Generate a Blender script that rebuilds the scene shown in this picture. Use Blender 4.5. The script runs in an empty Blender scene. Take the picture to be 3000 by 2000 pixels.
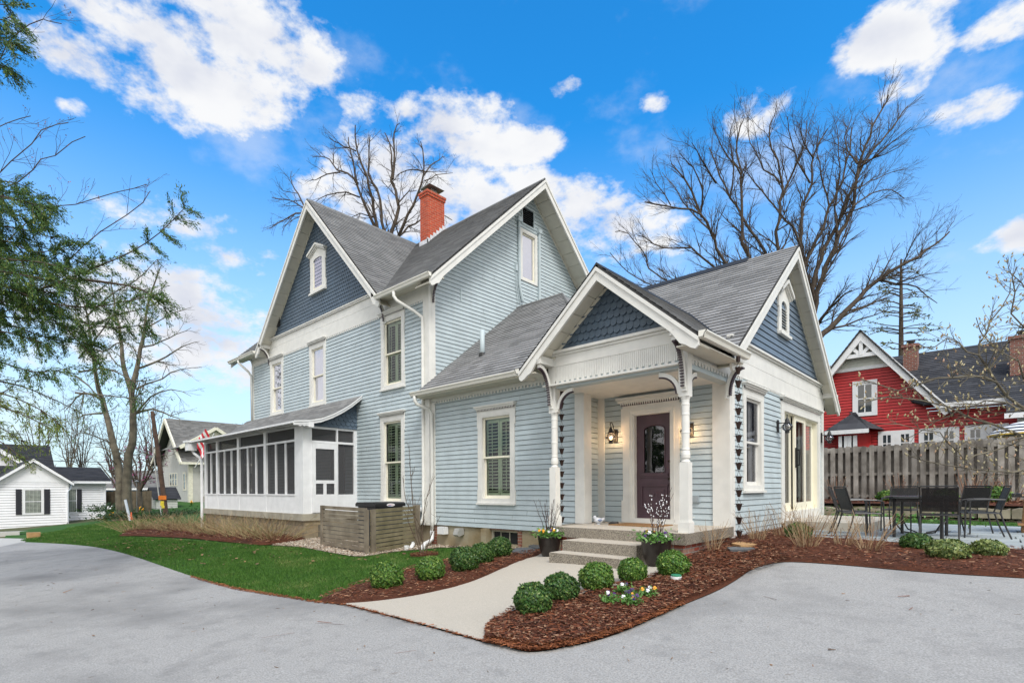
import bpy, math, random
import numpy as np
from mathutils import Vector, Matrix
from mathutils.geometry import delaunay_2d_cdt
R=math.radians; PI=math.pi
sc=bpy.context.scene
# ---------------- camera, sky, sun, exposure ----------------
CZ=1.19; FL=1560.0; HZ=1432.0; ROLL=0.0052
YAW=math.atan2(.6783,.7348)
cam_d=bpy.data.cameras.new('camera'); cam=bpy.data.objects.new('camera',cam_d)
sc.collection.objects.link(cam); sc.camera=cam
cam_d.lens=36*FL/3000; cam_d.sensor_width=36; cam_d.shift_y=(HZ-1000)/3000
cam_d.clip_start=.05; cam_d.clip_end=3000
cam.location=(0,0,CZ)
cam.matrix_world=Matrix.Translation((0,0,CZ))@Matrix.Rotation(YAW,4,'Z')@Matrix.Rotation(PI/2,4,'X')@Matrix.Rotation(-math.atan(ROLL),4,'Z')
sc.view_settings.view_transform='Standard'; sc.view_settings.look='None'
sc.view_settings.gamma=1; sc.view_settings.use_curve_mapping=False
sc.view_settings.exposure=0.0
SUN_EL=R(50); SUN_AZ=R(121)      # compass azimuth from +Y clockwise
def ray(px,py):
    a_=px-1500; b_=HZ-py; a=a_+b_*ROLL; b=b_-a*ROLL; r=a/FL
    return Vector((.7348*r-.6783,.6783*r+.7348,b/FL))
def atD(px,py,D): v=ray(px,py); return Vector((v.x*D,v.y*D,CZ+v.z*D))
def onY(px,py,Y): v=ray(px,py); return v*(Y/v.y)+Vector((0,0,CZ))
def onX(px,py,X): v=ray(px,py); return v*(X/v.x)+Vector((0,0,CZ))
w=bpy.data.worlds.new('World'); sc.world=w; w.use_nodes=True
nt=w.node_tree; nt.nodes.clear(); nn=nt.nodes.new; L=nt.links.new
def mth(t,op,a,b=None,c=None,clamp=False):
    n=t.nodes.new('ShaderNodeMath'); n.operation=op; n.use_clamp=clamp
    for i,x in enumerate((a,b,c)):
        if x is None: continue
        if isinstance(x,(int,float)): n.inputs[i].default_value=x
        else: t.links.new(x,n.inputs[i])
    return n.outputs[0]
def mixc(t,f,a,b,bt='MIX'):
    n=t.nodes.new('ShaderNodeMix'); n.data_type='RGBA'; n.blend_type=bt
    for s,x in ((n.inputs[0],f),(n.inputs[6],a),(n.inputs[7],b)):
        if isinstance(x,(int,float)): s.default_value=x
        elif isinstance(x,tuple): s.default_value=(*x,1)
        else: t.links.new(x,s)
    return n.outputs[2]
def build_sky():
    t=nt
    out=nn('ShaderNodeOutputWorld'); bg=nn('ShaderNodeBackground'); L(bg.outputs[0],out.inputs[0])
    sky=nn('ShaderNodeTexSky'); sky.sky_type='NISHITA'; sky.sun_disc=False
    sky.sun_elevation=SUN_EL; sky.sun_rotation=SUN_AZ; sky.ozone_density=3.0; sky.dust_density=.6; sky.air_density=1.0
    tc=nn('ShaderNodeTexCoord'); sp=nn('ShaderNodeSeparateXYZ'); L(tc.outputs['Generated'],sp.inputs[0])
    az=mth(t,'ARCTAN2',sp.outputs[0],sp.outputs[1]); el=mth(t,'ARCSINE',sp.outputs[2])
    cb=nn('ShaderNodeCombineXYZ'); L(az,cb.inputs[0]); L(el,cb.inputs[1])
    def noise(scale,detail,rough,vec,off=(0,0,0)):
        mp=nn('ShaderNodeMapping'); mp.inputs['Location'].default_value=off; mp.inputs['Scale'].default_value=(1,1,1.7); L(vec,mp.inputs[0])
        n=nn('ShaderNodeTexNoise'); n.inputs['Scale'].default_value=scale; n.inputs['Detail'].default_value=detail; n.inputs['Roughness'].default_value=rough
        L(mp.outputs[0],n.inputs[0]); return n.outputs[0]
    n1=noise(7,7,.62,tc.outputs['Generated'],(3.1,1.7,.4)); n2=noise(3.2,5,.55,tc.outputs['Generated'],(8,2,5)); n3=noise(9,4,.55,tc.outputs['Generated'],(1,9,2))
    n4=noise(19,5,.6,tc.outputs['Generated'],(5,5,1))
    # wobble the lookup so the banks get billowy outlines
    # banks of cumulus: centre azimuth, elevation, half sizes (radians), strength
    K=[(210,150,130,75,1.1),(430,110,200,110,1.15),(680,110,200,130,1.15),(880,190,110,60,1.0),(640,250,170,100,1.1),(470,320,90,35,.9),
       (1060,300,38,48,.9),(210,312,32,20,.85),(1330,375,120,70,1.1),(1450,430,140,45,1.05),(1210,340,60,35,.8),
       (1020,570,110,90,1.1),(1200,560,190,110,1.15),(1420,590,110,60,1.05),(1560,540,80,35,1.0),(1700,590,85,55,1.05),(1810,660,140,75,1.1),
       (2570,115,100,70,1.2),(2660,120,80,70,1.1),(2700,30,60,28,.8),(2225,325,70,48,1.15),(2800,335,90,32,1.05),(2900,320,60,26,.9),(2610,272,60,20,.8),(2960,70,80,45,.9),(2990,680,95,38,1.1),
       (1670,255,32,20,1.0),(1915,300,25,20,.8),(540,650,150,50,.95),(690,740,100,45,.95),(470,840,160,80,1.05),(640,1000,200,100,1.1),(640,885,55,25,.9),(300,930,200,120,1.05)]
    C=[]
    for (px,py,rx,ry,s_) in K:
        A=lambda x,y: (lambda q:(math.atan2(q.x,q.y),math.asin(q.z)))(ray(x,y).normalized())
        a0,e0=A(px,py); a1,_=A(px+rx,py); _,e1=A(px,py-ry); C.append((a0,e0,abs(a1-a0)*(1.15 if rx>90 else 1.25),abs(e1-e0)*(1.15 if rx>90 else 1.25),s_ if rx>90 else s_*(.78 if rx>55 else .62)))
    acc=None
    for (a,e,ra,re,s) in C:
        v=nn('ShaderNodeVectorMath'); v.operation='SUBTRACT'; L(cb.outputs[0],v.inputs[0]); v.inputs[1].default_value=(a,e,0)
        m=nn('ShaderNodeVectorMath'); m.operation='MULTIPLY'; L(v.outputs[0],m.inputs[0]); m.inputs[1].default_value=(1/ra,1/re,0)
        d=nn('ShaderNodeVectorMath'); d.operation='DOT_PRODUCT'; L(m.outputs[0],d.inputs[0]); L(m.outputs[0],d.inputs[1])
        b=mth(t,'MULTIPLY_ADD',d.outputs['Value'],-s*.55,s*1.0)
        acc=b if acc is None else mth(t,'SMOOTH_MAX',acc,b,.25)
    acc=mth(t,'MAXIMUM',acc,-1.2)
    # unseen cloud cover added behind the camera to put neutral light on the front faces
    back=mth(t,'MULTIPLY_ADD',mth(t,'ABSOLUTE',mth(t,'ADD',az,.72)),2.5,-2.3,clamp=True)
    back=mth(t,'MULTIPLY_ADD',back,mth(t,'MULTIPLY_ADD',n2,6,-.6),-1.2)
    acc=mth(t,'MAXIMUM',acc,back)
    dens=mth(t,'ADD',mth(t,'ADD',acc,mth(t,'MULTIPLY_ADD',n1,3.6,-2.0)),mth(t,'ADD',mth(t,'MULTIPLY_ADD',n2,1.6,-.72),mth(t,'MULTIPLY_ADD',n4,3.0,-1.5)))
    cl=nn('ShaderNodeMapRange'); cl.interpolation_type='SMOOTHSTEP'; L(dens,cl.inputs[0]); cl.inputs[1].default_value=-.05; cl.inputs[2].default_value=1.0
    wisp=nn('ShaderNodeMapRange'); wisp.interpolation_type='SMOOTHSTEP'; L(mth(t,'ADD',n2,mth(t,'MULTIPLY',n1,.5)),wisp.inputs[0]); wisp.inputs[1].default_value=.80; wisp.inputs[2].default_value=1.0; wisp.inputs[4].default_value=.35
    cov=mth(t,'MAXIMUM',cl.outputs[0],wisp.outputs[0])
    # haze pale towards the horizon
    hz=nn('ShaderNodeMapRange'); hz.interpolation_type='SMOOTHSTEP'; L(el,hz.inputs[0]); hz.inputs[1].default_value=.62; hz.inputs[2].default_value=-.05
    hs=nn('ShaderNodeHueSaturation'); hs.inputs['Saturation'].default_value=1.22; hs.inputs['Value'].default_value=1.0; L(sky.outputs[0],hs.inputs['Color'])
    base=mixc(t,1.0,hs.outputs[0],(.62,2.75,3.25),'MULTIPLY')
    base=mixc(t,mth(t,'MULTIPLY',hz.outputs[0],.93),base,(9.0,9.8,10.4))
    shade=nn('ShaderNodeMapRange'); shade.interpolation_type='SMOOTHSTEP'; L(mth(t,'MULTIPLY_ADD',acc,.22,n3),shade.inputs[0]); shade.inputs[1].default_value=.52; shade.inputs[2].default_value=1.05
    ccol=mixc(t,shade.outputs[0],(10.0,10.1,10.3),(7.0,7.4,8.6))
    bz=mth(t,'MULTIPLY_ADD',mth(t,'ABSOLUTE',mth(t,'ADD',az,.72)),1.2,-1.2,clamp=True)
    ccol=mixc(t,bz,ccol,(17.6,16.9,15.9))  # brightens the added clouds behind the camera for more fill light
    col=mixc(t,cov,base,ccol)
    L(col,bg.inputs[0]); bg.inputs[1].default_value=.095
build_sky()
sd=bpy.data.lights.new('sun','SUN'); so=bpy.data.objects.new('sun',sd); sc.collection.objects.link(so)
sd.energy=2.75; sd.angle=R(20); sd.color=(1,.965,.92)
so.rotation_euler=Vector((math.sin(SUN_AZ)*math.cos(SUN_EL),math.cos(SUN_AZ)*math.cos(SUN_EL),math.sin(SUN_EL))).to_track_quat('Z','Y').to_euler()

# ---------------- helpers ----------------
COL=sc.collection
def tag(o,label=None,cat=None,group=None,kind=None):
    for k,v in (('label',label),('category',cat),('group',group),('kind',kind)):
        if v: o[k]=v
    return o
def thing(name,label,cat,loc=(0,0,0),rz=0,group=None):
    o=bpy.data.objects.new(name,None); COL.objects.link(o); o.empty_display_size=.2
    o.location=loc; o.rotation_euler=(0,0,rz)
    return tag(o,label,cat,group)
def pinv(p): return (Matrix.Translation(p.location)@p.rotation_euler.to_matrix().to_4x4()).inverted() if p else None
def dup(root,loc,rz=0,label=None,scale=None):
    r=root.copy(); COL.objects.link(r); r.location=loc; r.rotation_euler=(0,0,rz)
    if scale: r.scale=scale
    if label: r['label']=label
    for ch in list(root.children):
        c=ch.copy(); COL.objects.link(c); c.parent=r
        for g in list(ch.children):
            d=g.copy(); COL.objects.link(d); d.parent=c
    return r
def FS(Y): return (Vector((0,Y,0)),Vector((1,0,0)),Vector((0,0,1)),Vector((0,-1,0)))
def FE(X): return (Vector((X,0,0)),Vector((0,1,0)),Vector((0,0,1)),Vector((1,0,0)))
def fp(F,u,v,o=0): return F[0]+F[1]*u+F[2]*v+F[3]*o
def clip(poly,ax,val,gt):
    out=[]
    for i in range(len(poly)):
        a=poly[i]; b=poly[(i+1)%len(poly)]
        da=(a[ax]-val)*(1 if gt else -1); db=(b[ax]-val)*(1 if gt else -1)
        if da>=0: out.append(a)
        if (da>=0)!=(db>=0):
            k=da/(da-db); out.append((a[0]+(b[0]-a[0])*k,a[1]+(b[1]-a[1])*k))
    return out
SPLIT={'corner_board','beam_trim','beam_strip','eave_soffit','foundation_brick','foundation','gable_vent','bracket_block','rosette','rosette_block','frieze','porch_inner_trim','porch_bench','bargeboard','soffit','step_flashing','shutter','curtain','porch_beam','back_wall','rafter_tail','basement_window','side_step','wing','apron','outlet_box','trim','gutter','porch_rail','inner_structure','porch_ceiling','porch_floor','flue_cap'}
class M:
    def __init__(s): s.v=[]; s.f=[]; s.uv=[]; s.mi=[]
    def poly(s,pts,uv=None,mi=0):
        i=len(s.v); pts=[tuple(p) for p in pts]; s.v+=pts; s.f.append(tuple(range(i,i+len(pts)))); s.mi.append(mi)
        if uv is None:
            a=Vector(pts[1])-Vector(pts[0]); b=Vector(pts[-1])-Vector(pts[0]); n=a.cross(b)
            if n.length>0: n.normalize()
            if abs(n.z)>.7: uv=[(p[0],p[1]) for p in pts]
            elif abs(n.x)>abs(n.y): uv=[(p[1],p[2]) for p in pts]
            else: uv=[(p[0],p[2]) for p in pts]
        s.uv+=uv
    def box(s,x0,x1,y0,y1,z0,z1,mi=0): s.fbox((Vector((0,0,0)),Vector((1,0,0)),Vector((0,0,1)),Vector((0,-1,0))),x0,x1,z0,z1,-y1,-y0,mi)
    def fbox(s,F,u0,u1,v0,v1,o0,o1,mi=0): s.prism(F,[(u0,v0),(u1,v0),(u1,v1),(u0,v1)],o0,o1,mi)
    def prism(s,F,pts,o0,o1,mi=0):
        a=sum(pts[i][0]*pts[(i+1)%len(pts)][1]-pts[(i+1)%len(pts)][0]*pts[i][1] for i in range(len(pts)))
        if a<0: pts=pts[::-1]
        s.poly([fp(F,u,v,o1) for u,v in pts],mi=mi); s.poly([fp(F,u,v,o0) for u,v in pts[::-1]],mi=mi)
        n=len(pts)
        for i in range(n):
            p,q=pts[i],pts[(i+1)%n]
            s.poly([fp(F,*p,o0),fp(F,*q,o0),fp(F,*q,o1),fp(F,*p,o1)],mi=mi)
    def tube(s,path,r,n=8,mi=0,cap=True):
        path=[Vector(p) for p in path]; m=len(path)
        if not hasattr(r,'__len__'): r=[r]*m
        base=len(s.v); up=None
        for i,p in enumerate(path):
            d=(path[min(i+1,m-1)]-path[max(i-1,0)]).normalized()
            if up is None: up=Vector((0,0,1)) if abs(d.z)<.9 else Vector((1,0,0))
            x=d.cross(up).normalized() if d.cross(up).length>1e-4 else Vector((1,0,0)); y=x.cross(d)
            up=y
            for k in range(n):
                t=2*PI*k/n; q=p+(x*math.cos(t)+y*math.sin(t))*r[i]; s.v.append(tuple(q))
        for i in range(m-1):
            for k in range(n):
                a=base+i*n+k; b=base+i*n+(k+1)%n
                s.f.append((a,b,b+n,a+n)); s.mi.append(mi); s.uv+=[(k/n,i*.3),((k+1)/n,i*.3),((k+1)/n,i*.3+.3),(k/n,i*.3+.3)]
        if cap and n>2:
            s.f.append(tuple(base+k for k in range(n))[::-1]); s.f.append(tuple(base+(m-1)*n+k for k in range(n)))
            s.mi+=[mi,mi]; s.uv+=[(0,0)]*(2*n)
    def lathe(s,c,prof,n=16,mi=0,sq=None):
        base=len(s.v); c=Vector(c)
        for r,z in prof:
            for k in range(n):
                t=2*PI*(k+.5)/n; s.v.append((c.x+r*math.cos(t),c.y+r*math.sin(t),c.z+z))
        for i in range(len(prof)-1):
            for k in range(n):
                a=base+i*n+k; b=base+i*n+(k+1)%n
                s.f.append((a,b,b+n,a+n)); s.mi.append(mi); s.uv+=[(k/n,prof[i][1]),((k+1)/n,prof[i][1]),((k+1)/n,prof[i+1][1]),(k/n,prof[i+1][1])]
        s.f.append(tuple(base+k for k in range(n))[::-1]); s.f.append(tuple(base+(len(prof)-1)*n+k for k in range(n)))
        s.mi+=[mi,mi]; s.uv+=[(0,0)]*(2*n)
    def courses(s,F,poly,exp,lip,holes=(),v0=None,mi=0,jit=0,gap=0):
        lo=min(p[1] for p in poly); hi=max(p[1] for p in poly); v=lo if v0 is None else v0
        rnd=random.Random(7)
        while v<hi-1e-4:
            row=clip(clip(poly,1,v,True),1,min(v+exp-gap,hi),False)
            if len(row)>2:
                ul=min(p[0] for p in row); ur=max(p[0] for p in row)
                cuts=sorted([(h[0],h[1]) for h in holes if h[2]<v+exp*.5<h[3] and h[1]>ul and h[0]<ur])
                segs=[]; c=ul
                for a,b in cuts:
                    if a>c: segs.append((c,a))
                    c=max(c,b)
                if c<ur: segs.append((c,ur))
                if jit:
                    s2=[]
                    for a,b in segs:
                        x=a
                        while b-x>2.6:
                            w_=rnd.uniform(1.4,4.2)
                            if b-(x+w_)<.5: break
                            s2.append((x,x+w_-.004)); x+=w_
                        s2.append((x,b))
                    segs=s2
                for a,b in segs:
                    q=clip(clip(row,0,a,True),0,b,False)
                    if len(q)<3: continue
                    j=rnd.uniform(-jit,jit)
                    hh=lambda vv: lip*(1-(vv-v)/exp)+.002+j
                    s.poly([fp(F,p[0],p[1],hh(p[1])) for p in q],uv=[tuple(p) for p in q],mi=mi)
                    bt=[p for p in q if abs(p[1]-max(v,lo))<1e-5]
                    if len(bt)>=2:
                        x0=min(p[0] for p in bt); x1=max(p[0] for p in bt); vv=bt[0][1]
                        s.poly([fp(F,x0,vv,-.004-gap*2.5),fp(F,x1,vv,-.004-gap*2.5),fp(F,x1,vv,hh(vv)),fp(F,x0,vv,hh(vv))],uv=[(x0,vv-.01),(x1,vv-.01),(x1,vv),(x0,vv)],mi=mi)
            v+=exp
    def scales(s,F,poly,w_,h_,mi=0,lift=.016):
        lift=lift*1.7
        lo=min(p[1] for p in poly); hi=max(p[1] for p in poly); ul=min(p[0] for p in poly); ur=max(p[0] for p in poly)
        r=0; v=lo-h_*.3
        while v<hi:
            u=ul-w_+(w_/2 if r%2 else 0)
            while u<ur+w_:
                g=w_*.48; pts=[(u-g,v+h_*1.25),(u-g,v+g*.9)]
                for k in range(1,8):
                    t=PI+PI*k/8; pts.append((u+g*math.cos(t),v+g*.9+g*.9*math.sin(t)))
                pts+=[(u+g,v+g*.9),(u+g,v+h_*1.25)]
                q=clip(pts,1,lo,True)
                for i in range(len(poly)):      # clip against convex outline
                    a=poly[i]; b=poly[(i+1)%len(poly)]
                    nx,ny=-(b[1]-a[1]),(b[0]-a[0])
                    if not q: break
                    o=[]
                    for j in range(len(q)):
                        p=q[j]; p2=q[(j+1)%len(q)]
                        d1=(p[0]-a[0])*nx+(p[1]-a[1])*ny; d2=(p2[0]-a[0])*nx+(p2[1]-a[1])*ny
                        if d1>=0: o.append(p)
                        if (d1>=0)!=(d2>=0):
                            k=d1/(d1-d2); o.append((p[0]+(p2[0]-p[0])*k,p[1]+(p2[1]-p[1])*k))
                    q=o
                if len(q)>2:
                    hh=lambda vv: lift*(1-(vv-v)/(h_*1.3))+.002
                    s.poly([fp(F,*p,hh(p[1])) for p in q],uv=[tuple(p) for p in q],mi=mi)
                    for j in range(len(q)):
                        p,p2=q[j],q[(j+1)%len(q)]
                        if p[1]<v+g and p2[1]<v+g and abs(p[0]-p2[0])>1e-4:
                            s.poly([fp(F,*p,hh(p[1])-.024),fp(F,*p2,hh(p2[1])-.024),fp(F,*p2,hh(p2[1])),fp(F,*p,hh(p[1]))],mi=mi)
                u+=w_
            v+=h_; r+=1
    def split(s,tol=.03):
        n=len(s.v); par=list(range(n))
        def fd(a):
            while par[a]!=a: par[a]=par[par[a]]; a=par[a]
            return a
        for f in s.f:
            r=fd(f[0])
            for q in f[1:]: par[fd(q)]=r
        # join coincident verts of separately added faces
        key={}
        for i,v in enumerate(s.v):
            k=(round(v[0],4),round(v[1],4),round(v[2],4))
            if k in key: par[fd(i)]=fd(key[k])
            else: key[k]=i
        g={}
        for i in range(n): g.setdefault(fd(i),[]).append(i)
        B=[]
        for r,ix in g.items():
            A=np.array([s.v[i] for i in ix]); B.append([{r},A.min(0)-tol/2,A.max(0)+tol/2])
        ch=True
        while ch:
            ch=False
            for i in range(len(B)):
                for j in range(i+1,len(B)):
                    if (B[i][1]<=B[j][2]).all() and (B[j][1]<=B[i][2]).all():
                        B[i]=[B[i][0]|B[j][0],np.minimum(B[i][1],B[j][1]),np.maximum(B[i][2],B[j][2])]; B.pop(j); ch=True; break
                if ch: break
        lab={}
        for q,bb in enumerate(B):
            for r in bb[0]: lab[r]=q
        out=[M() for _ in B]; off=0
        for fi,f in enumerate(s.f):
            o=out[lab[fd(f[0])]]; i0=len(o.v); o.v+=[s.v[i] for i in f]; o.f.append(tuple(range(i0,i0+len(f)))); o.mi.append(s.mi[fi]); o.uv+=s.uv[off:off+len(f)]; off+=len(f)
        return [o for o in out if o.f]
    def build(s,name,mats,parent=None,smooth=False,bevel=0,loc=None):
        if name in SPLIT or name in ('flowers','pansy_flowers','corner_trim'):
            parts=s.split(.03 if name in SPLIT else .004)
            if 1<len(parts)<40:
                return [q._build(name,mats,parent,smooth,bevel) for q in parts][0]
        return s._build(name,mats,parent,smooth,bevel)
    def _build(s,name,mats,parent=None,smooth=False,bevel=0,loc=None):
        me=bpy.data.meshes.new(name); me.from_pydata(s.v,[],s.f)
        if not isinstance(mats,(list,tuple)): mats=[mats]
        for m in mats: me.materials.append(m)
        if len(mats)>1: me.polygons.foreach_set('material_index',s.mi)
        u=me.uv_layers.new(name='UVMap'); u.data.foreach_set('uv',np.array(s.uv,dtype=np.float32).ravel())
        if smooth: me.polygons.foreach_set('use_smooth',[True]*len(s.f))
        me.update()
        o=bpy.data.objects.new(name,me); COL.objects.link(o)
        if parent:
            o.parent=parent; o.matrix_parent_inverse=world_inv(parent)
        if bevel:
            b=o.modifiers.new('bevel','BEVEL'); b.width=bevel; b.segments=2; b.limit_method='ANGLE'; b.angle_limit=R(40)
        return o
def world_inv(p):
    m=Matrix.Translation(p.location)@p.rotation_euler.to_matrix().to_4x4()
    q=p
    chain=m
    while q.parent:
        chain=(Matrix.Translation(q.parent.location)@q.parent.rotation_euler.to_matrix().to_4x4())@q.matrix_parent_inverse@chain; q=q.parent
    return chain.inverted()
def npmesh(name,V,Fq,mats,parent=None,uv=None):
    """V (n,3) array, Fq (m,k) array"""
    me=bpy.data.meshes.new(name); k=Fq.shape[1]
    me.vertices.add(len(V)); me.vertices.foreach_set('co',V.astype(np.float32).ravel())
    me.loops.add(Fq.size); me.loops.foreach_set('vertex_index',Fq.astype(np.int32).ravel())
    me.polygons.add(len(Fq)); me.polygons.foreach_set('loop_start',np.arange(0,Fq.size,k,dtype=np.int32))
    for m in (mats if isinstance(mats,(list,tuple)) else [mats]): me.materials.append(m)
    me.update(calc_edges=True); me.validate()
    o=bpy.data.objects.new(name,me); COL.objects.link(o)
    if parent: o.parent=parent; o.matrix_parent_inverse=world_inv(parent)
    return o
# ---------------- materials ----------------
def mat(name,col,rough=.6,nscale=6,namt=.12,bump=0,bscale=40,spec=.5,metal=0,island=0,tint=None,streak=0,coat=0):
    m=bpy.data.materials.new(name); m.use_nodes=True; t=m.node_tree; b=t.nodes['Principled BSDF']
    b.inputs['Roughness'].default_value=rough; b.inputs['Metallic'].default_value=metal; b.inputs['Specular IOR Level'].default_value=spec
    tc=t.nodes.new('ShaderNodeTexCoord')
    def nz(scale,det=4,vec=tc.outputs['Object'],sc3=None):
        n=t.nodes.new('ShaderNodeTexNoise'); n.inputs['Scale'].default_value=scale; n.inputs['Detail'].default_value=det
        if sc3:
            mp=t.nodes.new('ShaderNodeMapping'); mp.inputs['Scale'].default_value=sc3; t.links.new(vec,mp.inputs[0]); vec=mp.outputs[0]
        t.links.new(vec,n.inputs[0]); return n.outputs[0]
    c=tuple(col)
    dark=tuple(x*(1-namt*1.6) for x in c); lite=tuple(min(1,x*(1+namt)) for x in c)
    if tint: lite=tint
    f=mth(t,'MULTIPLY_ADD',nz(nscale,6),2.2,-.6,clamp=True)
    out=mixc(t,f,dark,lite)
    if streak:
        f2=mth(t,'MULTIPLY_ADD',nz(5,5,sc3=(1,1,.12)),3,-1.35,clamp=True)
        out=mixc(t,mth(t,'MULTIPLY',f2,streak),out,tuple(x*.45 for x in c))
    if island:
        g=t.nodes.new('ShaderNodeNewGeometry')
        k=mth(t,'MULTIPLY_ADD',g.outputs['Random Per Island'],island*2,1-island)
        cc=t.nodes.new('ShaderNodeCombineColor')
        for i in range(3): t.links.new(k,cc.inputs[i])
        out=mixc(t,1.0,out,cc.outputs[0],'MULTIPLY')
    t.links.new(out,b.inputs['Base Color'])
    if bump:
        bp=t.nodes.new('ShaderNodeBump'); bp.inputs['Strength'].default_value=bump; bp.inputs['Distance'].default_value=.01
        t.links.new(nz(bscale,5),bp.inputs['Height']); t.links.new(bp.outputs[0],b.inputs['Normal'])
    if coat: b.inputs['Coat Weight'].default_value=coat
    return m
def leafmat(name,cols,rough=.55,trans=.25,patch=0):
    m=bpy.data.materials.new(name); m.use_nodes=True; t=m.node_tree; b=t.nodes['Principled BSDF']
    g=t.nodes.new('ShaderNodeNewGeometry'); cr=t.nodes.new('ShaderNodeValToRGB'); t.links.new(g.outputs['Random Per Island'],cr.inputs[0])
    e=cr.color_ramp.elements; e[0].color=(*cols[0],1); e[1].color=(*cols[-1],1)
    for i,c in enumerate(cols[1:-1]): x=e.new((i+1)/(len(cols)-1)); x.color=(*c,1)
    if patch:
        tc=t.nodes.new('ShaderNodeTexCoord'); n=t.nodes.new('ShaderNodeTexNoise'); n.inputs['Scale'].default_value=1.3; n.inputs['Detail'].default_value=5; t.links.new(tc.outputs['Object'],n.inputs[0]); t.links.new(mth(t,'ADD',mth(t,'MULTIPLY',g.outputs['Random Per Island'],1-patch*.5),mth(t,'MULTIPLY_ADD',n.outputs[0],patch*3.2,-patch*1.45),clamp=True),cr.inputs[0])
    t.links.new(cr.outputs[0],b.inputs['Base Color']); b.inputs['Roughness'].default_value=rough; b.inputs['Specular IOR Level'].default_value=.35
    if trans:
        tr=t.nodes.new('ShaderNodeBsdfTranslucent'); t.links.new(cr.outputs[0],tr.inputs[0])
        mx=t.nodes.new('ShaderNodeMixShader'); mx.inputs[0].default_value=trans
        t.links.new(b.outputs[0],mx.inputs[1]); t.links.new(tr.outputs[0],mx.inputs[2]); t.links.new(mx.outputs[0],t.nodes['Material Output'].inputs[0])
    return m
def shinglemat(name,c0,c1,tab=.33,exp=.143,seed=0.0):
    m=bpy.data.materials.new(name); m.use_nodes=True; t=m.node_tree; b=t.nodes['Principled BSDF']; b.inputs['Roughness'].default_value=.9; b.inputs['Specular IOR Level'].default_value=.2
    uv=t.nodes.new('ShaderNodeUVMap'); sp=t.nodes.new('ShaderNodeSeparateXYZ'); t.links.new(uv.outputs[0],sp.inputs[0])
    row=mth(t,'FLOOR',mth(t,'MULTIPLY_ADD',sp.outputs[1],1/exp,.02))
    wn0=t.nodes.new('ShaderNodeTexWhiteNoise'); wn0.noise_dimensions='1D'; t.links.new(row,wn0.inputs['W'])
    colx=mth(t,'FLOOR',mth(t,'ADD',mth(t,'MULTIPLY',sp.outputs[0],1/tab),mth(t,'MULTIPLY',wn0.outputs[0],7)))
    cb=t.nodes.new('ShaderNodeCombineXYZ'); t.links.new(colx,cb.inputs[0]); t.links.new(row,cb.inputs[1]); cb.inputs[2].default_value=seed
    wn=t.nodes.new('ShaderNodeTexWhiteNoise'); wn.noise_dimensions='3D'; t.links.new(cb.outputs[0],wn.inputs[0])
    n=t.nodes.new('ShaderNodeTexNoise'); n.inputs['Scale'].default_value=90; n.inputs['Detail'].default_value=3; t.links.new(uv.outputs[0],n.inputs[0])
    n2=t.nodes.new('ShaderNodeTexNoise'); n2.inputs['Scale'].default_value=.7; n2.inputs['Detail'].default_value=4; t.links.new(uv.outputs[0],n2.inputs[0])
    f=mth(t,'ADD',mth(t,'MULTIPLY',wn.outputs[0],.62),mth(t,'MULTIPLY_ADD',n.outputs[0],.9,-.28)); f=mth(t,'ADD',f,mth(t,'MULTIPLY_ADD',n2.outputs[0],.5,-.25),clamp=True)
    t.links.new(mixc(t,f,c0,c1),b.inputs['Base Color'])
    bp=t.nodes.new('ShaderNodeBump'); bp.inputs['Strength'].default_value=.6; bp.inputs['Distance'].default_value=.008; t.links.new(n.outputs[0],bp.inputs['Height']); t.links.new(bp.outputs[0],b.inputs['Normal'])
    return m
def brickmat(name,c1,c2,mortar,bw=.2,bh=.068,ms=.008,bump=.6):
    m=bpy.data.materials.new(name); m.use_nodes=True; t=m.node_tree; b=t.nodes['Principled BSDF']; b.inputs['Roughness'].default_value=.85
    uv=t.nodes.new('ShaderNodeUVMap'); br=t.nodes.new('ShaderNodeTexBrick'); t.links.new(uv.outputs[0],br.inputs[0])
    br.inputs['Scale'].default_value=1; br.inputs['Brick Width'].default_value=bw; br.inputs['Row Height'].default_value=bh; br.inputs['Mortar Size'].default_value=ms
    br.inputs['Color1'].default_value=(*c1,1); br.inputs['Color2'].default_value=(*c2,1); br.inputs['Mortar'].default_value=(*mortar,1); br.inputs['Bias'].default_value=-.1
    n=t.nodes.new('ShaderNodeTexNoise'); n.inputs['Scale'].default_value=9; n.inputs['Detail'].default_value=6; t.links.new(uv.outputs[0],n.inputs[0])
    t.links.new(mixc(t,mth(t,'MULTIPLY_ADD',n.outputs[0],1.6,-.45,clamp=True),br.outputs[0],mixc(t,1.0,br.outputs[0],(.5,.42,.4),'MULTIPLY')),b.inputs['Base Color'])
    bp=t.nodes.new('ShaderNodeBump'); bp.inputs['Strength'].default_value=bump; bp.inputs['Distance'].default_value=.01; bp.invert=True; t.links.new(br.outputs['Fac'],bp.inputs['Height']); t.links.new(bp.outputs[0],b.inputs['Normal'])
    return m
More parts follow.
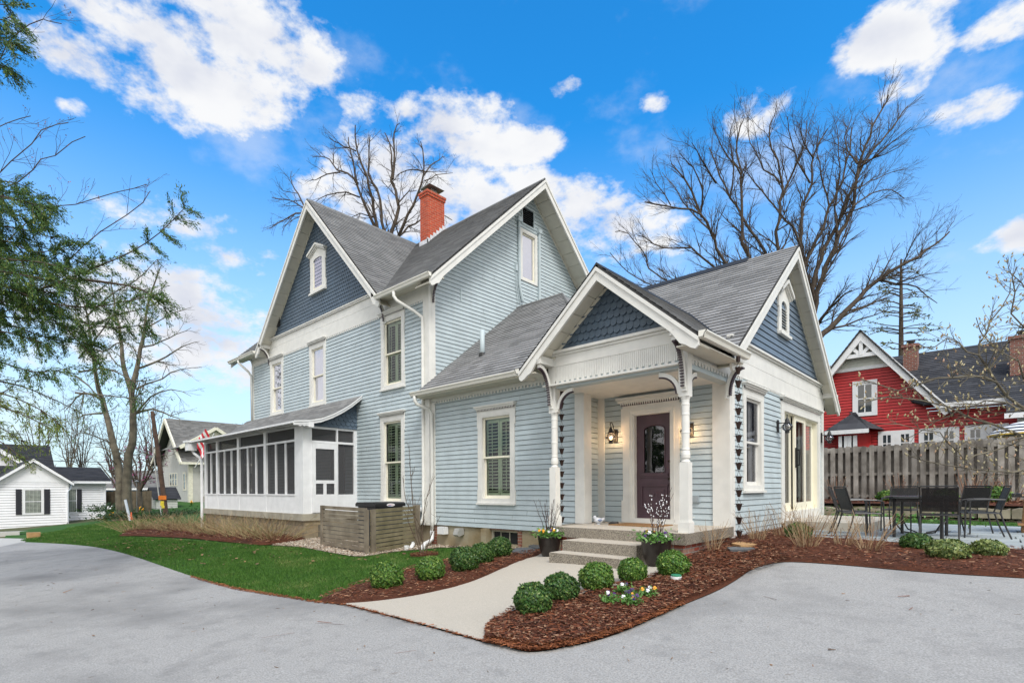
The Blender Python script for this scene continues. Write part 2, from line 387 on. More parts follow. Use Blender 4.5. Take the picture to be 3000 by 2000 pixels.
def glassmat(name,tint=(.02,.025,.03),alpha=.35,fr=1.5,lift=.0,dmix=.05):
    m=bpy.data.materials.new(name); m.use_nodes=True; t=m.node_tree; t.nodes.clear()
    o=t.nodes.new('ShaderNodeOutputMaterial'); g=t.nodes.new('ShaderNodeBsdfGlossy'); g.inputs['Roughness'].default_value=.015; g.inputs['Color'].default_value=(.9,.92,1,1)
    tr=t.nodes.new('ShaderNodeBsdfTransparent'); tr.inputs['Color'].default_value=(*[alpha]*3,1)
    df=t.nodes.new('ShaderNodeBsdfDiffuse'); df.inputs['Color'].default_value=(*tint,1)
    lw=t.nodes.new('ShaderNodeFresnel'); lw.inputs['IOR'].default_value=fr
    tc=t.nodes.new('ShaderNodeTexCoord'); n=t.nodes.new('ShaderNodeTexNoise'); n.inputs['Scale'].default_value=2.2; t.links.new(tc.outputs['Object'],n.inputs[0])
    bp=t.nodes.new('ShaderNodeBump'); bp.inputs['Strength'].default_value=.06; bp.inputs['Distance'].default_value=.05; t.links.new(n.outputs[0],bp.inputs['Height']); t.links.new(bp.outputs[0],g.inputs['Normal'])
    m1=t.nodes.new('ShaderNodeMixShader'); m1.inputs[0].default_value=dmix; t.links.new(tr.outputs[0],m1.inputs[1]); t.links.new(df.outputs[0],m1.inputs[2])
    m2=t.nodes.new('ShaderNodeMixShader'); t.links.new(mth(t,'ADD',lw.outputs[0],lift,clamp=True),m2.inputs[0]); t.links.new(m1.outputs[0],m2.inputs[1]); t.links.new(g.outputs[0],m2.inputs[2]); t.links.new(m2.outputs[0],o.inputs[0])
    return m
W={}
W['siding']=mat('pale_blue_clapboard_paint',(.445,.515,.54),.55,3,.06,bump=.15,bscale=60,streak=.12,island=.035)
W['navy']=mat('slate_blue_paint',(.082,.118,.160),.55,4,.10,bump=.1,bscale=60)
W['gableblue']=mat('slate_blue_clapboard_paint',(.12,.165,.22),.5,3,.08,bump=.1)
W['cream']=mat('cream_trim_paint',(.70,.69,.65),.5,5,.05,streak=.07)
W['white']=mat('white_trim_paint',(.74,.745,.75),.5,5,.05,streak=.06)
W['soffit']=mat('soffit_board_paint',(.62,.59,.50),.6,4,.05)
W['sash']=mat('cream_sash_paint',(.80,.76,.62),.45,5,.03)
W['purple']=mat('aubergine_trim_paint',(.045,.025,.035),.5,8,.1)
W['door']=mat('aubergine_door_paint',(.070,.036,.050),.42,5,.12,bump=.1,bscale=30)
W['shutter']=mat('pale_green_shutter_paint',(.50,.62,.42),.5,5,.04)
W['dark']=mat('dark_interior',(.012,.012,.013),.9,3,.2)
W['glass']=glassmat('window_glass',alpha=.96,lift=.0,dmix=.01)
W['glasssky']=glassmat('sky_toned_upper_glass',tint=(.34,.33,.42),alpha=.5,lift=.42,dmix=.5)  # lavender tint and lifted gloss paint a pale sky reflection into the pane
W['glassdoor']=glassmat('door_glass',alpha=.3,lift=.06)
W['screen']=glassmat('insect_screen_mesh',tint=(.13,.13,.135),alpha=.45,fr=1.05,lift=-.2,dmix=.5)
W['roof']=shinglemat('weathered_grey_shingles',(.145,.145,.146),(.30,.30,.302),.33,.143)
W['rooffar']=shinglemat('older_grey_shingles',(.135,.135,.135),(.26,.26,.257),.3,.14,3.0)
W['roofedge']=mat('black_roof_edge',(.02,.02,.02),.6)
W['gutter']=mat('cream_gutter_enamel',(.74,.72,.65),.35,3,.03)
W['concrete']=mat('old_concrete',(.36,.33,.26),.85,2.5,.18,bump=.3,streak=.5)
W['black']=mat('black_metal',(.012,.012,.013),.45,8,.2)
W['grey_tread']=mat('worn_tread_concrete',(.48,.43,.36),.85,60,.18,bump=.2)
W['copper']=mat('dark_bronze_metal',(.045,.026,.022),.5,12,.3,metal=.5)
# ---------------- ground height ----------------
CT=np.array([(-5,6.6,0),(-3.9,6.8,.0),(-3.2,7.4,.12),(-3.5,9.5,.27),(-3.5,12,.27),(-3.5,16,.28),(-1,10.6,.25),(2,10.6,.25),(0,16,.26),(5,12,.26),(3,19,.28),(10,18,.3),
 (-10.6,8.6,-.24),(-8,8.6,-.13),(-6.5,8.6,-.05),(-14.2,6.9,-.17),(-11,6.5,-.28),(-22,6.9,-.25),(0,0,-.35),(-3,3,-.22),(0,5,-.05),(3,6,0),(-10,3,-.42),(-20,0,-.62),(-5,-5,-.5),
 (5,-3,-.4),(8,5,0),(-40,4,-.66),(-31,6.5,-.2),(-49,14,.25),(-38,22,0),(-60,-20,-1),(60,60,.6),(0,40,.8),(60,-60,-.6),(-60,80,.5),(-30,-40,-1)],dtype=float)
def _tps(r): return np.where(r>1e-9,r*r*np.log(np.maximum(r,1e-9)),0)
_n=len(CT); _A=np.zeros((_n+3,_n+3)); _d=np.sqrt(((CT[:,None,:2]-CT[None,:,:2])**2).sum(-1)); _A[:_n,:_n]=_tps(_d)+np.eye(_n)*.5
_A[:_n,_n]=1; _A[:_n,_n+1:]=CT[:,:2]; _A[_n:,:_n]=_A[:_n,_n:].T
_w=np.linalg.solve(_A,np.concatenate([CT[:,2],[0,0,0]]))
def gz(x,y):
    x=np.asarray(x,dtype=float); y=np.asarray(y,dtype=float); s=x.shape; x=x.ravel(); y=y.ravel()
    rr=np.hypot(x,y); k=np.minimum(1,62/np.maximum(rr,1e-6)); xs=x*k; ys=y*k
    d=np.sqrt((xs[:,None]-CT[None,:,0])**2+(ys[:,None]-CT[None,:,1])**2)
    z=_tps(d)@_w[:_n]+_w[_n]+_w[_n+1]*xs+_w[_n+2]*ys
    f=np.clip((rr-62)/60,0,1); z=z*(1-f)+(-.4)*f
    return z.reshape(s)
def g1(x,y): return float(gz(np.array([x]),np.array([y]))[0])
def G(px,py,off=0):
    v=ray(px,py); z=-.2
    for _ in range(25):
        k=(z+off-CZ)/v.z; z=.5*z+.5*g1(v.x*k,v.y*k)
    return (v.x*k,v.y*k)
def G3(px,py,off=0): x,y=G(px,py,off); return Vector((x,y,g1(x,y)+off))

# ---------------- the blue house ----------------
XE=-10.80; YS=8.60; YB=16.6; RY=12.6; RZ=10.62; SL=.95
house=thing('house','large pale blue clapboard house with cream trim, grey shingle roofs and a purple front door','house',(-10,9.5,0))
SL2=1.02; RX=-16.55
def rakez(c,rz,s,u): return rz-s*abs(u-c)
# wall planes --------------------------------------------------
def win_hole(u0,u1,v0,v1): return (u0+.03,u1-.03,v0+.02,v1-.02)
holesS=[win_hole(-12.97,-11.86,.76,3.28),win_hole(-12.93,-11.83,3.98,6.08),win_hole(-17.17,-16.1,3.98,6.08),win_hole(-20.27,-19.2,3.98,6.08)]
b=M(); b.courses(FS(YS),[(-21.95,.28),(XE,.28),(XE,6.12),(-21.95,6.12)],.1085,.016,jit=.0014,gap=.009,holes=holesS)
b.build('south_wall',W['siding'],house)
b=M(); z0=.3
holesE=[win_hole(12.10,12.90,7.57,9.15),(12.22,12.74,9.33,9.86)]
b.courses(FE(XE),[(YS,z0),(YB,z0),(YB,6.4),(RY,RZ-.14),(YS,6.8)],.1085,.016,jit=.0014,gap=.009,holes=holesE); b.build('east_gable_wall',W['siding'],house)
b=M(); b.box(-21.85,XE-.1,YS+.3,YB,.3,6.3); 
b.prism((Vector((-21.9,0,0)),Vector((0,1,0)),Vector((0,0,1)),Vector((1,0,0))),[(YS+.3,6.25),(YB-.05,6.25),(RY,RZ-.3)],0,10.9)
b.build('inner_structure',W['dark'],house)
b=M(); b.box(-21.95,-21.85,YS,YB,.28,6.6); b.box(-21.9,XE-.02,YB,YB+.08,.3,6.6); b.build('back_wall',W['siding'],house)
# gable scales
b=M(); b.scales(FS(YS),[(RX-(RZ-.2-6.82)/SL2,6.82),(RX+(RZ-.2-6.82)/SL2,6.82),(RX,RZ-.2)],.125,.115,lift=.014); b.prism(FS(YS+.05),[(RX-(RZ-.25-6.7)/SL2,6.7),(RX+(RZ-.25-6.7)/SL2,6.7),(RX,RZ-.25)],-.02,.03); b.build('gable_shingles',W['navy'],house,)
b=M()
for u,v in ((-19.55,7.35),(-13.75,7.28)):
    b.fbox(FS(YS),u-.14,u+.14,v-.16,v+.2,0,.03)
    for k in range(5): b.fbox(FS(YS),u-.13,u+.13,v-.14+k*.065,v-.11+k*.065,.03,.045)
b.build('gable_vent',W['roofedge'],house)
# frieze, mouldings, dentils, corner boards
def dentils(b,F,u0,u1,v,w_=.052,h_=.05,o=.03,step=.105):
    u=u0
    while u<u1-w_: b.fbox(F,u,u+w_,v-h_,v,.002,o); u+=step
b=M(); F=FS(YS)
b.fbox(F,-21.95,XE,6.10,6.50,.0,.028); b.fbox(F,-20.6,-12.5,6.506,6.80,.0,.028)
b.fbox(F,-21.95,-20.6,6.503,6.72,.0,.022); b.fbox(F,-12.5,XE,6.503,6.72,.0,.022)
b.fbox(F,-20.25,-12.9,6.76,6.80,.03,.075); b.fbox(F,-20.25,-12.9,6.803,6.84,.0,.10)
dentils(b,F,-21.9,XE-.2,6.098); b.build('frieze',W['cream'],house)
b=M(); b.fbox(F,-11.00,XE-.001,.28,6.09,.0,.045); b.fbox(FE(XE),YS-.045,YS+.17,.28,6.75,.0,.045); b.fbox(FE(XE),YS+.05,YS+.055,.3,6.3,.045,.05)
b.fbox(F,-21.97,-21.80,.28,6.09,.0,.04); b.build('corner_board',W['cream'],house)
# roofs ---------------------------------------------------------
def roofplane(b,p0,p1,up,poly,exp=.143,lip=.014,th=.05,gap=None):
    """p0->p1 is the eave direction (u), up = 3D slope direction"""
    U=(p1-p0).normalized(); V=up.normalized(); N=U.cross(V)
    if N.z<0: N=-N
    Fr=(p0,U,V,N); b.courses(Fr,poly,exp,lip,mi=0,gap=gap if gap is not None else (.010 if exp<.15 else .014))
    b.prism((p0-N*.006,U,V,N),poly,-th,-.002,mi=1)  # black deck seen through the course gaps paints in the lip shadows
V3=Vector
def slopeframe(x,y,z,U,up,s):
    V=V3(up)+V3((0,0,s)); return V3((x,y,z)),V3((x,y,z))+V3(U),V
c=math.hypot(1,SL); H=4.45*c
b=M()
ez=RZ-SL*4.45
roofplane(b,*slopeframe(0,8.15,ez,(1,0,0),(0,1,0),SL),[(-12.41,0),(-10.2,0),(-10.2,H),(-16.55,H)])
roofplane(b,*slopeframe(0,8.15,ez,(1,0,0),(0,1,0),SL),[(-23.05,0),(-20.69,0),(-16.55,H),(-23.05,H)])
roofplane(b,*slopeframe(0,17.05,ez,(1,0,0),(0,-1,0),SL),[(-23.05,0),(-10.2,0),(-10.2,H),(-23.05,H)])
c2=math.hypot(1,SL2); H2=4.12*c2; ez2=RZ-SL2*4.12
roofplane(b,*slopeframe(RX+4.12,0,ez2,(0,1,0),(-1,0,0),SL2),[(8.2,0),(8.2,H2),(12.6,H2),(8.2+.0,0)][0:1]+[(8.25,0),(12.6,H2),(8.2,H2)])
roofplane(b,*slopeframe(RX-4.12,0,ez2,(0,1,0),(1,0,0),SL2),[(8.2,0),(8.25,0),(12.6,H2),(8.2,H2)])
# ridge caps
b.prism((V3((0,RY,RZ)),V3((0,1,0)),V3((0,0,1)),V3((1,0,0))),[(-.13,-.11),(0,.02),(.13,-.11),(.1,-.13),(0,-.02),(-.1,-.13)],-23.05,-10.2,mi=0)
b.prism((V3((RX,0,RZ)),V3((1,0,0)),V3((0,0,1)),V3((0,-1,0))),[(-.13,-.12),(0,.02),(.13,-.12),(.1,-.14),(0,-.02),(-.1,-.14)],-12.6,-8.2,mi=0)
mainroof=b.build('main_roof',[W['rooffar'],W['roofedge']],house)
# rake board + soffit of a gable; F plane of the WALL, oh overhang
def rake(F,c,rz,s,half,oh,bw,parent,foot=True,name='bargeboard',tk=.045):
    b=M(); vw=bw*math.hypot(1,s)
    for sg in (-1,1):
        top=[(c,rz-.05),(c+sg*half,rz-.05-s*half)]
        b.prism(F,[top[0],top[1],(top[1][0],top[1][1]-vw),(c,rz-.05-vw)] if not foot else
            [top[0],top[1],(top[1][0],top[1][1]-vw*.55),(top[1][0]-sg*.05,top[1][1]-vw*.75),(top[1][0]-sg*.12,top[1][1]-vw*.62),(top[1][0]-sg*.2,top[1][1]-vw*.75+s*.1),
             (top[1][0]-sg*.28,top[1][1]-vw*1.15+s*.24),(top[1][0]-sg*.42,top[1][1]-vw+s*.42),(c,rz-.05-vw)],oh-tk,oh)
        b.prism(F,[(c,rz-.05),(c+sg*half,rz-.05-s*half),(c+sg*half,rz-.05-s*half-vw*.3),(c,rz-.05-vw*.3)],oh+.002,oh+.022)
    b.build(name,W['cream'],parent)
    b=M()
    for sg in (-1,1):
        n_=max(6,int(half/.3))
        for k in range(n_):   # soffit boards with a thin gap
            ua=half*k/n_; ub=half*(k+1)/n_-.012
            dz=rz-.05-vw*.45
            b.prism(F,[(c+sg*ua,dz-s*ua),(c+sg*ub,dz-s*ub),(c+sg*ub,dz-s*ub-.02),(c+sg*ua,dz-s*ua-.02)],.0,oh-tk-.002)
        b.prism(F,[(c,dz-.03),(c+sg*(half-.2),dz-.03-s*(half-.2)),(c+sg*(half-.2),dz-.10-s*(half-.2)),(c,dz-.10)],.0,.03)
    b.build('soffit',W['soffit'],parent)
rake(FS(YS),RX,RZ,SL2,4.12,.42,.20,house)
rake(FE(XE),RY,RZ,SL,4.45,.62,.19,house)
b=M(); b.prism((V3((-23.0,0,0)),V3((0,1,0)),V3((0,0,1)),V3((1,0,0))),[(8.15,ez-.05),(12.6,RZ-.05),(12.6,RZ-.3),(8.15,ez-.25)],-.03,.02); b.build('bargeboard',W['cream'],house)
# level eave soffits
b=M(); b.box(-23.0,-20.55,8.2,8.6,6.42,6.45); b.box(-12.6,-10.2,8.2,8.6,6.42,6.45); b.build('eave_soffit',W['soffit'],house)
# gutters ------------------------------------------------------------
GP=[(0,0),(.0,-.10),(.03,-.105),(.085,-.10),(.10,-.05),(.125,-.02),(.125,.0),(.115,.0),(.115,-.012),(.09,-.045),(.075,-.088),(.01,-.09),(.01,0)]
def gutterX(x0,x1,y,z,parent):   # runs along X, opening towards -Y
    b=M(); b.prism((V3((0,y,z)),V3((0,-1,0)),V3((0,0,1)),V3((-1,0,0))),GP,-x1,-x0)
    for x in (x0,x1-.012): b.prism((V3((0,y,z)),V3((0,-1,0)),V3((0,0,1)),V3((-1,0,0))),[(0,.0),(0,-.10),(.085,-.10),(.125,-.02),(.125,.0)],-x-.012,-x)
    return b.build('gutter',W['gutter'],parent)
def gutterY(y0,y1,x,z,parent,sg=1):
    b=M(); Fg=(V3((x,0,z)),V3((sg,0,0)),V3((0,0,1)),V3((0,1,0)))
    b.prism(Fg,GP,y0,y1)
    for y in (y0,y1-.012): b.prism(Fg,[(0,.0),(0,-.10),(.085,-.10),(.125,-.02),(.125,.0)],y,y+.012)
    return b.build('gutter',W['gutter'],parent)
gutterX(-12.50,-10.15,8.17,6.44,house); gutterX(-23.1,-20.62,8.17,6.42,house)
b=M(); b.tube([(-11.62,8.1,6.33),(-11.62,8.1,6.22),(-11.56,8.15,6.1),(-11.15,8.42,5.78),(-10.99,8.53,5.62),(-10.98,8.53,5.4),(-10.98,8.53,.55),(-10.98,8.50,.42),(-11.08,8.38,.2),(-11.08,8.36,-.12)],.043,8); b.build('downspout',W['cream'],house,smooth=True)
b=M(); b.tube([(-11.08,8.36,-.02),(-11.08,8.36,-.12),(-11.0,8.2,-.17),(-10.72,8.0,-.17),(-10.6,7.86,-.2),(-10.58,7.83,-.3)],.05,8); b.build('downspout',W['white'],house,smooth=True)
b=M(); b.tube([(-22.1,8.1,6.3),(-22.1,8.12,6.2),(-21.85,8.4,5.85),(-21.85,8.5,5.7),(-21.85,8.52,3.8)],.045,8); b.build('downspout',W['cream'],house,smooth=True)
# brackets -----------------------------------------------------------
def bracket(p,U,parent,wd=.38,ht=.62,tk=.06,pend=True,scl=True,mats=None):
    """quarter arc knee brace: p = wall point at the top, U = outward horizontal"""
    U=V3(U).normalized(); F=(V3(p),U,V3((0,0,1)),U.cross(V3((0,0,1))))
    b=M(); n=12; out=[]; inn=[]
    for k in range(n+1):
        t=PI/2*k/n
        out.append((wd-wd*math.cos(t)+.0,-ht+ht*math.sin(t)))
        inn.append((wd-(wd-.0)*math.cos(t)+.055*math.cos(t)*1.0+.0,-ht+(ht-.065)*math.sin(t)))
    b.prism(F,[(0,-ht)]+out[1:]+[(wd,-.0)]+[(wd,-.06)]+inn[::-1]+[(.02,-ht)],-tk/2,tk/2)
    b.fbox(F,-.0,.03,-ht-.05,-ht+.03,-tk/2-.01,tk/2+.01)
    b.build('bracket',W['cream'],parent)
    if scl:
        b=M(); m=22
        for k in range(m):
            t=PI/2*(k+.5)/m
            u=wd-(wd-.055)*math.cos(t)+.02*math.cos(t); v=-ht+(ht-.065)*math.sin(t)-.014*math.sin(t)
            b.fbox(F,u-.011,u+.011,v-.011,v+.011,-tk/2+.004,tk/2-.004)
        b.build('bead_trim',W['purple'],parent)
for p,U in (((-12.75,8.6,6.52),(0,-1,0)),((-20.3,8.6,6.52),(0,-1,0)),((-10.80,8.68,6.60),(1,0,0)),((-21.9,8.62,6.5),(-1,0,0))): bracket(p,U,house,.40,.62,.07)
b=M()
for (x,y,z) in ((-12.75,8.2,6.55),(-20.3,8.2,6.55)): b.box(x-.06,x+.06,y-.02,y+.4,z-.05,z+.06)
b.box(-10.76,-10.30,8.63,8.73,6.56,6.66); b.build('bracket_block',W['cream'],house)
# chimney -------------------------------------------------------------
W['brick']=brickmat('red_chimney_brick',(.56,.080,.026),(.42,.05,.020),(.44,.20,.13),.225,.085,.011)
b=M(); cx0,cx1,cy0,cy1=-15.42,-15.0,11.9,12.68
b.box(cx0,cx1,cy0,cy1,9.6,11.66); b.box(cx0-.03,cx1+.03,cy0-.03,cy1+.03,11.662,11.75); b.box(cx0-.05,cx1+.05,cy0-.05,cy1+.05,11.752,11.84)
ch=b.build('chimney',W['brick'],mainroof)
b=M(); b.box(cx0+.06,cx1-.06,cy0+.2,cy1-.2,11.84,11.93); b.build('flue',mat('terracotta_flue',(.45,.22,.12)),mainroof)
b=M(); b.box(cx0+.1,cx1-.1,cy0+.26,cy1-.26,11.93,12.05); b.prism((V3((0,0,0)),V3((1,0,0)),V3((0,0,1)),V3((0,-1,0))),[(cx0-.08,12.05),(cx0-.02,12.09),(cx1+.02,12.09),(cx1+.08,12.05)],-cy1+.05,-cy0-.05); b.build('flue_cap',mat('galvanised_steel',(.28,.30,.29),.4,metal=.7),mainroof)
b=M(); 
for k in range(6):
    y0=cy0-.03+k*.14; zz=RZ-SL*(RY-y0-.05)
    b.box(cx1+.0,cx1+.02,y0,y0+.15,zz-.25,zz+.16)
b.box(cx0-.02,cx1+.02,cy0-.03,cy0-.0,9.7,10.08); b.build('step_flashing',mat('white_flashing',(.62,.63,.66),.5),mainroof)
# attic window / vent / conduits on the east gable
def winbox(F,u0,u1,v0,v1,parent,name='window',sash='sash',meeting=None,depth=.09,fw=.06,kind='shutter',glass='glass',cas=.11,top=.0,ears=True,crown=True,hood=None,sill=True):
    """casing rectangle u0..u1,v0..v1 (v1 under the crown)"""
    b=M(); iu0,iu1,iv0,iv1=u0+cas,u1-cas,v0+(.10 if sill else cas),v1-cas-top
    b.fbox(F,u0,iu0,v0,v1,.0,.035); b.fbox(F,iu1,u1,v0,v1,.0,.035); b.fbox(F,iu0,iu1,iv1,v1,.0,.033)
    if not hood is None: pass
    # jambs
    b.fbox(F,iu0,iu0+.03,iv0,iv1,-depth-.1,.03); b.fbox(F,iu1-.03,iu1,iv0,iv1,-depth-.1,.03); b.fbox(F,iu0+.03,iu1-.03,iv1-.03,iv1,-depth-.1,.028)
    if ears:
        h=(v1-v0)
        for a,c_ in ((v1-h*.17,v1),(v0,v0+h*.14)):
            for x0,x1 in ((u0-.022,u0),(u1,u1+.022)): b.fbox(F,x0,x1,a,c_,.0,.033)
    if sill: b.fbox(F,u0-.03,u1+.03,v0-.045,v0,.0,.075); b.fbox(F,iu0,iu1,v0,iv0,-.1,.030)
    else: b.fbox(F,iu0,iu1,v0,iv0,.0,.033)
    w_=b.build(name,W['cream'],parent)
    if crown:
        b=M(); b.fbox(F,u0-.06,u1+.06,v1+.095,v1+.125,.0,.12); b.fbox(F,u0-.04,u1+.04,v1+.062,v1+.094,.0,.095); b.fbox(F,u0-.022,u1+.022,v1,v1+.061,.0,.045)
        n=int((u1-u0)/.045); st=(u1-u0+.04)/n
        for k in range(n):
            x=u0-.02+k*st; b.prism(F,[(x,v1+.062),(x+st,v1+.062),(x+st/2,v1+.012)],.062,.075)
        b.build('window_hood',W['cream'],w_)
        b=M(); b.fbox(F,u0-.02,u1+.02,v1+.016,v1+.06,.046,.060); b.build('sawtooth_trim',W['purple'],w_)
    b=M(); m_=meeting
    a0,a1=iu0+.03,iu1-.03; c0,c1=iv0,iv1-.03
    def frame(l,r,bo,t,o,wd=.045,bt=.06):
        b.fbox(F,l,l+wd,bo,t,o-.035,o); b.fbox(F,r-wd,r,bo,t,o-.035,o); b.fbox(F,l+wd,r-wd,bo,bo+bt,o-.035,o-.001); b.fbox(F,l+wd,r-wd,t-wd,t,o-.035,o-.001)
    if m_: frame(a0,a1,m_-.02,c1,-.02,.045,.04); frame(a0,a1,c0,m_+.02,-.062,.045,.07)
    else: frame(a0,a1,c0,c1,-.03)
    b.build('sash',W[sash],w_)
    b=M()
    if m_: b.poly([fp(F,a0+.04,m_,-.04),fp(F,a1-.04,m_,-.04),fp(F,a1-.04,c1-.03,-.04),fp(F,a0+.04,c1-.03,-.04)]); b.poly([fp(F,a0+.04,c0+.05,-.082),fp(F,a1-.04,c0+.05,-.082),fp(F,a1-.04,m_,-.082),fp(F,a0+.04,m_,-.082)])
    else: b.poly([fp(F,a0+.04,c0+.04,-.05),fp(F,a1-.04,c0+.04,-.05),fp(F,a1-.04,c1-.04,-.05),fp(F,a0+.04,c1-.04,-.05)])
    b.build('pane',W[glass],w_)
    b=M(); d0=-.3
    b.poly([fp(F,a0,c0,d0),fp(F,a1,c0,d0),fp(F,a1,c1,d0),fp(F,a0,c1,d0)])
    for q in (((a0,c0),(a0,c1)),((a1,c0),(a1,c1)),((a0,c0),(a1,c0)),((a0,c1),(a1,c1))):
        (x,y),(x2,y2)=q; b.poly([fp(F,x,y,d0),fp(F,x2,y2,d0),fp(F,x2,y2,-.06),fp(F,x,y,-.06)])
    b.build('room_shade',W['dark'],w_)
    if kind=='shutter':
        b=M(); o=-.115
        for (l,r) in ((a0,(a0+a1)/2-.005),((a0+a1)/2+.005,a1)):
            b.fbox(F,l,l+.055,c0,c1,o-.025,o); b.fbox(F,r-.055,r,c0,c1,o-.025,o); b.fbox(F,l+.055,r-.055,c0,c0+.13,o-.025,o); b.fbox(F,l+.055,r-.055,c1-.11,c1,o-.025,o)
            mm=m_ if m_ else (c0+c1)/2; b.fbox(F,l+.055,r-.055,mm-.05,mm+.04,o-.025,o)
            v=c0+.16
            while v<c1-.12:
                if abs(v-mm)>.07:
                    b.poly([fp(F,l+.055,v,o+.02),fp(F,r-.055,v,o+.02),fp(F,r-.055,v+.028,o-.04),fp(F,l+.055,v+.028,o-.04)]); b.poly([fp(F,l+.055,v,o+.02),fp(F,r-.055,v,o+.02),fp(F,r-.055,v-.008,o+.02),fp(F,l+.055,v-.008,o+.02)])
                v+=.075
            b.fbox(F,(l+r)/2-.008,(l+r)/2+.008,c0+.15,c1-.12,o+.02,o+.03)
        b.build('shutter',W['shutter'],w_)
    elif kind=='blind':
        b=M(); o=-.15; v=c0+.02
        while v<c1:
            b.poly([fp(F,a0+.02,v,o+.012),fp(F,a1-.02,v,o+.012),fp(F,a1-.02,v+.018,o-.012),fp(F,a0+.02,v+.018,o-.012)]); v+=.06
        b.build('blind',W['sash'],w_)
    elif kind=='curtain':
        b=M(); o=-.16
        for l,r in ((a0,a0+(a1-a0)*.26),(a1-(a1-a0)*.26,a1)):
            n=10
            for k in range(n):
                x0=l+(r-l)*k/n; x1=l+(r-l)*(k+1)/n; oo=lambda q: o+.02*math.sin(q*2.2)
                b.poly([fp(F,x0,c0,oo(k)),fp(F,x1,c0,oo(k+1)),fp(F,x1,c1,oo(k+1)),fp(F,x0,c1,oo(k))])
        b.build('curtain',mat('pale_curtain',(.55,.56,.58)),w_)
    elif kind=='pale':
        b=M(); b.poly([fp(F,a0,c0,-.14),fp(F,a1,c0,-.14),fp(F,a1,c1,-.14),fp(F,a0,c1,-.14)]); b.build('roller_shade',mat('lavender_roller_shade',(.42,.43,.56)),w_)
    return w_
FM=FS(YS)
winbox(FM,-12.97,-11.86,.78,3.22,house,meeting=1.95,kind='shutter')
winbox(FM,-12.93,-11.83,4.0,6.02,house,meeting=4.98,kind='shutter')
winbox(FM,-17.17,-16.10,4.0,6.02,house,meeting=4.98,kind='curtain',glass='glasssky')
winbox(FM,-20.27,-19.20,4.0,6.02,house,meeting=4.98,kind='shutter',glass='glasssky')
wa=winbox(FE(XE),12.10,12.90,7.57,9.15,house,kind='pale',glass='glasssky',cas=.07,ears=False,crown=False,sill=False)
def peaked(F,u0,u1,v0,v1,vp,parent,name='window',louver=False):
    """narrow casing with a peaked hood and a low arch"""
    b=M(); c=(u0+u1)/2; cas=.20 if not louver else .15; sag=.09 if not louver else .15
    iu0,iu1=u0+cas,u1-cas; iv0=v0+.08
    arc=[(iu0+(iu1-iu0)*(.5-.5*math.cos(PI*k/12)), v1-.18-sag+sag*math.sin(PI*k/12)) for k in range(13)]
    b.fbox(F,u0,iu0,v0,v1-.02,.0,.05); b.fbox(F,iu1,u1,v0,v1-.02,.0,.05)
    b.prism(F,[(iu0,v1-.02)]+arc+[(iu1,v1-.02)],.0,.048); b.prism(F,[(u0,v1-.02),(u1,v1-.02),(c,vp-.12)],.0,.048)
    b.fbox(F,iu0,iu1,v0,iv0,.0,.048); b.fbox(F,u0-.04,u1+.04,v0-.06,v0,.0,.10)
    for a,c_ in ((v1-.35,v1-.02),(v0,v0+.3)):
        b.fbox(F,u0-.03,u0,a,c_,.0,.045); b.fbox(F,u1,u1+.03,a,c_,.0,.045)
    w_=b.build(name,W['cream'],parent)
    b=M()
    for sg in (-1,1):
        e=c+sg*(u1-u0+.16)/2
        b.prism(F,[(c,vp),(e,v1+.02),(e,v1-.05),(c,vp-.07)],.0,.15); b.prism(F,[(c,vp-.07),(e-sg*.03,v1-.045),(e-sg*.03,v1-.09),(c,vp-.12)],.0,.11)
        for k in range(8):
            t=(k+.5)/8; x=c+(e-sg*.06-c)*t; z=vp-.12+(v1-.09-vp+.12)*t
            b.prism(F,[(x-.02,z+.01),(x+.02,z+.01),(x,z-.035)],.05,.085)
    b.build('window_hood',W['cream'],w_)
    if louver:
        b=M(); b.poly([fp(F,iu0,iv0,.004),fp(F,iu1,iv0,.004)]+[fp(F,x,y,.004) for x,y in arc[::-1]]); b.build('vent_recess',W['dark'],w_)
        b=M(); v=iv0+.02
        while v<v1-.3: b.poly([fp(F,iu0,v,.045),fp(F,iu1,v,.045),fp(F,iu1,v+.032,.010),fp(F,iu0,v+.032,.010)]); b.poly([fp(F,iu0,v,.045),fp(F,iu1,v,.045),fp(F,iu1,v-.008,.045),fp(F,iu0,v-.008,.045)]); v+=.062
        b.build('louver',W['cream'],w_)
    else:
        b=M(); b.fbox(F,iu0,iu0+.035,iv0,v1-.3,.01,.035); b.fbox(F,iu1-.035,iu1,iv0,v1-.3,.01,.035); b.fbox(F,iu0+.035,iu1-.035,iv0,iv0+.05,.01,.034); b.build('sash',W['sash'],w_)
        b=M(); b.poly([fp(F,iu0,iv0,.02),fp(F,iu1,iv0,.02)]+[fp(F,x,y,.02) for x,y in arc[::-1]]); b.build('pane',mat('sky_toned_gable_glass',(.30,.29,.42),.12,spec=.9,coat=.6),w_)  # lavender pane colour stands in for reflected sky
    return w_
peaked(FS(YS),-17.04,-16.05,7.74,9.02,9.30,house)
b=M(); F=FE(XE); b.fbox(F,12.18,12.78,9.29,9.34,.0,.03); b.fbox(F,12.18,12.78,9.85,9.90,.0,.03); b.fbox(F,12.18,12.22,9.34,9.85,.0,.03); b.fbox(F,12.74,12.78,9.34,9.85,.0,.03)
for k in range(8): b.poly([fp(F,12.22,9.35+k*.062,.03),fp(F,12.74,9.35+k*.062,.03),fp(F,12.74,9.385+k*.062,-.02),fp(F,12.22,9.385+k*.062,-.02)])
vt=b.build('attic_vent',W['siding'],house); b=M(); b.poly([fp(F,12.22,9.34,-.03),fp(F,12.74,9.34,-.03),fp(F,12.74,9.86,-.03),fp(F,12.22,9.86,-.03)]); b.build('vent_recess',W['dark'],vt)
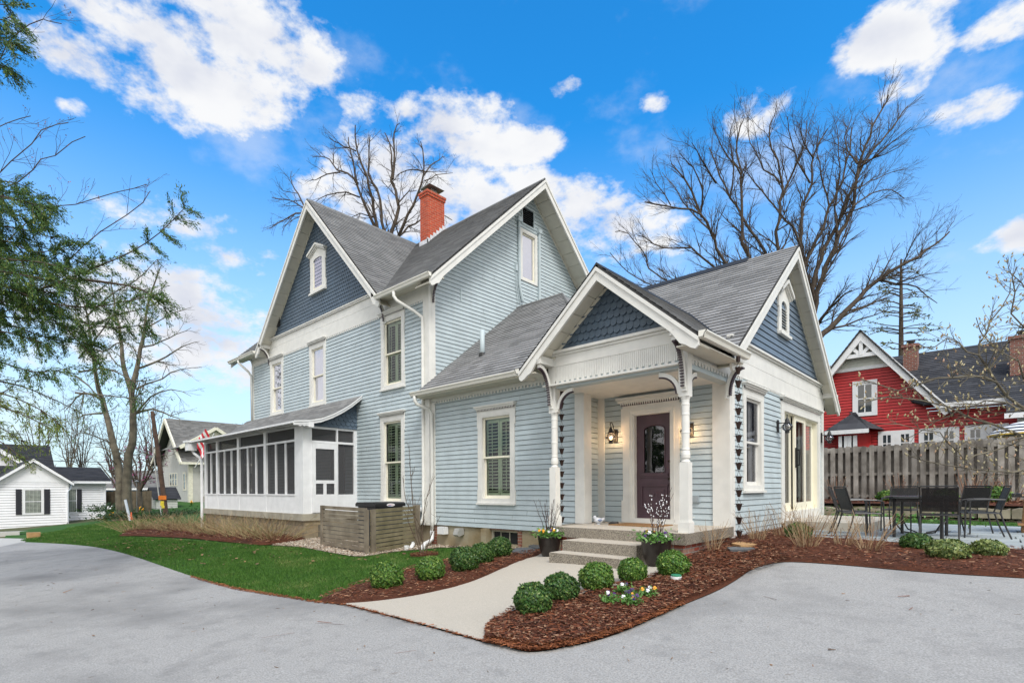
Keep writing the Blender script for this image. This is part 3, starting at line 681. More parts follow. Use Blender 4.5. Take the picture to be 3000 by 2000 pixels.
b=M(); b.tube([fp(F,12.02,9.36,.06),fp(F,12.02,9.34,.06),fp(F,12.02,7.35,.06),fp(F,12.06,7.2,.06),fp(F,12.15,6.9,.07)],.045,7); b.fbox(F,11.94,12.12,9.28,9.42,.0,.12); b.build('conduit',W['siding'],house)
b=M(); b.tube([fp(F,12.98,9.32,.05),fp(F,12.98,7.35,.05),fp(F,12.98,6.9,.05)],.045,7); b.fbox(F,12.91,13.06,9.24,9.36,.0,.11); b.build('conduit',W['siding'],house)
b=M(); b.fbox(F,11.85,11.93,7.75,7.95,.0,.08); b.tube([fp(F,11.87,7.8,.04),fp(F,11.88,7.3,.04),fp(F,11.95,6.8,.06)],.013,6); b.tube([fp(F,11.91,7.8,.04),fp(F,11.93,7.4,.04),fp(F,12.05,6.8,.06)],.013,6); b.build('cable_box',W['siding'],house)
b=M(); b.fbox(F,9.66,9.70,6.3,6.62,.0,.03); b.build('wall_bracket',W['siding'],house)

# ---------------- hyphen (low link between house and porch) ----------------
YH=8.64; FH=FS(YH)
b=M(); b.courses(FH,[(-10.78,.30),(-6.02,.30),(-6.02,3.42),(-10.78,3.42)],.1085,.016,jit=.0014,gap=.009,holes=[win_hole(-9.03,-7.87,.88,3.03)]); b.build('link_wall',W['siding'],house)
b=M(); b.box(-10.7,-6.4,9.0,16,.32,3.4); b.build('inner_structure',W['dark'],house)
b=M(); b.fbox(FH,-10.78,-6.0,3.42,3.62,.0,.03); dentils(b,FH,-10.6,-6.25,3.42,.05,.055,.03,.10); b.fbox(FH,-10.80,-10.60,-.2+.5,3.40,.0,.035); b.build('frieze',W['cream'],house)
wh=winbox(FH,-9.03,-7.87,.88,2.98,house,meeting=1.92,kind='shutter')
HS=.80; HZe=3.62
hr=M(); cH=math.hypot(1,HS)
roofplane(hr,*slopeframe(0,8.17,HZe,(1,0,0),(0,1,0),HS),[(-10.77,0),(-5.4,0),(-5.4,.02),(-9.05,3.76*cH),(-10.77,3.76*cH)])
# hip end towards the wing and back slope
hr.poly([(-9.05,11.93,6.63),(-5.4,8.17,3.62),(-5.4,15.7,3.62)],mi=0,uv=[(0,5),(-4,0),(4,0)]); hr.poly([(-9.05,11.93,6.63),(-10.77,11.93,6.63),(-10.77,15.7,3.62),(-5.4,15.7,3.62)],mi=0)
hr.tube([(-9.05,11.93,6.64),(-5.4,8.17,3.64)],.035,5,mi=0); hr.tube([(-10.77,11.93,6.64),(-9.05,11.93,6.64)],.04,5,mi=0)
hr.build('link_roof',[W['roof'],W['roofedge']],house)
b=M(); b.box(-10.95,-6.5,8.2,8.64,3.50,3.53); b.build('eave_soffit',W['soffit'],house)
gutterX(-10.98,-6.62,8.22,3.63,house)
b=M(); b.tube([(-10.83,8.16,3.53),(-10.83,8.16,3.42),(-10.8,8.2,3.33),(-10.68,8.48,3.22),(-10.66,8.55,3.1),(-10.66,8.56,.4),(-10.66,8.55,.1)],.045,8); b.build('downspout',W['cream'],house,smooth=True)
b=M(); b.tube([(-10.66,8.55,.15),(-10.66,8.55,-.06),(-10.6,8.4,-.12),(-10.42,8.12,-.14),(-10.3,7.98,-.18),(-10.28,7.95,-.28)],.052,8); b.build('downspout',W['white'],house,smooth=True)
b=M(); b.tube([(-9.62,9.35,4.4),(-9.62,9.35,5.2)],.06,10); b.build('vent_pipe',W['siding'],house,smooth=True)
b=M(); b.lathe((-9.62,9.35,4.5),[(.10,0),(.09,.08),(.065,.12)],10); b.build('pipe_flashing',W['roofedge'],house)
# foundation
W['found']=mat('ochre_rendered_foundation',(.46,.32,.14),.9,1.6,.35,bump=.6,bscale=12,tint=(.40,.36,.27),streak=.45)
b=M(); b.box(-8.85+.0,-8.68,8.52,8.72,-.5,.29); b.box(-10.8,-8.85,8.68,8.8,-.6,.30); b.box(-7.80,-5.8,8.68,8.8,-.6,.30); b.box(-8.7,-7.8,8.70,8.8,-.6,-.04); b.box(-21.9,-10.8,8.66,8.8,-.7,.28); b.build('foundation',W['found'],house)
b=M(); b.box(-7.83,-7.72,8.66,8.70,-.3,.29); b.box(-8.93,-8.86,8.66,8.70,-.25,.27); b.box(-10.79,-10.62,8.64,8.70,-.4,.28); b.box(-8.86,-7.8,8.66,8.69,.26,.295); b.build('foundation_brick',brickmat('old_foundation_brick',(.30,.07,.04),(.24,.13,.09),(.35,.30,.24)),house)
b=M(); b.box(-8.62,-7.86,8.74,8.76,-.03,.25); b.build('basement_glass',W['dark'],house)
b=M(); b.box(-8.69,-8.62,8.70,8.76,-.04,.26); b.box(-8.62,-7.86,8.70,8.76,.225,.26)
for x in (-8.40,-8.13): b.box(x-.01,x+.01,8.72,8.75,-.04,.225)
b.build('basement_window',W['concrete'],house)
b=M(); b.box(-10.42,-10.16,8.52,8.66,.08,.26); b.build('dryer_vent',W['white'],house); 
b=M(); b.prism((V3((0,0,0)),V3((0,1,0)),V3((0,0,1)),V3((1,0,0))),[(8.66,.25),(8.50,.25),(8.44,.10),(8.50,.06),(8.66,.10)],-9.74,-9.58); b.build('utility_box',mat('grey_plastic_box',(.35,.35,.33),.5),house)
b=M(); b.lathe((0,0,0),[(.075,0),(.075,.12)],14); 
o=b.build('vent_pipe',W['white'],house); o.matrix_parent_inverse=Matrix.Identity(4); o.parent=None; o.location=(-11.13,8.6,.66); o.rotation_euler=(R(90),0,0); o.parent=house; o.matrix_parent_inverse=world_inv(house)

# ---------------- wing (right hand) ----------------
XW=-3.56; YW0=9.49; YW1=16.05; WY=12.77; WZ=6.47; WS=.80
FW=FE(XW); FD=FS(YW0)
b=M(); b.courses(FD,[(-6.27,.51),(XW,.51),(XW,3.1),(-6.27,3.1)],.1085,.016,jit=.0014,gap=.009,holes=[(-5.65,-4.47,.4,2.86)]); b.build('porch_wall',W['siding'],house)
b=M(); b.courses(FE(-6.27),[(8.64,.51),(9.49,.51),(9.49,3.1),(8.64,3.1)],.1085,.016,jit=.0014,gap=.009); b.build('porch_side_wall',W['siding'],house)
b=M(); b.courses(FW,[(YW0,.32),(YW1,.32),(YW1,3.22),(YW0,3.22)],.1085,.016,jit=.0014,gap=.009,holes=[win_hole(10.17,11.28,1.13,3.07),(12.47,15.70,.2,3.1)]); b.build('wing_wall',W['siding'],house)
b=M(); b.courses(FW,[(YW0+.1,3.86),(YW1-.1,3.86),(WY,WZ-.12)],.125,.018,gap=.010); b.build('wing_gable_wall',W['gableblue'],house)
b=M(); b.box(-9.5,XW-.45,YW0+.35,YW1-.1,.3,3.9); b.prism((V3((-9.5,0,0)),V3((0,1,0)),V3((0,0,1)),V3((1,0,0))),[(YW0+.3,3.85),(YW1-.1,3.85),(WY,WZ-.25)],0,5.8); b.build('inner_structure',W['dark'],house)
b=M(); b.fbox(FW,YW0-.03,YW1+.03,3.22,3.52,.0,.03); b.fbox(FW,YW0-.03,YW1+.03,3.526,3.80,.0,.03); b.fbox(FW,YW0-.05,YW1+.05,3.803,3.84,.0,.06); b.fbox(FW,YW0-.06,YW1+.06,3.843,3.88,.0,.10)
u=YW0+.9
dentils(b,FW,9.72,10.15,3.22,.04,.04,.03,.085); dentils(b,FW,11.4,12.4,3.22,.04,.04,.03,.085); b.build('frieze',W['cream'],house)
b=M(); b.fbox(FD,XW-.27,XW-.001,.51,3.1,.0,.04); b.fbox(FW,YW0-.04,YW0+.2,.30,3.22,.0,.04); b.fbox(FW,YW0+.05,YW0+.056,.3,3.2,.04,.046)
b.fbox(FW,YW1-.12,YW1+.04,.30,3.22,.0,.04); b.fbox(FD,-6.27,-6.11,.51,3.1,.0,.04); b.box(-6.24,-6.02,8.60,8.86,.51,3.1); b.build('corner_board',W['cream'],house)
wr=M(); cW=math.hypot(1,WS); hl=WY-8.87
roofplane(wr,*slopeframe(0,8.87,WZ-WS*hl,(1,0,0),(0,1,0),WS),[(-8.7,0),(-3.26,0),(-3.26,hl*cW),(-8.7,hl*cW)])
roofplane(wr,*slopeframe(0,WY+hl,WZ-WS*hl,(1,0,0),(0,-1,0),WS),[(-8.7,0),(-3.26,0),(-3.26,hl*cW),(-8.7,hl*cW)])
wr.prism((V3((0,WY,WZ)),V3((0,1,0)),V3((0,0,1)),V3((1,0,0))),[(-.16,-.10),(0,.05),(.16,-.10),(.12,-.12),(0,.0),(-.12,-.12)],-8.7,-4.3,mi=1)
wr.build('wing_roof',[W['roof'],W['roofedge']],house)
rake(FW,WY,WZ,WS,hl,.30,.19,house)
bracket((XW,YW1-.08,3.62),(0,1,0),house,.42,.85,.07,scl=False)
b=M(); b.box(XW+.03,XW+.28,YW1-.02,YW1+.52,3.56,3.68); b.build('bracket_block',W['cream'],house)
bracket((XW+.03,YW0-.18,3.30),(1,0,0),house,.30,.52,.10)
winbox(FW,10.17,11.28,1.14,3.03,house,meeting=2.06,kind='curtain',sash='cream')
peaked(FW,12.28,12.98,4.55,5.44,5.72,house,name='gable_louver_vent',louver=True)
# sliding glass door
b=M(); F=FW
b.fbox(F,12.45,12.66,.42,3.08,.0,.035); b.fbox(F,15.55,15.76,.42,3.08,.0,.035); b.fbox(F,12.66,15.55,2.88,3.08,.0,.035); b.fbox(F,12.66,15.55,.42,.66,.0,.045)
sl=b.build('sliding_door',W['cream'],house)
b=M(); b.fbox(F,12.40,15.81,3.15,3.19,.0,.12); b.fbox(F,12.42,15.79,3.12,3.149,.0,.09); n=60
for k in range(n): x=12.45+k*3.31/n; b.prism(F,[(x,3.12),(x+.055,3.12),(x+.0275,3.075)],.05,.065)
b.build('door_hood',W['cream'],sl); b=M(); b.fbox(F,12.45,15.76,3.082,3.118,.036,.048); b.build('sawtooth_trim',W['purple'],sl)
b=M()
for k,(a,c_,o) in enumerate(((12.68,13.62,-.10),(13.60,14.56,-.02),(14.56,15.54,-.10))):
    b.fbox(F,a,a+.13,.68,2.86,o-.04,o); b.fbox(F,c_-.13,c_,.68,2.86,o-.04,o); b.fbox(F,a+.13,c_-.13,.68,.84,o-.04,o-.001); b.fbox(F,a+.13,c_-.13,2.76,2.86,o-.04,o-.001)
b.fbox(F,12.66,15.55,.66,.68,-.16,.0); b.fbox(F,12.66,12.68,.66,2.88,-.16,.0); b.fbox(F,15.54,15.56,.66,2.88,-.16,.0); b.fbox(F,12.66,15.55,2.86,2.88,-.16,.0)
b.build('door_frame',W['sash'],sl)
b=M()
for a,c_,o in ((12.8,13.5,-.12),(13.72,14.44,-.04),(14.68,15.42,-.12)): b.poly([fp(F,a,.83,o),fp(F,c_,.83,o),fp(F,c_,2.77,o),fp(F,a,2.77,o)])
b.build('pane',W['glass'],sl)
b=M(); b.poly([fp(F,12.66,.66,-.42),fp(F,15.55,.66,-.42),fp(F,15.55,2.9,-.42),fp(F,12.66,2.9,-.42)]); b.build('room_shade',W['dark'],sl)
b=M()
for a_,c_ in ((12.70,13.05),(14.9,15.5)):
    for k in range(12):
        x0=a_+(c_-a_)*k/12; x1=a_+(c_-a_)*(k+1)/12; b.poly([fp(F,x0,.68,-.28+.03*(k%2)),fp(F,x1,.68,-.28+.03*((k+1)%2)),fp(F,x1,2.85,-.28+.03*((k+1)%2)),fp(F,x0,2.85,-.28+.03*(k%2))])
b.build('curtain',mat('sage_curtain',(.42,.47,.40)),sl)
b=M(); b.fbox(F,13.64,13.67,1.66,2.12,-.02,.03); b.fbox(F,13.64,13.67,1.70,1.73,.03,.06); b.fbox(F,13.64,13.67,2.05,2.08,.03,.06); b.fbox(F,13.635,13.675,1.70,2.08,.06,.08); b.build('handle',W['black'],sl)

# ---------------- porch ----------------
PX0,PX1=-6.13,-3.57; PYc=7.79; PRX=-4.85; PRZ=4.84; PS=.86
W['agg']=bpy.data.materials.new('exposed_aggregate'); 
def aggmat(m,c0,c1,sc_=110,big=.6):
    m.use_nodes=True; t=m.node_tree; bs=t.nodes['Principled BSDF']; bs.inputs['Roughness'].default_value=.8
    tc=t.nodes.new('ShaderNodeTexCoord'); v=t.nodes.new('ShaderNodeTexVoronoi'); v.inputs['Scale'].default_value=sc_; t.links.new(tc.outputs['Object'],v.inputs[0])
    n=t.nodes.new('ShaderNodeTexNoise'); n.inputs['Scale'].default_value=1.3; n.inputs['Detail'].default_value=6; t.links.new(tc.outputs['Object'],n.inputs[0])
    sp=t.nodes.new('ShaderNodeSeparateColor'); t.links.new(v.outputs['Color'],sp.inputs[0])
    f=mth(t,'ADD',mth(t,'MULTIPLY',sp.outputs[0],.9),mth(t,'MULTIPLY_ADD',n.outputs[0],.7,-.3),clamp=True)
    c=mixc(t,f,c0,c1); c=mixc(t,mth(t,'MULTIPLY_ADD',v.outputs['Distance'],2.4,-.9,clamp=True),c,tuple(x*.5 for x in c0))
    t.links.new(c,bs.inputs['Base Color']); bp=t.nodes.new('ShaderNodeBump'); bp.inputs['Strength'].default_value=big; bp.inputs['Distance'].default_value=.006; bp.invert=True
    t.links.new(v.outputs['Distance'],bp.inputs['Height']); t.links.new(bp.outputs[0],bs.inputs['Normal'])
aggmat(W['agg'],(.16,.135,.105),(.46,.41,.33))
W['brick2']=brickmat('mixed_porch_brick',(.34,.07,.04),(.30,.20,.15),(.30,.27,.24),.20,.068,.009)
b=M(); b.box(-5.95,-3.48,7.56,9.5,.34,.51); b.box(-6.27,-5.95,8.0,9.5,.34,.505); b.build('porch_floor',W['agg'],house,bevel=.012)
b=M(); b.box(-5.85,-3.54,7.62,9.45,-.3,.34); b.build('porch_base',W['brick2'],house)
b=M(); b.box(-5.37,-4.0,6.69,7.1,-.15,.17); b.build('step',W['agg'],house,bevel=.012)
b=M(); b.box(-5.37,-4.0,7.04,7.60,-.15,.34); b.build('step',W['agg'],house,bevel=.012)
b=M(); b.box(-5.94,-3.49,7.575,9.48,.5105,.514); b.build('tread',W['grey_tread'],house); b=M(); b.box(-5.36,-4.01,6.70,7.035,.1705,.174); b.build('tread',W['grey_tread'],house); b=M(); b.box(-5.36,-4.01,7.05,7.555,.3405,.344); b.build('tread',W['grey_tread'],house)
def post(x,y):
    b=M(); q=.07; r=.0707*1.0
    b.box(x-.09,x+.09,y-.09,y+.09,.51,.675); b.box(x-.08,x+.08,y-.08,y+.08,.675,.695)
    b.box(x-q,x+q,y-q,y+q,.695,1.585)
    b.lathe((x,y,0),[(.07,1.585),(.072,1.60),(.052,1.615),(.05,1.635),(.066,1.65),(.07,1.70),(.062,1.75),(.055,1.765),(.062,1.775),(.062,1.79),(.056,1.80),(.058,1.95),(.06,2.02),(.064,2.03),(.064,2.045),(.06,2.055),(.06,2.2),(.058,2.30),(.063,2.31),(.063,2.325),(.058,2.335),(.06,2.45),(.064,2.46),(.064,2.475),(.058,2.485),(.06,2.54),(.068,2.56),(.072,2.585)],20)
    b.box(x-.075,x+.075,y-.075,y+.075,2.585,3.60)
    return b.build('porch_post',W['cream'],house,smooth=False,bevel=.004)
post(PX0+.02,PYc); post(PX1,PYc)
FB=FS(7.72)
b=M(); b.fbox(FB,-6.20,-3.50,3.16,3.60,-.2,.0); b.fbox(FE(-3.52),7.75,9.49,3.14,3.60,-.2,.0); b.fbox(FE(-6.0),7.75,8.64,3.14,3.6,-.2,.0); b.build('porch_beam',W['cream'],house)
b=M(); b.fbox(FB,-6.0,-3.66,3.42,3.60,.0,.02); b.fbox(FB,-6.18,-3.55,3.60,3.64,.0,.05); b.fbox(FB,-6.18,-3.55,3.643,3.69,.0,.09)
u=-6.0
while u<-3.67: b.fbox(FB,u,u+.030,3.145,3.42,.0,.012); u+=.035
u=-6.0
while u<-3.7: b.fbox(FB,u,u+.060,3.095,3.146,.0,.013); u+=.112
F=FE(-3.52)
u=7.9
while u<9.4: b.fbox(F,u,u+.06,3.10,3.16,.0,.014); u+=.12
b.fbox(F,7.86,9.46,3.16,3.2,.0,.014)
b.build('beam_trim',W['cream'],house)
b=M(); b.fbox(FB,-6.0,-3.64,3.02,3.065,-.16,.012); b.fbox(FB,-6.0,-3.64,3.07,3.16,-.16,-.004); b.fbox(F,7.86,9.45,3.02,3.065,-.16,.012); b.fbox(F,7.86,9.45,3.07,3.16,-.16,-.004); b.build('beam_strip',W['siding'],house)
b=M(); b.box(-6.24,-3.6,7.6,9.49,3.06,3.09); b.build('porch_ceiling',W['cream'],house)
b=M(); b.scales(FB,[(-6.12,3.69),(-3.58,3.69),(PRX,PRZ-.10)],.122,.13,lift=.02); b.prism(FB,[(-6.1,3.6),(-3.6,3.6),(PRX,PRZ-.15)],-.1,-.01); b.build('gable_shingles',W['navy'],house)
pr=M(); cp=math.hypot(1,PS); hw=1.70; zl=PRZ-PS*hw
roofplane(pr,*slopeframe(PRX+hw,0,zl,(0,1,0),(-1,0,0),PS),[(7.30,0),(8.83,0),(10.74,hw*cp),(7.30,hw*cp)],gap=.003,lip=.010)
roofplane(pr,*slopeframe(PRX-hw,0,zl,(0,1,0),(1,0,0),PS),[(7.30,0),(8.6,0),(11.0,hw*cp),(7.30,hw*cp)])
pr.prism((V3((PRX,0,PRZ)),V3((1,0,0)),V3((0,0,1)),V3((0,-1,0))),[(-.12,-.09),(0,.03),(.12,-.09),(.1,-.11),(0,0),(-.1,-.11)],-10.7,-7.30,mi=1)
pr.tube([(PRX+hw,8.85,zl+.015),(PRX,10.75,PRZ+.015)],.018,5,mi=1)
pr.build('porch_roof',[W['roof'],W['roofedge']],house)
rake(FB,PRX,PRZ,PS,hw,.42,.165,house)
b=M()
for x in (PX0+.01,PX1+.04):
    b.box(x-.065,x+.065,7.32,7.72,3.43,3.565)
b.build('rosette_block',W['cream'],house)
b=M()
for x in (PX0+.01,PX1+.04):
    for r_,o in ((.045,.008),(.028,.014),(.012,.02)):
        Fz=FS(7.32); b.prism(Fz,[(x+r_*math.cos(t*PI/8),3.497+r_*math.sin(t*PI/8)) for t in range(16)],.0,o)
b.build('rosette',W['cream'],house)
for x in (PX0+.01,PX1+.02):
    bracket((x,PYc-.075,3.43),(0,-1,0),house,.36,.72,.065)
bracket((PX0+.09,PYc,3.01),(1,0,0),house,.36,.36,.05); bracket((PX1-.07,PYc,3.01),(-1,0,0),house,.36,.36,.05); bracket((PX1,PYc+.07,3.01),(0,1,0),house,.30,.30,.05)
gutterY(7.30,9.12,PRX+hw-.01,zl+.03,house); gutterY(7.30,8.2,PRX-hw+.01,zl+.03,house,-1)
b=M(); b.box(-3.5,-3.16,7.34,9.1,3.24,3.26); b.box(-6.55,-6.2,7.34,8.64,3.28,3.30); b.build('eave_soffit',W['soffit'],house)
# front door
F=FS(YW0); b=M()
du0,du1,dv0,dv1=-5.41,-4.65,.60,2.64
b.fbox(F,-5.66,du0-.03,.51,2.88,.0,.05); b.fbox(F,du1+.03,-4.46,.51,2.88,.0,.05); b.fbox(F,du0-.03,du1+.03,dv1+.03,2.88,.0,.05)
b.fbox(F,-5.70,-5.66,2.30,2.80,.0,.045); b.fbox(F,-4.46,-4.42,2.30,2.80,.0,.045); b.fbox(F,-5.70,-5.66,.51,.95,.0,.045); b.fbox(F,-4.46,-4.42,.51,.95,.0,.045)
b.fbox(F,du0-.03,du0,.55,dv1,-.12,.03); b.fbox(F,du1,du1+.03,.55,dv1,-.12,.03); b.fbox(F,du0-.03,du1+.03,dv1,dv1+.03,-.12,.028); b.fbox(F,du0-.1,du1+.1,.51,.60,-.10,.06)
b.fbox(F,du0-.10,du0-.08,.55,dv1+.1,.05,.065); b.fbox(F,du1+.08,du1+.10,.55,dv1+.1,.05,.065); b.fbox(F,du0-.1,du1+.1,dv1+.08,dv1+.1,.05,.064)
dc=b.build('door_casing',W['cream'],house)
b=M(); b.fbox(F,-5.76,-4.41,2.96,3.0,.0,.16); b.fbox(F,-5.74,-4.43,2.91,2.958,.0,.12); n=26
for k in range(n): x=-5.70+k*1.25/n; b.prism(F,[(x,2.91),(x+.048,2.91),(x+.024,2.84)],.075,.09)
b.build('door_hood',W['cream'],dc); b=M(); b.fbox(F,-5.70,-4.45,2.845,2.908,.051,.072); b.build('sawtooth_trim',W['purple'],dc)
b=M(); o=-.07
gl0,gl1,gv0,gv1=-5.255,-4.80,1.50,2.33
arc=[(gl0+(gl1-gl0)*(.5-.5*math.cos(PI*k/14)),gv1+.10*math.sin(PI*k/14)) for k in range(15)]
b.fbox(F,du0,gl0,dv0,dv1,o-.045,o); b.fbox(F,gl1,du1,dv0,dv1,o-.045,o); b.fbox(F,gl0,gl1,dv0,gv0,o-.045,o)
b.prism(F,[(gl0,dv1)]+arc+[(gl1,dv1)],o-.045,o)
b.tube([fp(F,x,y,o+.004) for x,y in [(gl0,gv0)]+arc+[(gl1,gv0)]],.014,6)
b.fbox(F,du0+.08,du1-.08,1.435,1.48,o,o+.035); b.fbox(F,du0+.07,du1-.07,1.40,1.435,o,o+.02)
b.fbox(F,du0+.08,du1-.08,1.23,1.27,o,o+.03); b.fbox(F,du0+.08,du1-.08,.80,.84,o,o+.03)
b.fbox(F,du0+.10,du0+.13,.84,1.23,o,o+.02); b.fbox(F,du1-.13,du1-.10,.84,1.23,o,o+.02)
b.fbox(F,du0+.17,du1-.17,.93,1.17,o,o+.012); b.fbox(F,du0+.22,du1-.22,1.02,1.12,o+.012,o+.022)
for sx in (-1,1): b.fbox(F,(du0+du1)/2+sx*.07-.02,(du0+du1)/2+sx*.07+.02,1.03,1.11,o+.022,o+.032)
b.tube([fp(F,(du0+du1)/2,1.04,o+.03),fp(F,(du0+du1)/2,1.10,o+.03)],.02,6)
b.fbox(F,du0+.01,du1-.01,dv0,dv0+.05,o,o+.02)
dr=b.build('front_door',W['door'],house,bevel=.003)
b=M(); b.poly([fp(F,gl0,gv0,o-.02),fp(F,gl1,gv0,o-.02)]+[fp(F,x,y,o-.02) for x,y in arc[::-1]]); b.build('door_glass',W['glassdoor'],dr)
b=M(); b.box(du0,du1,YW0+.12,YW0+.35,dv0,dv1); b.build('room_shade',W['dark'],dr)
b=M()
for z,r_ in ((1.71,.022),(1.37,.027)):
    b.tube([fp(F,du1-.045,z,o),fp(F,du1-.045,z,o+.03),fp(F,du1-.045,z,o+.035),fp(F,du1-.045,z,o+.06),fp(F,du1-.045,z,o+.075)],[.03,.028,.012,r_,.01],10)
b.build('door_knob',W['copper'],dr,smooth=True)
b=M(); b.fbox(F,-4.27,-4.09,.95,1.05,.0,.05); b.fbox(F,-4.29,-4.07,.93,.95,.0,.06); b.build('outlet_box',mat('grey_outlet_cover',(.32,.36,.38),.4),house)
# ---------------- screened porch ----------------
SX0,SX1,SY=-22.25,-14.26,6.93
b=M(); b.box(SX0-.05,SX1+.05,SY-.06,8.6,.34,.53); b.build('screen_porch_slab',W['concrete'],house,bevel=.01)
W['block']=brickmat('concrete_block',(.34,.28,.18),(.30,.255,.17),(.22,.19,.14),.40,.20,.008,.4)
b=M(); b.box(SX0,SX1,SY+.02,8.6,-.8,.34); b.build('screen_porch_base',W['block'],house)
b=M(); b.box(-14.26,-13.55,7.35,8.3,-.3,.22); b.box(-13.55,-13.25,7.35,8.3,-.3,.0); b.build('side_step',mat('stained_concrete',(.16,.145,.115),.9,3,.3,bump=.3),house)
F=FS(SY); E=FE(SX1); b=M()
b.fbox(F,SX0,SX1-.006,.53,1.06,-.10,.0)
for a in (-22.25,-21.01,-19.03,-16.88): b.fbox(F,a,a+.17,.532,3.0,-.12,.012)
b.fbox(F,-14.77,SX1-.004,.532,3.05,-.2,.015)
b.fbox(F,SX0,SX1-.006,2.575,2.635,-.09,.004); b.fbox(F,SX0,SX1-.006,2.96,3.08,-.10,.0); b.fbox(F,SX0,-14.76,1.04,1.08,-.11,.02)
for x in (-21.6,-20.25,-19.6,-18.19,-17.53,-16.07,-15.41): b.fbox(F,x-.028,x+.028,1.08,2.575,-.07,-.002)
b.fbox(E,SY+.004,8.6,.53,1.06,-.08,.0); b.fbox(E,SY+.004,8.6,2.53,2.59,-.08,.0); b.fbox(E,SY+.004,8.6,2.93,2.99,-.08,.0); b.fbox(E,8.49,8.6,.53,2.99,-.1,.008)
for y in (7.13,7.93): b.fbox(E,y,y+.045,1.06,2.95,-.08,.005)
spf=b.build('screen_porch_frame',W['white'],house)
b=M(); b.fbox(E,7.175,7.27,.56,2.52,.0,.04); b.fbox(E,7.84,7.93,.56,2.52,.0,.04); b.fbox(E,7.27,7.84,2.36,2.52,.0,.039); b.fbox(E,7.27,7.84,1.375,1.47,.0,.039); b.fbox(E,7.27,7.84,.56,1.07,.0,.039); b.fbox(E,7.50,7.59,1.07,1.375,.0,.039)
sd_=b.build('screen_door',W['white'],house)
b=M(); b.poly([fp(E,7.27,1.07,.015),fp(E,7.84,1.07,.015),fp(E,7.84,2.36,.015),fp(E,7.27,2.36,.015)]); b.build('screen',W['screen'],sd_)
b=M(); b.poly([fp(F,SX0+.1,1.06,-.05),fp(F,-14.7,1.06,-.05),fp(F,-14.7,3.0,-.05),fp(F,SX0+.1,3.0,-.05)]); b.poly([fp(E,SY+.1,1.06,-.05),fp(E,7.17,1.06,-.05),fp(E,7.17,2.55,-.05),fp(E,SY+.1,2.55,-.05)]); b.poly([fp(E,7.95,1.06,-.05),fp(E,8.5,1.06,-.05),fp(E,8.5,2.55,-.05),fp(E,7.95,2.55,-.05)]); b.poly([fp(E,SY+.1,2.56,-.05),fp(E,8.5,2.56,-.05),fp(E,8.5,2.98,-.05),fp(E,SY+.1,2.98,-.05)])
b.poly([(SX0+.05,SY,1.06),(SX0+.05,8.6,1.06),(SX0+.05,8.6,3.0),(SX0+.05,SY,3.0)]); b.build('screen',W['screen'],spf)
b=M(); b.box(SX0,SX1-.02,SY,8.6,3.0,3.04); b.box(SX0+.0,SX0+.04,SY,8.6,.53,1.06); b.build('porch_ceiling',W['soffit'],house)
# things seen through the screens: a dark door and a window in the house wall
b=M(); b.fbox(FS(YS),-15.75,-14.95,.55,2.6,.0,.05); b.fbox(FS(YS),-18.9,-17.7,1.2,2.7,.0,.05); b.build('porch_inner_trim',W['purple'],house)
b=M(); b.box(-15.3,-14.6,7.8,8.3,.53,1.02); b.box(-18.5,-17.3,7.3,8.0,.53,.95); b.build('porch_bench',mat('brown_wood',(.16,.07,.03)),house)
# curved skirt roof: profile from eave to wall
prof=[(6.52,3.05),(6.95,3.10),(7.3,3.18),(7.65,3.33),(7.95,3.50),(8.25,3.70),(8.6,3.99)]
b=M(); 
for i in range(len(prof)-1):
    (ya,za),(yb,zb)=prof[i],prof[i+1]; n=max(1,int(round(math.hypot(yb-ya,zb-za)/.14)))
    for k in range(n):
        t0,t1=k/n,(k+1)/n; y0=ya+(yb-ya)*t0; y1=ya+(yb-ya)*t1; q0=za+(zb-za)*t0; q1=za+(zb-za)*t1
        l0=SX0-.45+ (y0-6.52)*.0; 
        vv=(i*3+k)*.143
        b.poly([(SX0-.3,y0,q0+.014),(SX1+.30,y0,q0+.014),(SX1+.30,y1,q1+.002),(SX0-.3,y1,q1+.002)],uv=[(SX0,vv),(SX1,vv),(SX1,vv+.14),(SX0,vv+.14)])
        b.poly([(SX0-.3,y0,q0),(SX1+.30,y0,q0),(SX1+.30,y0,q0+.014),(SX0-.3,y0,q0+.014)],uv=[(SX0,vv),(SX1,vv),(SX1,vv+.01),(SX0,vv+.01)])
    b.poly([(SX0-.3,ya,za-.03),(SX1+.30,ya,za-.03),(SX1+.30,yb,zb-.03),(SX0-.3,yb,zb-.03)],mi=1)
b.build('screen_porch_roof',[W['rooffar'],W['roofedge']],house)
FPr=(V3((SX1+.30,0,0)),V3((0,1,0)),V3((0,0,1)),V3((1,0,0)))
b=M(); b.prism(FPr,[(y,z-.005) for y,z in prof]+[(y,z-.10) for y,z in prof[::-1]],-.03,.01); b.prism(FPr,[(y,z+.01) for y,z in prof]+[(y,z-.03) for y,z in prof[::-1]],.012,.03)
b.prism(FPr,[(6.55,2.94),(6.55,3.06),(6.95,3.06),(6.95,2.94),(6.86,2.96),(6.82,2.93),(6.76,2.96),(6.7,2.92),(6.64,2.95)],-.06,.0); b.fbox(FPr,6.93,7.08,2.92,3.08,-.28,.02); b.build('bargeboard',W['white'],house)
b=M(); b.scales((V3((SX1+.02,0,0)),V3((0,1,0)),V3((0,0,1)),V3((1,0,0))),[(7.0,2.99),(8.58,2.99),(8.58,3.88),(7.95,3.42),(7.3,3.10)],.15,.12); b.prism(FE(SX1),[(6.95,2.99),(8.58,2.99),(8.58,3.9),(7.95,3.42),(7.3,3.08)],-.05,.0); b.build('gable_shingles',W['navy'],house)
b=M(); x=SX0+.3
while x<SX1-.1: b.box(x,x+.09,6.58,6.95,2.985,3.045); x+=.42
b.build('rafter_tail',W['white'],house)
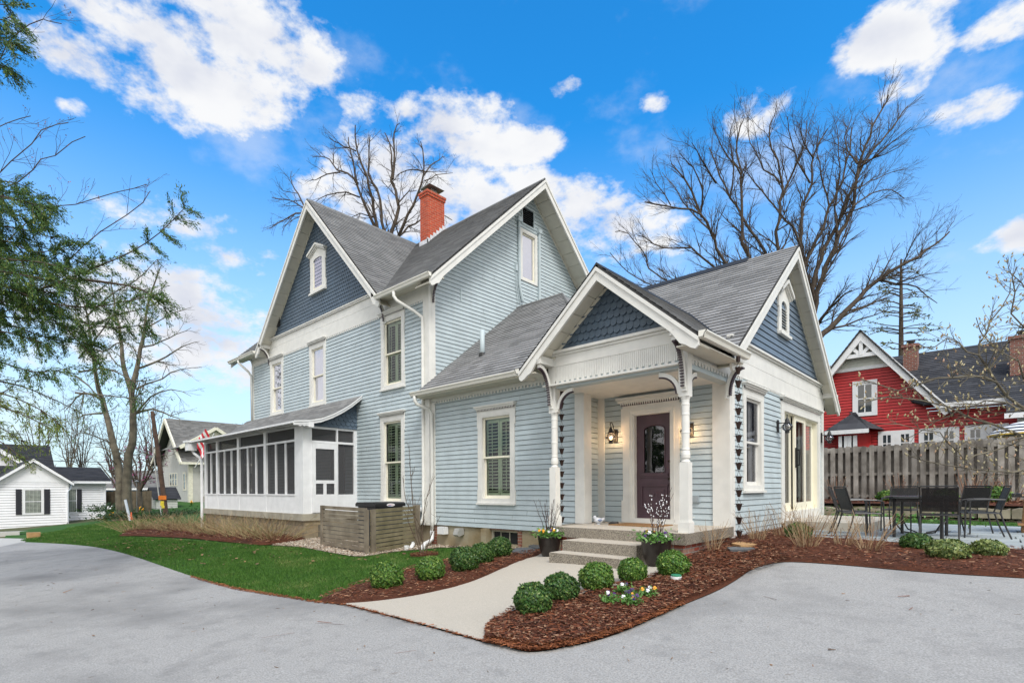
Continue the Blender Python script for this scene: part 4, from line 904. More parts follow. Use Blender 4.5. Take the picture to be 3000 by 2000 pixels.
b=M(); b.box(SX0-.28,SX1+.28,6.50,6.56,3.0,3.05); b.build('fascia',W['white'],house)
b=M(); b.box(-22.75,-22.40,6.42,6.72,2.70,3.05); b.box(-22.80,-22.35,6.36,6.76,3.0,3.07); b.tube([(-22.55,6.6,2.72),(-22.5,6.65,2.6),(-22.30,6.80,2.42),(-22.27,6.84,2.2),(-22.27,6.84,-.2)],.05,8); b.build('downspout',W['white'],house)
# ---------------- ground sheets ----------------
def speckmat(name,c0,c1,c2,fine=160,big=.35,bump=.25,rough=.9,stain=.25,mid=9,cr=0):
    m=bpy.data.materials.new(name); m.use_nodes=True; t=m.node_tree; bs=t.nodes['Principled BSDF']; bs.inputs['Roughness'].default_value=rough; bs.inputs['Specular IOR Level'].default_value=.25
    tc=t.nodes.new('ShaderNodeTexCoord')
    def nz(s,d=4,r=.55):
        n=t.nodes.new('ShaderNodeTexNoise'); n.inputs['Scale'].default_value=s; n.inputs['Detail'].default_value=d; n.inputs['Roughness'].default_value=r; t.links.new(tc.outputs['Object'],n.inputs[0]); return n.outputs[0]
    a=nz(fine,3,.7); bg=nz(big,6,.6); md=nz(mid,5,.6)
    f=mth(t,'MULTIPLY_ADD',a,2.6,-.8,clamp=True); c=mixc(t,f,c0,c1)
    c=mixc(t,mth(t,'MULTIPLY',mth(t,'MULTIPLY_ADD',bg,4.5,-2.2,clamp=True),stain),c,c2)
    c=mixc(t,mth(t,'MULTIPLY',mth(t,'MULTIPLY_ADD',md,4,-2.1,clamp=True),stain*.6),c,c2)
    if cr:
        v=t.nodes.new('ShaderNodeTexVoronoi'); v.feature='DISTANCE_TO_EDGE'; v.inputs['Scale'].default_value=.35
        ad=t.nodes.new('ShaderNodeVectorMath'); ad.operation='ADD'; ns=t.nodes.new('ShaderNodeTexNoise'); ns.inputs['Scale'].default_value=1.5; ns.inputs['Detail'].default_value=6; t.links.new(tc.outputs['Object'],ns.inputs[0])
        t.links.new(tc.outputs['Object'],ad.inputs[0]); t.links.new(ns.outputs['Color'],ad.inputs[1]); t.links.new(ad.outputs[0],v.inputs[0])
        k=mth(t,'MULTIPLY',mth(t,'SUBTRACT',1.0,mth(t,'MULTIPLY',v.outputs['Distance'],260,clamp=True)),cr); c=mixc(t,k,c,tuple(x*.4 for x in c0))
    t.links.new(c,bs.inputs['Base Color']); bp=t.nodes.new('ShaderNodeBump'); bp.inputs['Strength'].default_value=bump; bp.inputs['Distance'].default_value=.006
    t.links.new(a,bp.inputs['Height']); t.links.new(bp.outputs[0],bs.inputs['Normal']); return m
W['asphalt']=speckmat('weathered_asphalt',(.215,.210,.200),(.415,.406,.392),(.17,.167,.163),70,.45,.5,.9,.85,4,0)
W['walk']=speckmat('tan_pebble_concrete',(.36,.325,.265),(.53,.48,.41),(.36,.33,.28),85,.6,.35,.85,.35)
W['soil']=speckmat('bark_mulch_ground',(.035,.012,.006),(.14,.045,.020),(.020,.010,.007),60,.8,.9,.95,.5)
W['turf']=speckmat('turf_ground',(.022,.070,.010),(.045,.125,.018),(.020,.055,.010),45,.5,.8,.95,.4)
W['earth']=speckmat('rough_ground',(.07,.075,.035),(.11,.12,.05),(.08,.06,.035),20,.15,.8,.95,.6)
W['gravel']=speckmat('pea_gravel_ground',(.26,.20,.14),(.55,.48,.40),(.30,.24,.18),70,.9,.9,.9,.3)
W['street']=speckmat('pale_street_concrete',(.38,.37,.35),(.50,.49,.46),(.30,.30,.29),100,.4,.3,.9,.3)
def grid(name,off,m,x0,x1,y0,y1,st):
    xs=np.concatenate([-np.geomspace(900,abs(x0)+1,14),np.arange(x0,x1,st),np.geomspace(abs(x1)+1,900,14)]) 
    ys=np.concatenate([-np.geomspace(900,abs(y0)+1,14),np.arange(y0,y1,st),np.geomspace(abs(y1)+1,900,14)])
    X,Y=np.meshgrid(xs,ys); Z=gz(X,Y)+off; V=np.stack([X,Y,Z],-1).reshape(-1,3); ny,nx=X.shape
    i=(np.arange(ny-1)[:,None]*nx+np.arange(nx-1)[None]).ravel(); Fq=np.stack([i,i+1,i+nx+1,i+nx],-1)
    o=npmesh(name,V,Fq,m); return tag(o,kind='structure')
grid('ground',-.05,W['earth'],-62,32,-22,62,.9)
def pip(P,x,y):
    x=np.asarray(x); y=np.asarray(y); c=np.zeros(x.shape,bool); n=len(P); j=n-1
    for i in range(n):
        xi,yi=P[i]; xj,yj=P[j]
        c^=((yi>y)!=(yj>y))&(x<(xj-xi)*(y-yi)/((yj-yi) if yj!=yi else 1e-9)+xi); j=i
    return c
def dens(P,st):
    out=[]
    for i in range(len(P)):
        a=Vector(P[i]); b=Vector(P[(i+1)%len(P)]); n=max(1,int((b-a).length/st))
        out+=[tuple(a+(b-a)*k/n) for k in range(n)]
    return out
def smooth(P,it=2):
    for _ in range(it):
        q=[P[0]]
        for i in range(len(P)-1):
            a,b=Vector(P[i]),Vector(P[i+1]); q+=[tuple(a*.75+b*.25),tuple(a*.25+b*.75)]
        P=q+[P[-1]]
    return P
def region(name,P,off,m,st=.3,edge=.0,mound=0,kind='structure'):
    P=dens(P,st); x0=min(p[0] for p in P); x1=max(p[0] for p in P); y0=min(p[1] for p in P); y1=max(p[1] for p in P)
    X,Y=np.meshgrid(np.arange(x0,x1,st),np.arange(y0,y1,st)); X=X.ravel()+np.random.RandomState(1).uniform(-.02,.02,X.size); Y=Y.ravel()
    k=pip(P,X,Y); pts=[Vector(p) for p in P]+[Vector((a,b)) for a,b in zip(X[k],Y[k])]
    n=len(P); r=delaunay_2d_cdt(pts,[],[list(range(n))],1,1e-5)
    V=np.array([(v.x,v.y) for v in r[0]]); z=gz(V[:,0],V[:,1])+off
    if mound:
        A=np.array(P); d=np.sqrt(((V[:,None]-A[None])**2).sum(-1)).min(1); z+=mound*np.clip(d/.35,0,1)**.6+np.sin(V[:,0]*7.1)*np.sin(V[:,1]*6.3)*mound*.15*np.clip(d/.3,0,1)
    V3d=np.column_stack([V,z])
    F3=[f for f in r[2] if len(f)==3]
    o=npmesh(name,V3d,np.array(F3),m)
    if edge:   # turned-down rim
        pass
    return tag(o,kind=kind),P
gp=lambda L_:[G(x,y) for x,y in L_]
dl=smooth(gp([(62,1588),(150,1591),(255,1598),(330,1612),(450,1650),(560,1688),(700,1727),(800,1745),(930,1765),(1005,1773)]))
joint=gp([(1005,1773),(1230,1832),(1422,1886)])
b2e=smooth(gp([(1422,1886),(1480,1894),(1530,1912),(1575,1914),(1660,1898),(1750,1880),(1830,1852),(1900,1820),(2000,1775),(2100,1735),(2160,1700),(2200,1670),(2260,1652),(2320,1647),(2500,1660),(2700,1679),(3000,1697),(3300,1712)]))
drive=dl+joint[1:]+b2e[1:]+[(9,3.5),(12,-10),(-12,-14),(-34,-9)]+gp([(-200,1640),(0,1602)])
region('driveway',drive,.012,W['asphalt'],.35)
lawnP=dl+[joint[0]]+gp([(1100,1740),(1400,1665),(1650,1600)])+[(-7,9.4),(-23,9.4),(-30,22),(-46,26),(-48,12)]+gp([(20,1560),(10,1584)])
region('lawn',lawnP,-.008,W['turf'],.4)
region('lawn',[(-3.4,16.35),(12,16.35),(12,18.6),(-3.4,18.6)],.02,W['turf'],.5)
region('lawn',[(-60,14),(-48,10),(-44,14),(-30,22),(-24,30),(-60,40)],-.02,W['turf'],2)
# pale street beyond the drive and its kerb
st=gp([(-700,1572),(85,1577),(66,1592),(0,1602),(-200,1640),(-900,1640)])
region('street',st,.0,W['street'],.6)
b=M()
kp=gp([(-400,1560),(0,1565),(85,1562)]); 
for i in range(2):
    a=Vector((*kp[i],0)); c_=Vector((*kp[i+1],0)); d=(c_-a).normalized(); n=Vector((-d.y,d.x,0))
    za=g1(a.x,a.y); zb=g1(c_.x,c_.y)
    A=[a+n*-.0,c_+n*-.0,c_+n*-.35,a+n*-.35]; Z=[za,zb,zb,za]
    b.poly([(p.x,p.y,z+.11) for p,z in zip(A,Z)]); b.poly([(A[3].x,A[3].y,za+.11),(A[2].x,A[2].y,zb+.11),(A[2].x,A[2].y,zb-.1),(A[3].x,A[3].y,za-.1)])
tag(b.build('kerb',W['street']),kind='structure')
# beds
bed1=smooth(gp([(930,1764),(950,1752),(1000,1732),(1060,1712),(1120,1694),(1200,1668),(1290,1650),(1370,1632),(1460,1618),(1545,1622)]),1)+smooth(gp([(1600,1616),(1580,1632),(1540,1642),(1480,1668),(1400,1704),(1330,1726),(1220,1751),(1100,1768),(1005,1775)]),1)
region('mulch_bed',bed1,.02,W['soil'],.2,mound=.05)
walkR=smooth(gp([(1422,1886),(1428,1848),(1448,1822),(1480,1802),(1530,1788),(1600,1770),(1700,1745),(1800,1722),(1860,1706),(1905,1696)]))
walk=joint[::-1][:-1]+smooth(gp([(1005,1773),(1100,1767),(1220,1750),(1330,1725),(1400,1703),(1480,1666),(1540,1640),(1580,1630),(1600,1612)]))+[(-5.9,7.45),(-5.3,7.5),(-3.55,7.5),(-3.5,6.9)]+walkR[::-1][:-1]
region('path',walk,.03,W['walk'],.25)
bed2=walkR+[(-3.5,6.85),(-3.52,7.62),(-3.54,9.6),(-3.54,16.0),(-2.9,16.0),(-2.9,10.45)]+gp([(2402,1578)])+[(-1.8,10.6),(9,10.75),(9,8)]+b2e[::-1]
region('mulch_bed',bed2,.02,W['soil'],.2,mound=.05)
bed3=smooth(gp([(345,1571),(380,1551),(440,1540),(520,1536),(600,1538)]),1)+[(-22.2,7.0),(-14.3,7.0)]+smooth(gp([(905,1577),(880,1584),(795,1597),(750,1598),(640,1586),(560,1577),(478,1573),(400,1570)]),1)
region('mulch_bed',bed3,.02,W['soil'],.3,mound=.06)
grav=gp([(795,1597),(880,1584),(905,1577)])+[(-14.2,7.0),(-14.2,8.7),(-6.0,8.7),(-6.0,7.6)]+smooth(gp([(1590,1614),(1500,1606),(1400,1604),(1300,1603),(1245,1608),(1183,1613),(1132,1619),(1090,1627),(1049,1631),(1004,1625),(930,1611),(880,1602)]),1)
region('gravel',grav,.012,W['gravel'],.3)
region('patio_base',[(-2.95,10.62),(9,10.8),(9,16.4),(-3.5,16.4),(-3.5,12.7),(-2.95,12.7)],.0,speckmat('patio_joint_sand',(.05,.045,.04),(.09,.08,.07),(.05,.05,.04)),.6)
# flagstones
def slate(): 
    rnd=random.Random(3); b=M(); y=10.62
    x0=-2.95
    rowh=[.62,.46,.78,.52,.66,.45,.7,.6,.5,.6]
    for h in rowh:
        if y+h>16.45: h=16.4-y
        if h<.1: break
        x=x0+ (0 if y<12.4 else -.5); 
        while x<9:
            w_=rnd.choice([.5,.75,.95,1.2]); z=.30+rnd.uniform(-.003,.003); s=.012
            if h>.6 and rnd.random()<.4:
                hh=h*rnd.uniform(.4,.6); b.box(x+s,x+w_-s,y+s,y+hh-s,z-.04,z); b.box(x+s,x+w_-s,y+hh+s,y+h-s,z-.04,z+.002)
            else: b.box(x+s,x+w_-s,y+s,y+h-s,z-.04,z)
            x+=w_
        y+=h
    return b.build('patio',mat('bluestone_flags',(.36,.40,.41),.75,1.6,.16,bump=.3,bscale=14,island=.12))
tag(slate(),kind='structure')
# loose bark and gravel, grass blades : uncountable stuff
def scatter(P,n,seed):
    r=np.random.RandomState(seed); A=np.array(P); lo,hi=A.min(0),A.max(0); out=[]
    tot=0
    while tot<n:
        q=r.uniform(lo,hi,(n*2,2)); k=q[pip(P,q[:,0],q[:,1])]; out.append(k); tot+=len(k)
        if len(k)==0: break
    return np.concatenate(out)[:n],r
def chips(name,P,n,seed,mats,L0=.045,W0=.011,off=.075,thick=.3,kind='stuff'):
    q,r=scatter(P,n,seed); a=r.uniform(0,2*PI,n); l=L0*r.uniform(.4,1.3,n)/2; w_=W0*r.uniform(.5,1.4,n)/2; tz=r.uniform(-.5,.5,n)*thick
    z=gz(q[:,0],q[:,1])+off+r.uniform(-.012,.012,n)
    d=np.column_stack([np.cos(a),np.sin(a),tz]); s=np.column_stack([-np.sin(a),np.cos(a),r.uniform(-.6,.6,n)])
    c=np.column_stack([q,z]); V=np.stack([c-d*l[:,None]-s*w_[:,None],c+d*l[:,None]-s*w_[:,None]*.6,c+d*l[:,None]*1.1+s*w_[:,None]*.6,c-d*l[:,None]*.9+s*w_[:,None]],1).reshape(-1,3)
    Fq=np.arange(4*n).reshape(n,4); o=npmesh(name,V,Fq,mats); return tag(o,kind=kind)
W['chip']=leafmat('bark_chips',[(.030,.010,.006),(.11,.032,.014),(.22,.070,.028),(.06,.018,.009),(.42,.24,.14)],.85,0)
W['chipo']=leafmat('orange_bark_chips',[(.16,.05,.02),(.32,.11,.04),(.10,.035,.018)],.85,0)
near=gp([(1422,1886),(1428,1848),(1500,1795),(1900,1700),(2150,1600),(2250,1600),(2320,1647),(2160,1700),(2000,1775),(1830,1852),(1660,1898),(1575,1914),(1480,1894)])
chips('bark_chips',near,15000,1,W['chip'],.05,.012,.082); chips('bark_chips',bed1,7000,2,W['chip'],.05,.012,.08)
chips('bark_chips',bed2,22000,3,W['chip'],.055,.012,.08); chips('bark_chips',bed3,5000,4,W['chip'],.07,.02,.09)
tipo=gp([(1418,1890),(1424,1846),(1450,1818),(1478,1850),(1520,1880),(1600,1896),(1700,1880),(1830,1846),(2000,1768),(2005,1778),(1830,1856),(1700,1895),(1600,1914),(1530,1916)])
chips('bark_chips',tipo,5000,5,W['chipo'],.05,.010,.05)
rim=[(p[0]*1.003,p[1]*1.003) for p in dl[8:]]; 
chips('bark_chips',gp([(560,1688),(700,1724),(930,1762),(1005,1772),(1010,1776),(930,1768),(700,1731),(560,1692)]),1200,6,W['chipo'],.05,.012,.02)
chips('bark_chips',gp([(1010,1774),(1230,1832),(1420,1884),(1425,1889),(1230,1837),(1005,1777)]),260,7,W['chipo'],.05,.010,.036)
W['pebble']=leafmat('pale_pebbles',[(.55,.45,.34),(.62,.58,.50),(.30,.20,.14),(.48,.40,.30)],.8,0)
chips('pebbles',grav,14000,8,W['pebble'],.035,.026,.025,.9)
def blades(P,n,seed,hgt,wd,m,dist=True):
    q,r=scatter(P,n,seed); a=r.uniform(0,2*PI,len(q)); n=len(q); h=hgt*r.uniform(.5,1.25,n); ww=wd*r.uniform(.7,1.3,n)
    z=gz(q[:,0],q[:,1])-.01; b0=np.column_stack([q,z]); s=np.column_stack([np.cos(a),np.sin(a),0*a])*ww[:,None]/2
    ln=np.column_stack([r.normal(0,.5,n),r.normal(0,.5,n),np.ones(n)])*h[:,None]
    V=np.stack([b0-s,b0+s,b0+ln*.6+s*.7,b0+ln,b0+ln*.6-s*.7],1).reshape(-1,3); i=np.arange(n)*5
    Fq=np.stack([i,i+1,i+2,i+3,i+4],-1); o=npmesh('grass',V,Fq,m); return tag(o,kind='stuff')
W['grass']=leafmat('grass_blades',[(.022,.070,.010),(.060,.165,.020),(.12,.25,.038),(.028,.085,.012),(.30,.34,.11)],.6,.3,patch=.5)
vis=dl[4:]+bed1[:18]+gp([(1400,1607),(1300,1606),(1183,1616),(1132,1622),(1090,1630),(1049,1634),(1004,1628),(930,1613),(880,1604),(795,1600),(640,1589),(478,1576),(400,1573),(345,1574),(300,1560),(260,1560),(150,1575)])
blades(vis,85000,11,.05,.007,W['grass'])
visn=gp([(560,1680),(700,1720),(930,1760),(1130,1692),(1300,1650),(1400,1625),(1400,1607),(1183,1616),(1049,1634),(880,1604),(700,1600)])
blades(visn,60000,12,.05,.006,W['grass'])
blades([(-3.3,16.5),(8,16.5),(8,17.6),(-3.3,17.6)],9000,13,.07,.012,W['grass'])
blades(gp([(150,1575),(300,1560),(380,1535),(480,1520),(330,1530),(200,1548)]),14000,14,.09,.018,W['grass'])

litter=leafmat('dry_leaf_litter',[(.10,.05,.03),(.28,.16,.08),(.06,.04,.03)],.8,0)
chips('leaf_litter',gp([(0,1640),(500,1690),(1000,1790),(1420,1900),(1560,1925),(2000,1800),(2250,1670),(3000,1720),(3000,1990),(100,1990)]),170,23,litter,.05,.012,.016,.1)
chips('leaf_litter',lawnP[:20]+gp([(1300,1640),(1300,1606),(900,1606),(400,1576)]),260,24,litter,.06,.04,.05,.3)

chips('fallen_twigs',gp([(100,1700),(900,1800),(1400,1900),(1600,1960),(1400,1995),(150,1995)]),6,27,W['chip'],.30,.008,.018,.05)
chips('fallen_twigs',gp([(1700,1930),(2200,1740),(2900,1740),(2900,1950),(1800,1990)]),6,29,W['chip'],.16,.008,.018,.05)

blades(gp([(60,1584),(110,1564),(220,1548),(345,1536),(420,1538),(345,1573),(400,1574),(640,1590),(560,1640),(330,1606),(150,1589)]),42000,31,.065,.012,W['grass'])
# ---------------- yard objects ----------------
# boxwoods -------------------------------------------------
W['box']=leafmat('boxwood_leaves',[(.014,.045,.010),(.032,.092,.020),(.07,.16,.030),(.022,.06,.014),(.22,.30,.08)],.4,.15)
W['boxy']=leafmat('boxwood_new_leaves',[(.024,.078,.013),(.06,.16,.024),(.15,.28,.045),(.04,.10,.018),(.28,.38,.08)],.4,.2)
W['twig']=mat('woody_stem',(.10,.07,.045),.85,20,.3)
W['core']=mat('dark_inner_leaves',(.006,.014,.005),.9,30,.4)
def leafball(name,rad,n,m,seed,leaf=.026,flat=.86,parent=None):
    r=np.random.RandomState(seed); d=r.normal(size=(n,3)); d/=np.linalg.norm(d,axis=1)[:,None]; d=d[d[:,2]>-.75]; n=len(d)
    bump=1+.08*np.sin(d[:,0]*5+seed)*np.sin(d[:,1]*6+1+seed)+.05*np.sin(d[:,2]*9+d[:,0]*7+seed*2)+.05*np.sin(d[:,1]*19+d[:,2]*15)+.045*np.sin(d[:,0]*27+d[:,2]*31)+.06*(r.rand(len(d))**6)
    R_=rad*bump*(1-.22*r.rand(n)**2.0); c=d*R_[:,None]; c[:,2]=c[:,2]*flat+rad*flat*.86
    nn_=d+r.normal(0,.55,(n,3)); nn_/=np.linalg.norm(nn_,axis=1)[:,None]; t=np.cross(nn_,r.normal(size=(n,3))); t/=np.linalg.norm(t,axis=1)[:,None]; s=np.cross(nn_,t)
    L_=leaf*r.uniform(.6,1.2,n)[:,None]
    V=np.stack([c-t*L_,c-s*L_*.5,c+t*L_,c+s*L_*.5],1).reshape(-1,3)
    return npmesh(name,V,np.arange(4*n).reshape(n,4),m,parent)
def boxwood(px,py,w_,m,seed,label,group,n=4200,leaf=.018,flat=.90):
    n=int(n*2.0)
    x,y=G(px,py); d=.7348*y-.6783*x; rad=w_*d/FL/2*.86
    y2=y+.0; z=g1(x,y)+.04
    D=Vector((-.6783,.7348)).normalized(); x+=D.x*rad*.55; y+=D.y*rad*.55
    t=thing('boxwood_shrub',label,'shrub',(x,y,z),0,group)
    o=leafball('foliage',rad*1.04,n,m,seed,leaf,flat); o.location=(x,y,z); o.parent=t; o.matrix_parent_inverse=Matrix.Translation((x,y,z)).inverted()
    b=M(); b.tube([(x,y,z-.05),(x,y,z+rad*.5)],[.02,.012],6)
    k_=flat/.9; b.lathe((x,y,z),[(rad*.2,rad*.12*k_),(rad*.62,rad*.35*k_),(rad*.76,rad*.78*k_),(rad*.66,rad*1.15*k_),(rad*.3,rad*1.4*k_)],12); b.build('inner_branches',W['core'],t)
B1='boxwood balls in the mulch bed between lawn and path'
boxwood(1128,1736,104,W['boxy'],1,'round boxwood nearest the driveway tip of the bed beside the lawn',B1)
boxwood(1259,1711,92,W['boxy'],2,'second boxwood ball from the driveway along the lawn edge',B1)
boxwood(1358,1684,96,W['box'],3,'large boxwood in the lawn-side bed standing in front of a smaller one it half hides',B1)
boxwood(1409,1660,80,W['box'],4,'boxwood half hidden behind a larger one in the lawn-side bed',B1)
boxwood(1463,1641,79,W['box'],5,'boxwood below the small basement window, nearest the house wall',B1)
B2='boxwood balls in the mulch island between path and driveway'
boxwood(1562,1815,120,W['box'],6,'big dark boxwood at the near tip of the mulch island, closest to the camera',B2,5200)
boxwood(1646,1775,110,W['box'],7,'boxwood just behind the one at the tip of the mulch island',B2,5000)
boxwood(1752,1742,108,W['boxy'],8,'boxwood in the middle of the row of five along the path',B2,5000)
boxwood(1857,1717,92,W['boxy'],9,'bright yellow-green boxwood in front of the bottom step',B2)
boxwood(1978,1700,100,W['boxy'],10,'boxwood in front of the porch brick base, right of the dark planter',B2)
W['varieg']=leafmat('variegated_leaves',[(.05,.10,.025),(.20,.26,.07),(.34,.38,.14),(.03,.07,.02),(.12,.18,.05)],.4,.15)
B3='low variegated shrubs in front of the patio'
boxwood(2700,1620,86,W['box'],11,'left dark green low shrub in front of the patio table',B3,2600,.024,.66)
boxwood(2800,1650,112,W['varieg'],12,'largest, middle variegated shrub in front of the patio table',B3,3600,.026,.62)
boxwood(2916,1640,90,W['varieg'],13,'right hand variegated low shrub at the edge of the patio',B3,2800,.026,.64)
# pots ----------------------------------------------------------
W['pot']=mat('glossy_black_brown_pot',(.020,.016,.014),.32,14,.3,bump=.25,bscale=20)
W['petalw']=mat('white_petal',(.80,.80,.82),.5); W['petaly']=mat('orange_yellow_petal',(.80,.38,.02),.5); W['petalv']=mat('violet_petal',(.06,.015,.13),.5); W['petalp']=mat('pink_petal',(.62,.16,.18),.5)
W['pansyleaf']=leafmat('pansy_leaves',[(.05,.14,.02),(.10,.24,.04),(.18,.30,.10)],.5,.2)
def flower(b,p,r,rnd,mi):
    p=Vector(p); n=Vector((rnd.uniform(.1,.9)*.6,-rnd.uniform(.4,1),rnd.uniform(.2,.9))).normalized(); x=n.cross(Vector((0,0,1))).normalized(); y=n.cross(x)
    for k in range(5):
        a=2*PI*k/5+rnd.random(); c=p+(x*math.cos(a)+y*math.sin(a))*r*.45
        b.poly([c+(x*math.cos(t*PI/3)+y*math.sin(t*PI/3))*r*.55+n*(.003*k) for t in range(6)],mi=mi)
def leaves(name,c,n,rx,rz,m,parent,seed,leaf=.03,dome=.6):
    r=np.random.RandomState(seed); q=r.normal(size=(n,3))*[rx*.5,rx*.5,rz*.5]; q[:,2]=np.abs(q[:,2]); c=q+np.array(c)
    nn_=r.normal(size=(n,3)); nn_[:,2]=np.abs(nn_[:,2])+.4; nn_/=np.linalg.norm(nn_,axis=1)[:,None]; t=np.cross(nn_,r.normal(size=(n,3))); t/=np.linalg.norm(t,axis=1)[:,None]; s=np.cross(nn_,t)
    L_=leaf*r.uniform(.5,1.2,n)[:,None]; V=np.stack([c-t*L_,c-s*L_*.45,c+t*L_,c+s*L_*.45],1).reshape(-1,3)
    return npmesh(name,V,np.arange(4*n).reshape(n,4),m,parent)
def pot(px,py,R_,h,label,twig,seed):
    x,y=G(px,py); x+=-.6783*R_*.4; y+=.7348*R_*.5; z=g1(x,y)+.03; rnd=random.Random(seed)
    t=thing('planter_pot',label,'planter',(x,y,z),0,'dark planters either side of the steps')
    b=M(); b.lathe((x,y,z),[(R_*.62,0),(R_*.68,.02),(R_*.86,h*.35),(R_*.97,h*.72),(R_*1.0,h*.94),(R_*1.02,h*.97),(R_*1.01,h),(R_*.93,h),(R_*.92,h*.9)],32); b.build('pot',W['pot'],t,smooth=True)
    b=M(); b.lathe((x,y,z),[(R_*.9,h*.86),(R_*.5,h*.90),(.01,h*.92)],16); b.build('potting_soil',W['soil'],t)
    leaves('pansy_foliage',(x,y,z+h*.95),700,R_*1.15,.12,W['pansyleaf'],t,seed,.035)
    b=M()
    for k in range(17):
        a=rnd.uniform(0,2*PI); rr=R_*rnd.uniform(.3,1.0); flower(b,(x+rr*math.cos(a),y+rr*math.sin(a),z+h+rnd.uniform(.04,.12)),.028,rnd,rnd.choice([0,0,1,2,2,2,3] if seed>50 else [0,1,1,2,0]))
    b.build('pansy_flowers',[W['petalw'],W['petaly'],W['petalv'],W['petalp']],t)
    b=M(); tips=[]
    for k in range(13 if twig=='willow' else 16):
        a=rnd.uniform(0,2*PI); rr=rnd.uniform(0,.08); H_=rnd.uniform(.55,.80) if twig=='willow' else rnd.uniform(.4,.72); lean=rnd.uniform(.05,.34)*H_
        path=[]
        for j in range(8):
            f=j/7; path.append((x+rr*math.cos(a)+lean*f**1.4*math.cos(a)+rnd.uniform(-.008,.008),y+rr*math.sin(a)+lean*f**1.4*math.sin(a)+rnd.uniform(-.008,.008),z+h*.9+H_*f))
        b.tube(path,[.006*(1-.6*j/7) for j in range(8)],5); tips.append(path)
        if twig!='willow':
            for j in (4,5,6):
                p=Vector(path[j]); e=p+Vector((rnd.uniform(-.07,.07),rnd.uniform(-.07,.07),rnd.uniform(.05,.12))); b.tube([p,e],[.003,.0015],4)
    b.build('bare_twigs',mat('dark_red_twigs',(.045,.022,.018),.6),t)
    if twig=='willow':
        b=M()
        for path in tips:
            for j in range(9):
                f=rnd.uniform(.35,1); i=min(6,int(f*7)); p=Vector(path[i]).lerp(Vector(path[i+1]),f*7-i)+Vector((rnd.uniform(-.012,.012),rnd.uniform(-.012,.012),0))
                b.lathe(p,[(.002,-.009),(.007,0),(.002,.012)],6)
        b.build('catkins',W['petalw'],t)
pot(1609,1634,.205,.36,'dark round planter with white and yellow pansies left of the steps','bare',31)
pot(1926,1664,.215,.37,'dark round planter with pussy willow twigs and pansies right of the steps','willow',61)
# pansies in the bed
def pansy(px,py,R_,seed,label):
    x,y=G(px,py); z=g1(x,y)+.08; rnd=random.Random(seed); t=thing('pansy_plant',label,'flowers',(x,y,z),0,'low pansies in the mulch island')
    leaves('leaves',(x,y,z),int(2600*R_),R_,.07,W['pansyleaf'],t,seed,.024)
    b=M()
    for k in range(5): a=rnd.uniform(0,2*PI); rr=R_*rnd.uniform(.2,1); flower(b,(x+rr*math.cos(a),y+rr*math.sin(a),z+rnd.uniform(.05,.09)),.022,rnd,rnd.choice([0,1,2,2]))
    b.build('flowers',[W['petalw'],W['petaly'],W['petalv']],t)
pansy(1786,1782,.10,71,'pansy clump with white flowers nearest the tip of the mulch island')
pansy(1850,1790,.09,72,'pansy clump with yellow flower closest to the driveway')
pansy(1830,1752,.10,73,'pansy clump with purple flowers beneath the middle boxwoods')
pansy(1895,1762,.10,74,'pansy clump at the right end of the flower patch')
pansy(1845,1772,.10,75,'pansy clump in the middle of the flower patch')
# valve lid
x,y=G(1981,1712); z=g1(x,y); t=thing('valve_lid','round green sprinkler lid on a white ring sunk in the bark mulch','lid',(x,y,z))
b=M(); b.lathe((x,y,z),[(.066,0),(.066,.105),(.055,.108)],20); b.build('white_ring',W['white'],t); b=M(); b.lathe((x,y,z),[(.062,.109),(.062,.125),(.05,.13)],20); b.build('green_cap',mat('green_plastic',(.04,.22,.13),.4),t)
# white cleanout cap on the gravel
x,y=G(1191,1611); z=g1(x,y); b=M(); b.lathe((x,y,z-.02),[(.055,0),(.055,.09),(.062,.092),(.062,.13),(.05,.135)],16)
tag(b.build('cleanout_cap',W['white']),'white plastic pipe cap standing at the lawn edge by the slatted screen','pipe cap')
# door mat, bird, black thing
b=M(); b.box(-5.38,-4.42,8.45,9.1,.511,.53); tag(b.build('doormat',mat('coir_mat',(.30,.16,.06),.95,40,.35,bump=.5)),'brown coir doormat on the porch floor in front of the purple door','doormat')
t=thing('bird_figurine','small white ceramic bird with blue wing pattern on the porch floor','figurine',(-5.66,8.55,.51))
b=M(); F=(V3((-5.66,8.55,.51)),V3((.7348,.6783,0)),V3((0,0,1)),V3((.6783,-.7348,0)))
b.tube([fp(F,-.07,.05,0),fp(F,-.06,.07,0),fp(F,-.02,.075,0),fp(F,.03,.075,0),fp(F,.07,.09,0),fp(F,.115,.125,0)],[.02,.045,.062,.058,.035,.012],12)
b.tube([fp(F,-.055,.09,0),fp(F,-.065,.125,0),fp(F,-.07,.15,0),fp(F,-.07,.172,0)],[.035,.034,.032,.012],12); b.tube([fp(F,-.095,.145,0),fp(F,-.125,.14,0)],[.01,.002],6)
b.lathe(fp(F,0,0,0),[(.04,0),(.03,.02)],10); b.build('body',mat('white_glazed_ceramic',(.62,.64,.68),.25),t,smooth=True)
b=M(); b.tube([fp(F,-.02,.085,.05),fp(F,.02,.08,.058),fp(F,.06,.09,.04)],[.012,.03,.008],8); b.tube([fp(F,-.02,.085,-.05),fp(F,.02,.08,-.058),fp(F,.06,.09,-.04)],[.012,.03,.008],8); b.build('wing',mat('blue_grey_glaze',(.20,.25,.38),.3),t,smooth=True)
b=M(); F2=(V3((-5.44,8.72,.512)),V3((.7348,.6783,0)),V3((0,0,1)),V3((.6783,-.7348,0))); b.tube([fp(F2,-.09,.015,0),fp(F2,-.02,.03,0),fp(F2,.07,.025,0),fp(F2,.1,.03,0)],[.015,.03,.03,.012],8); tag(b.build('rubber_clog',W['black']),'small black shoe-like thing lying beside the ceramic bird on the porch','shoe')
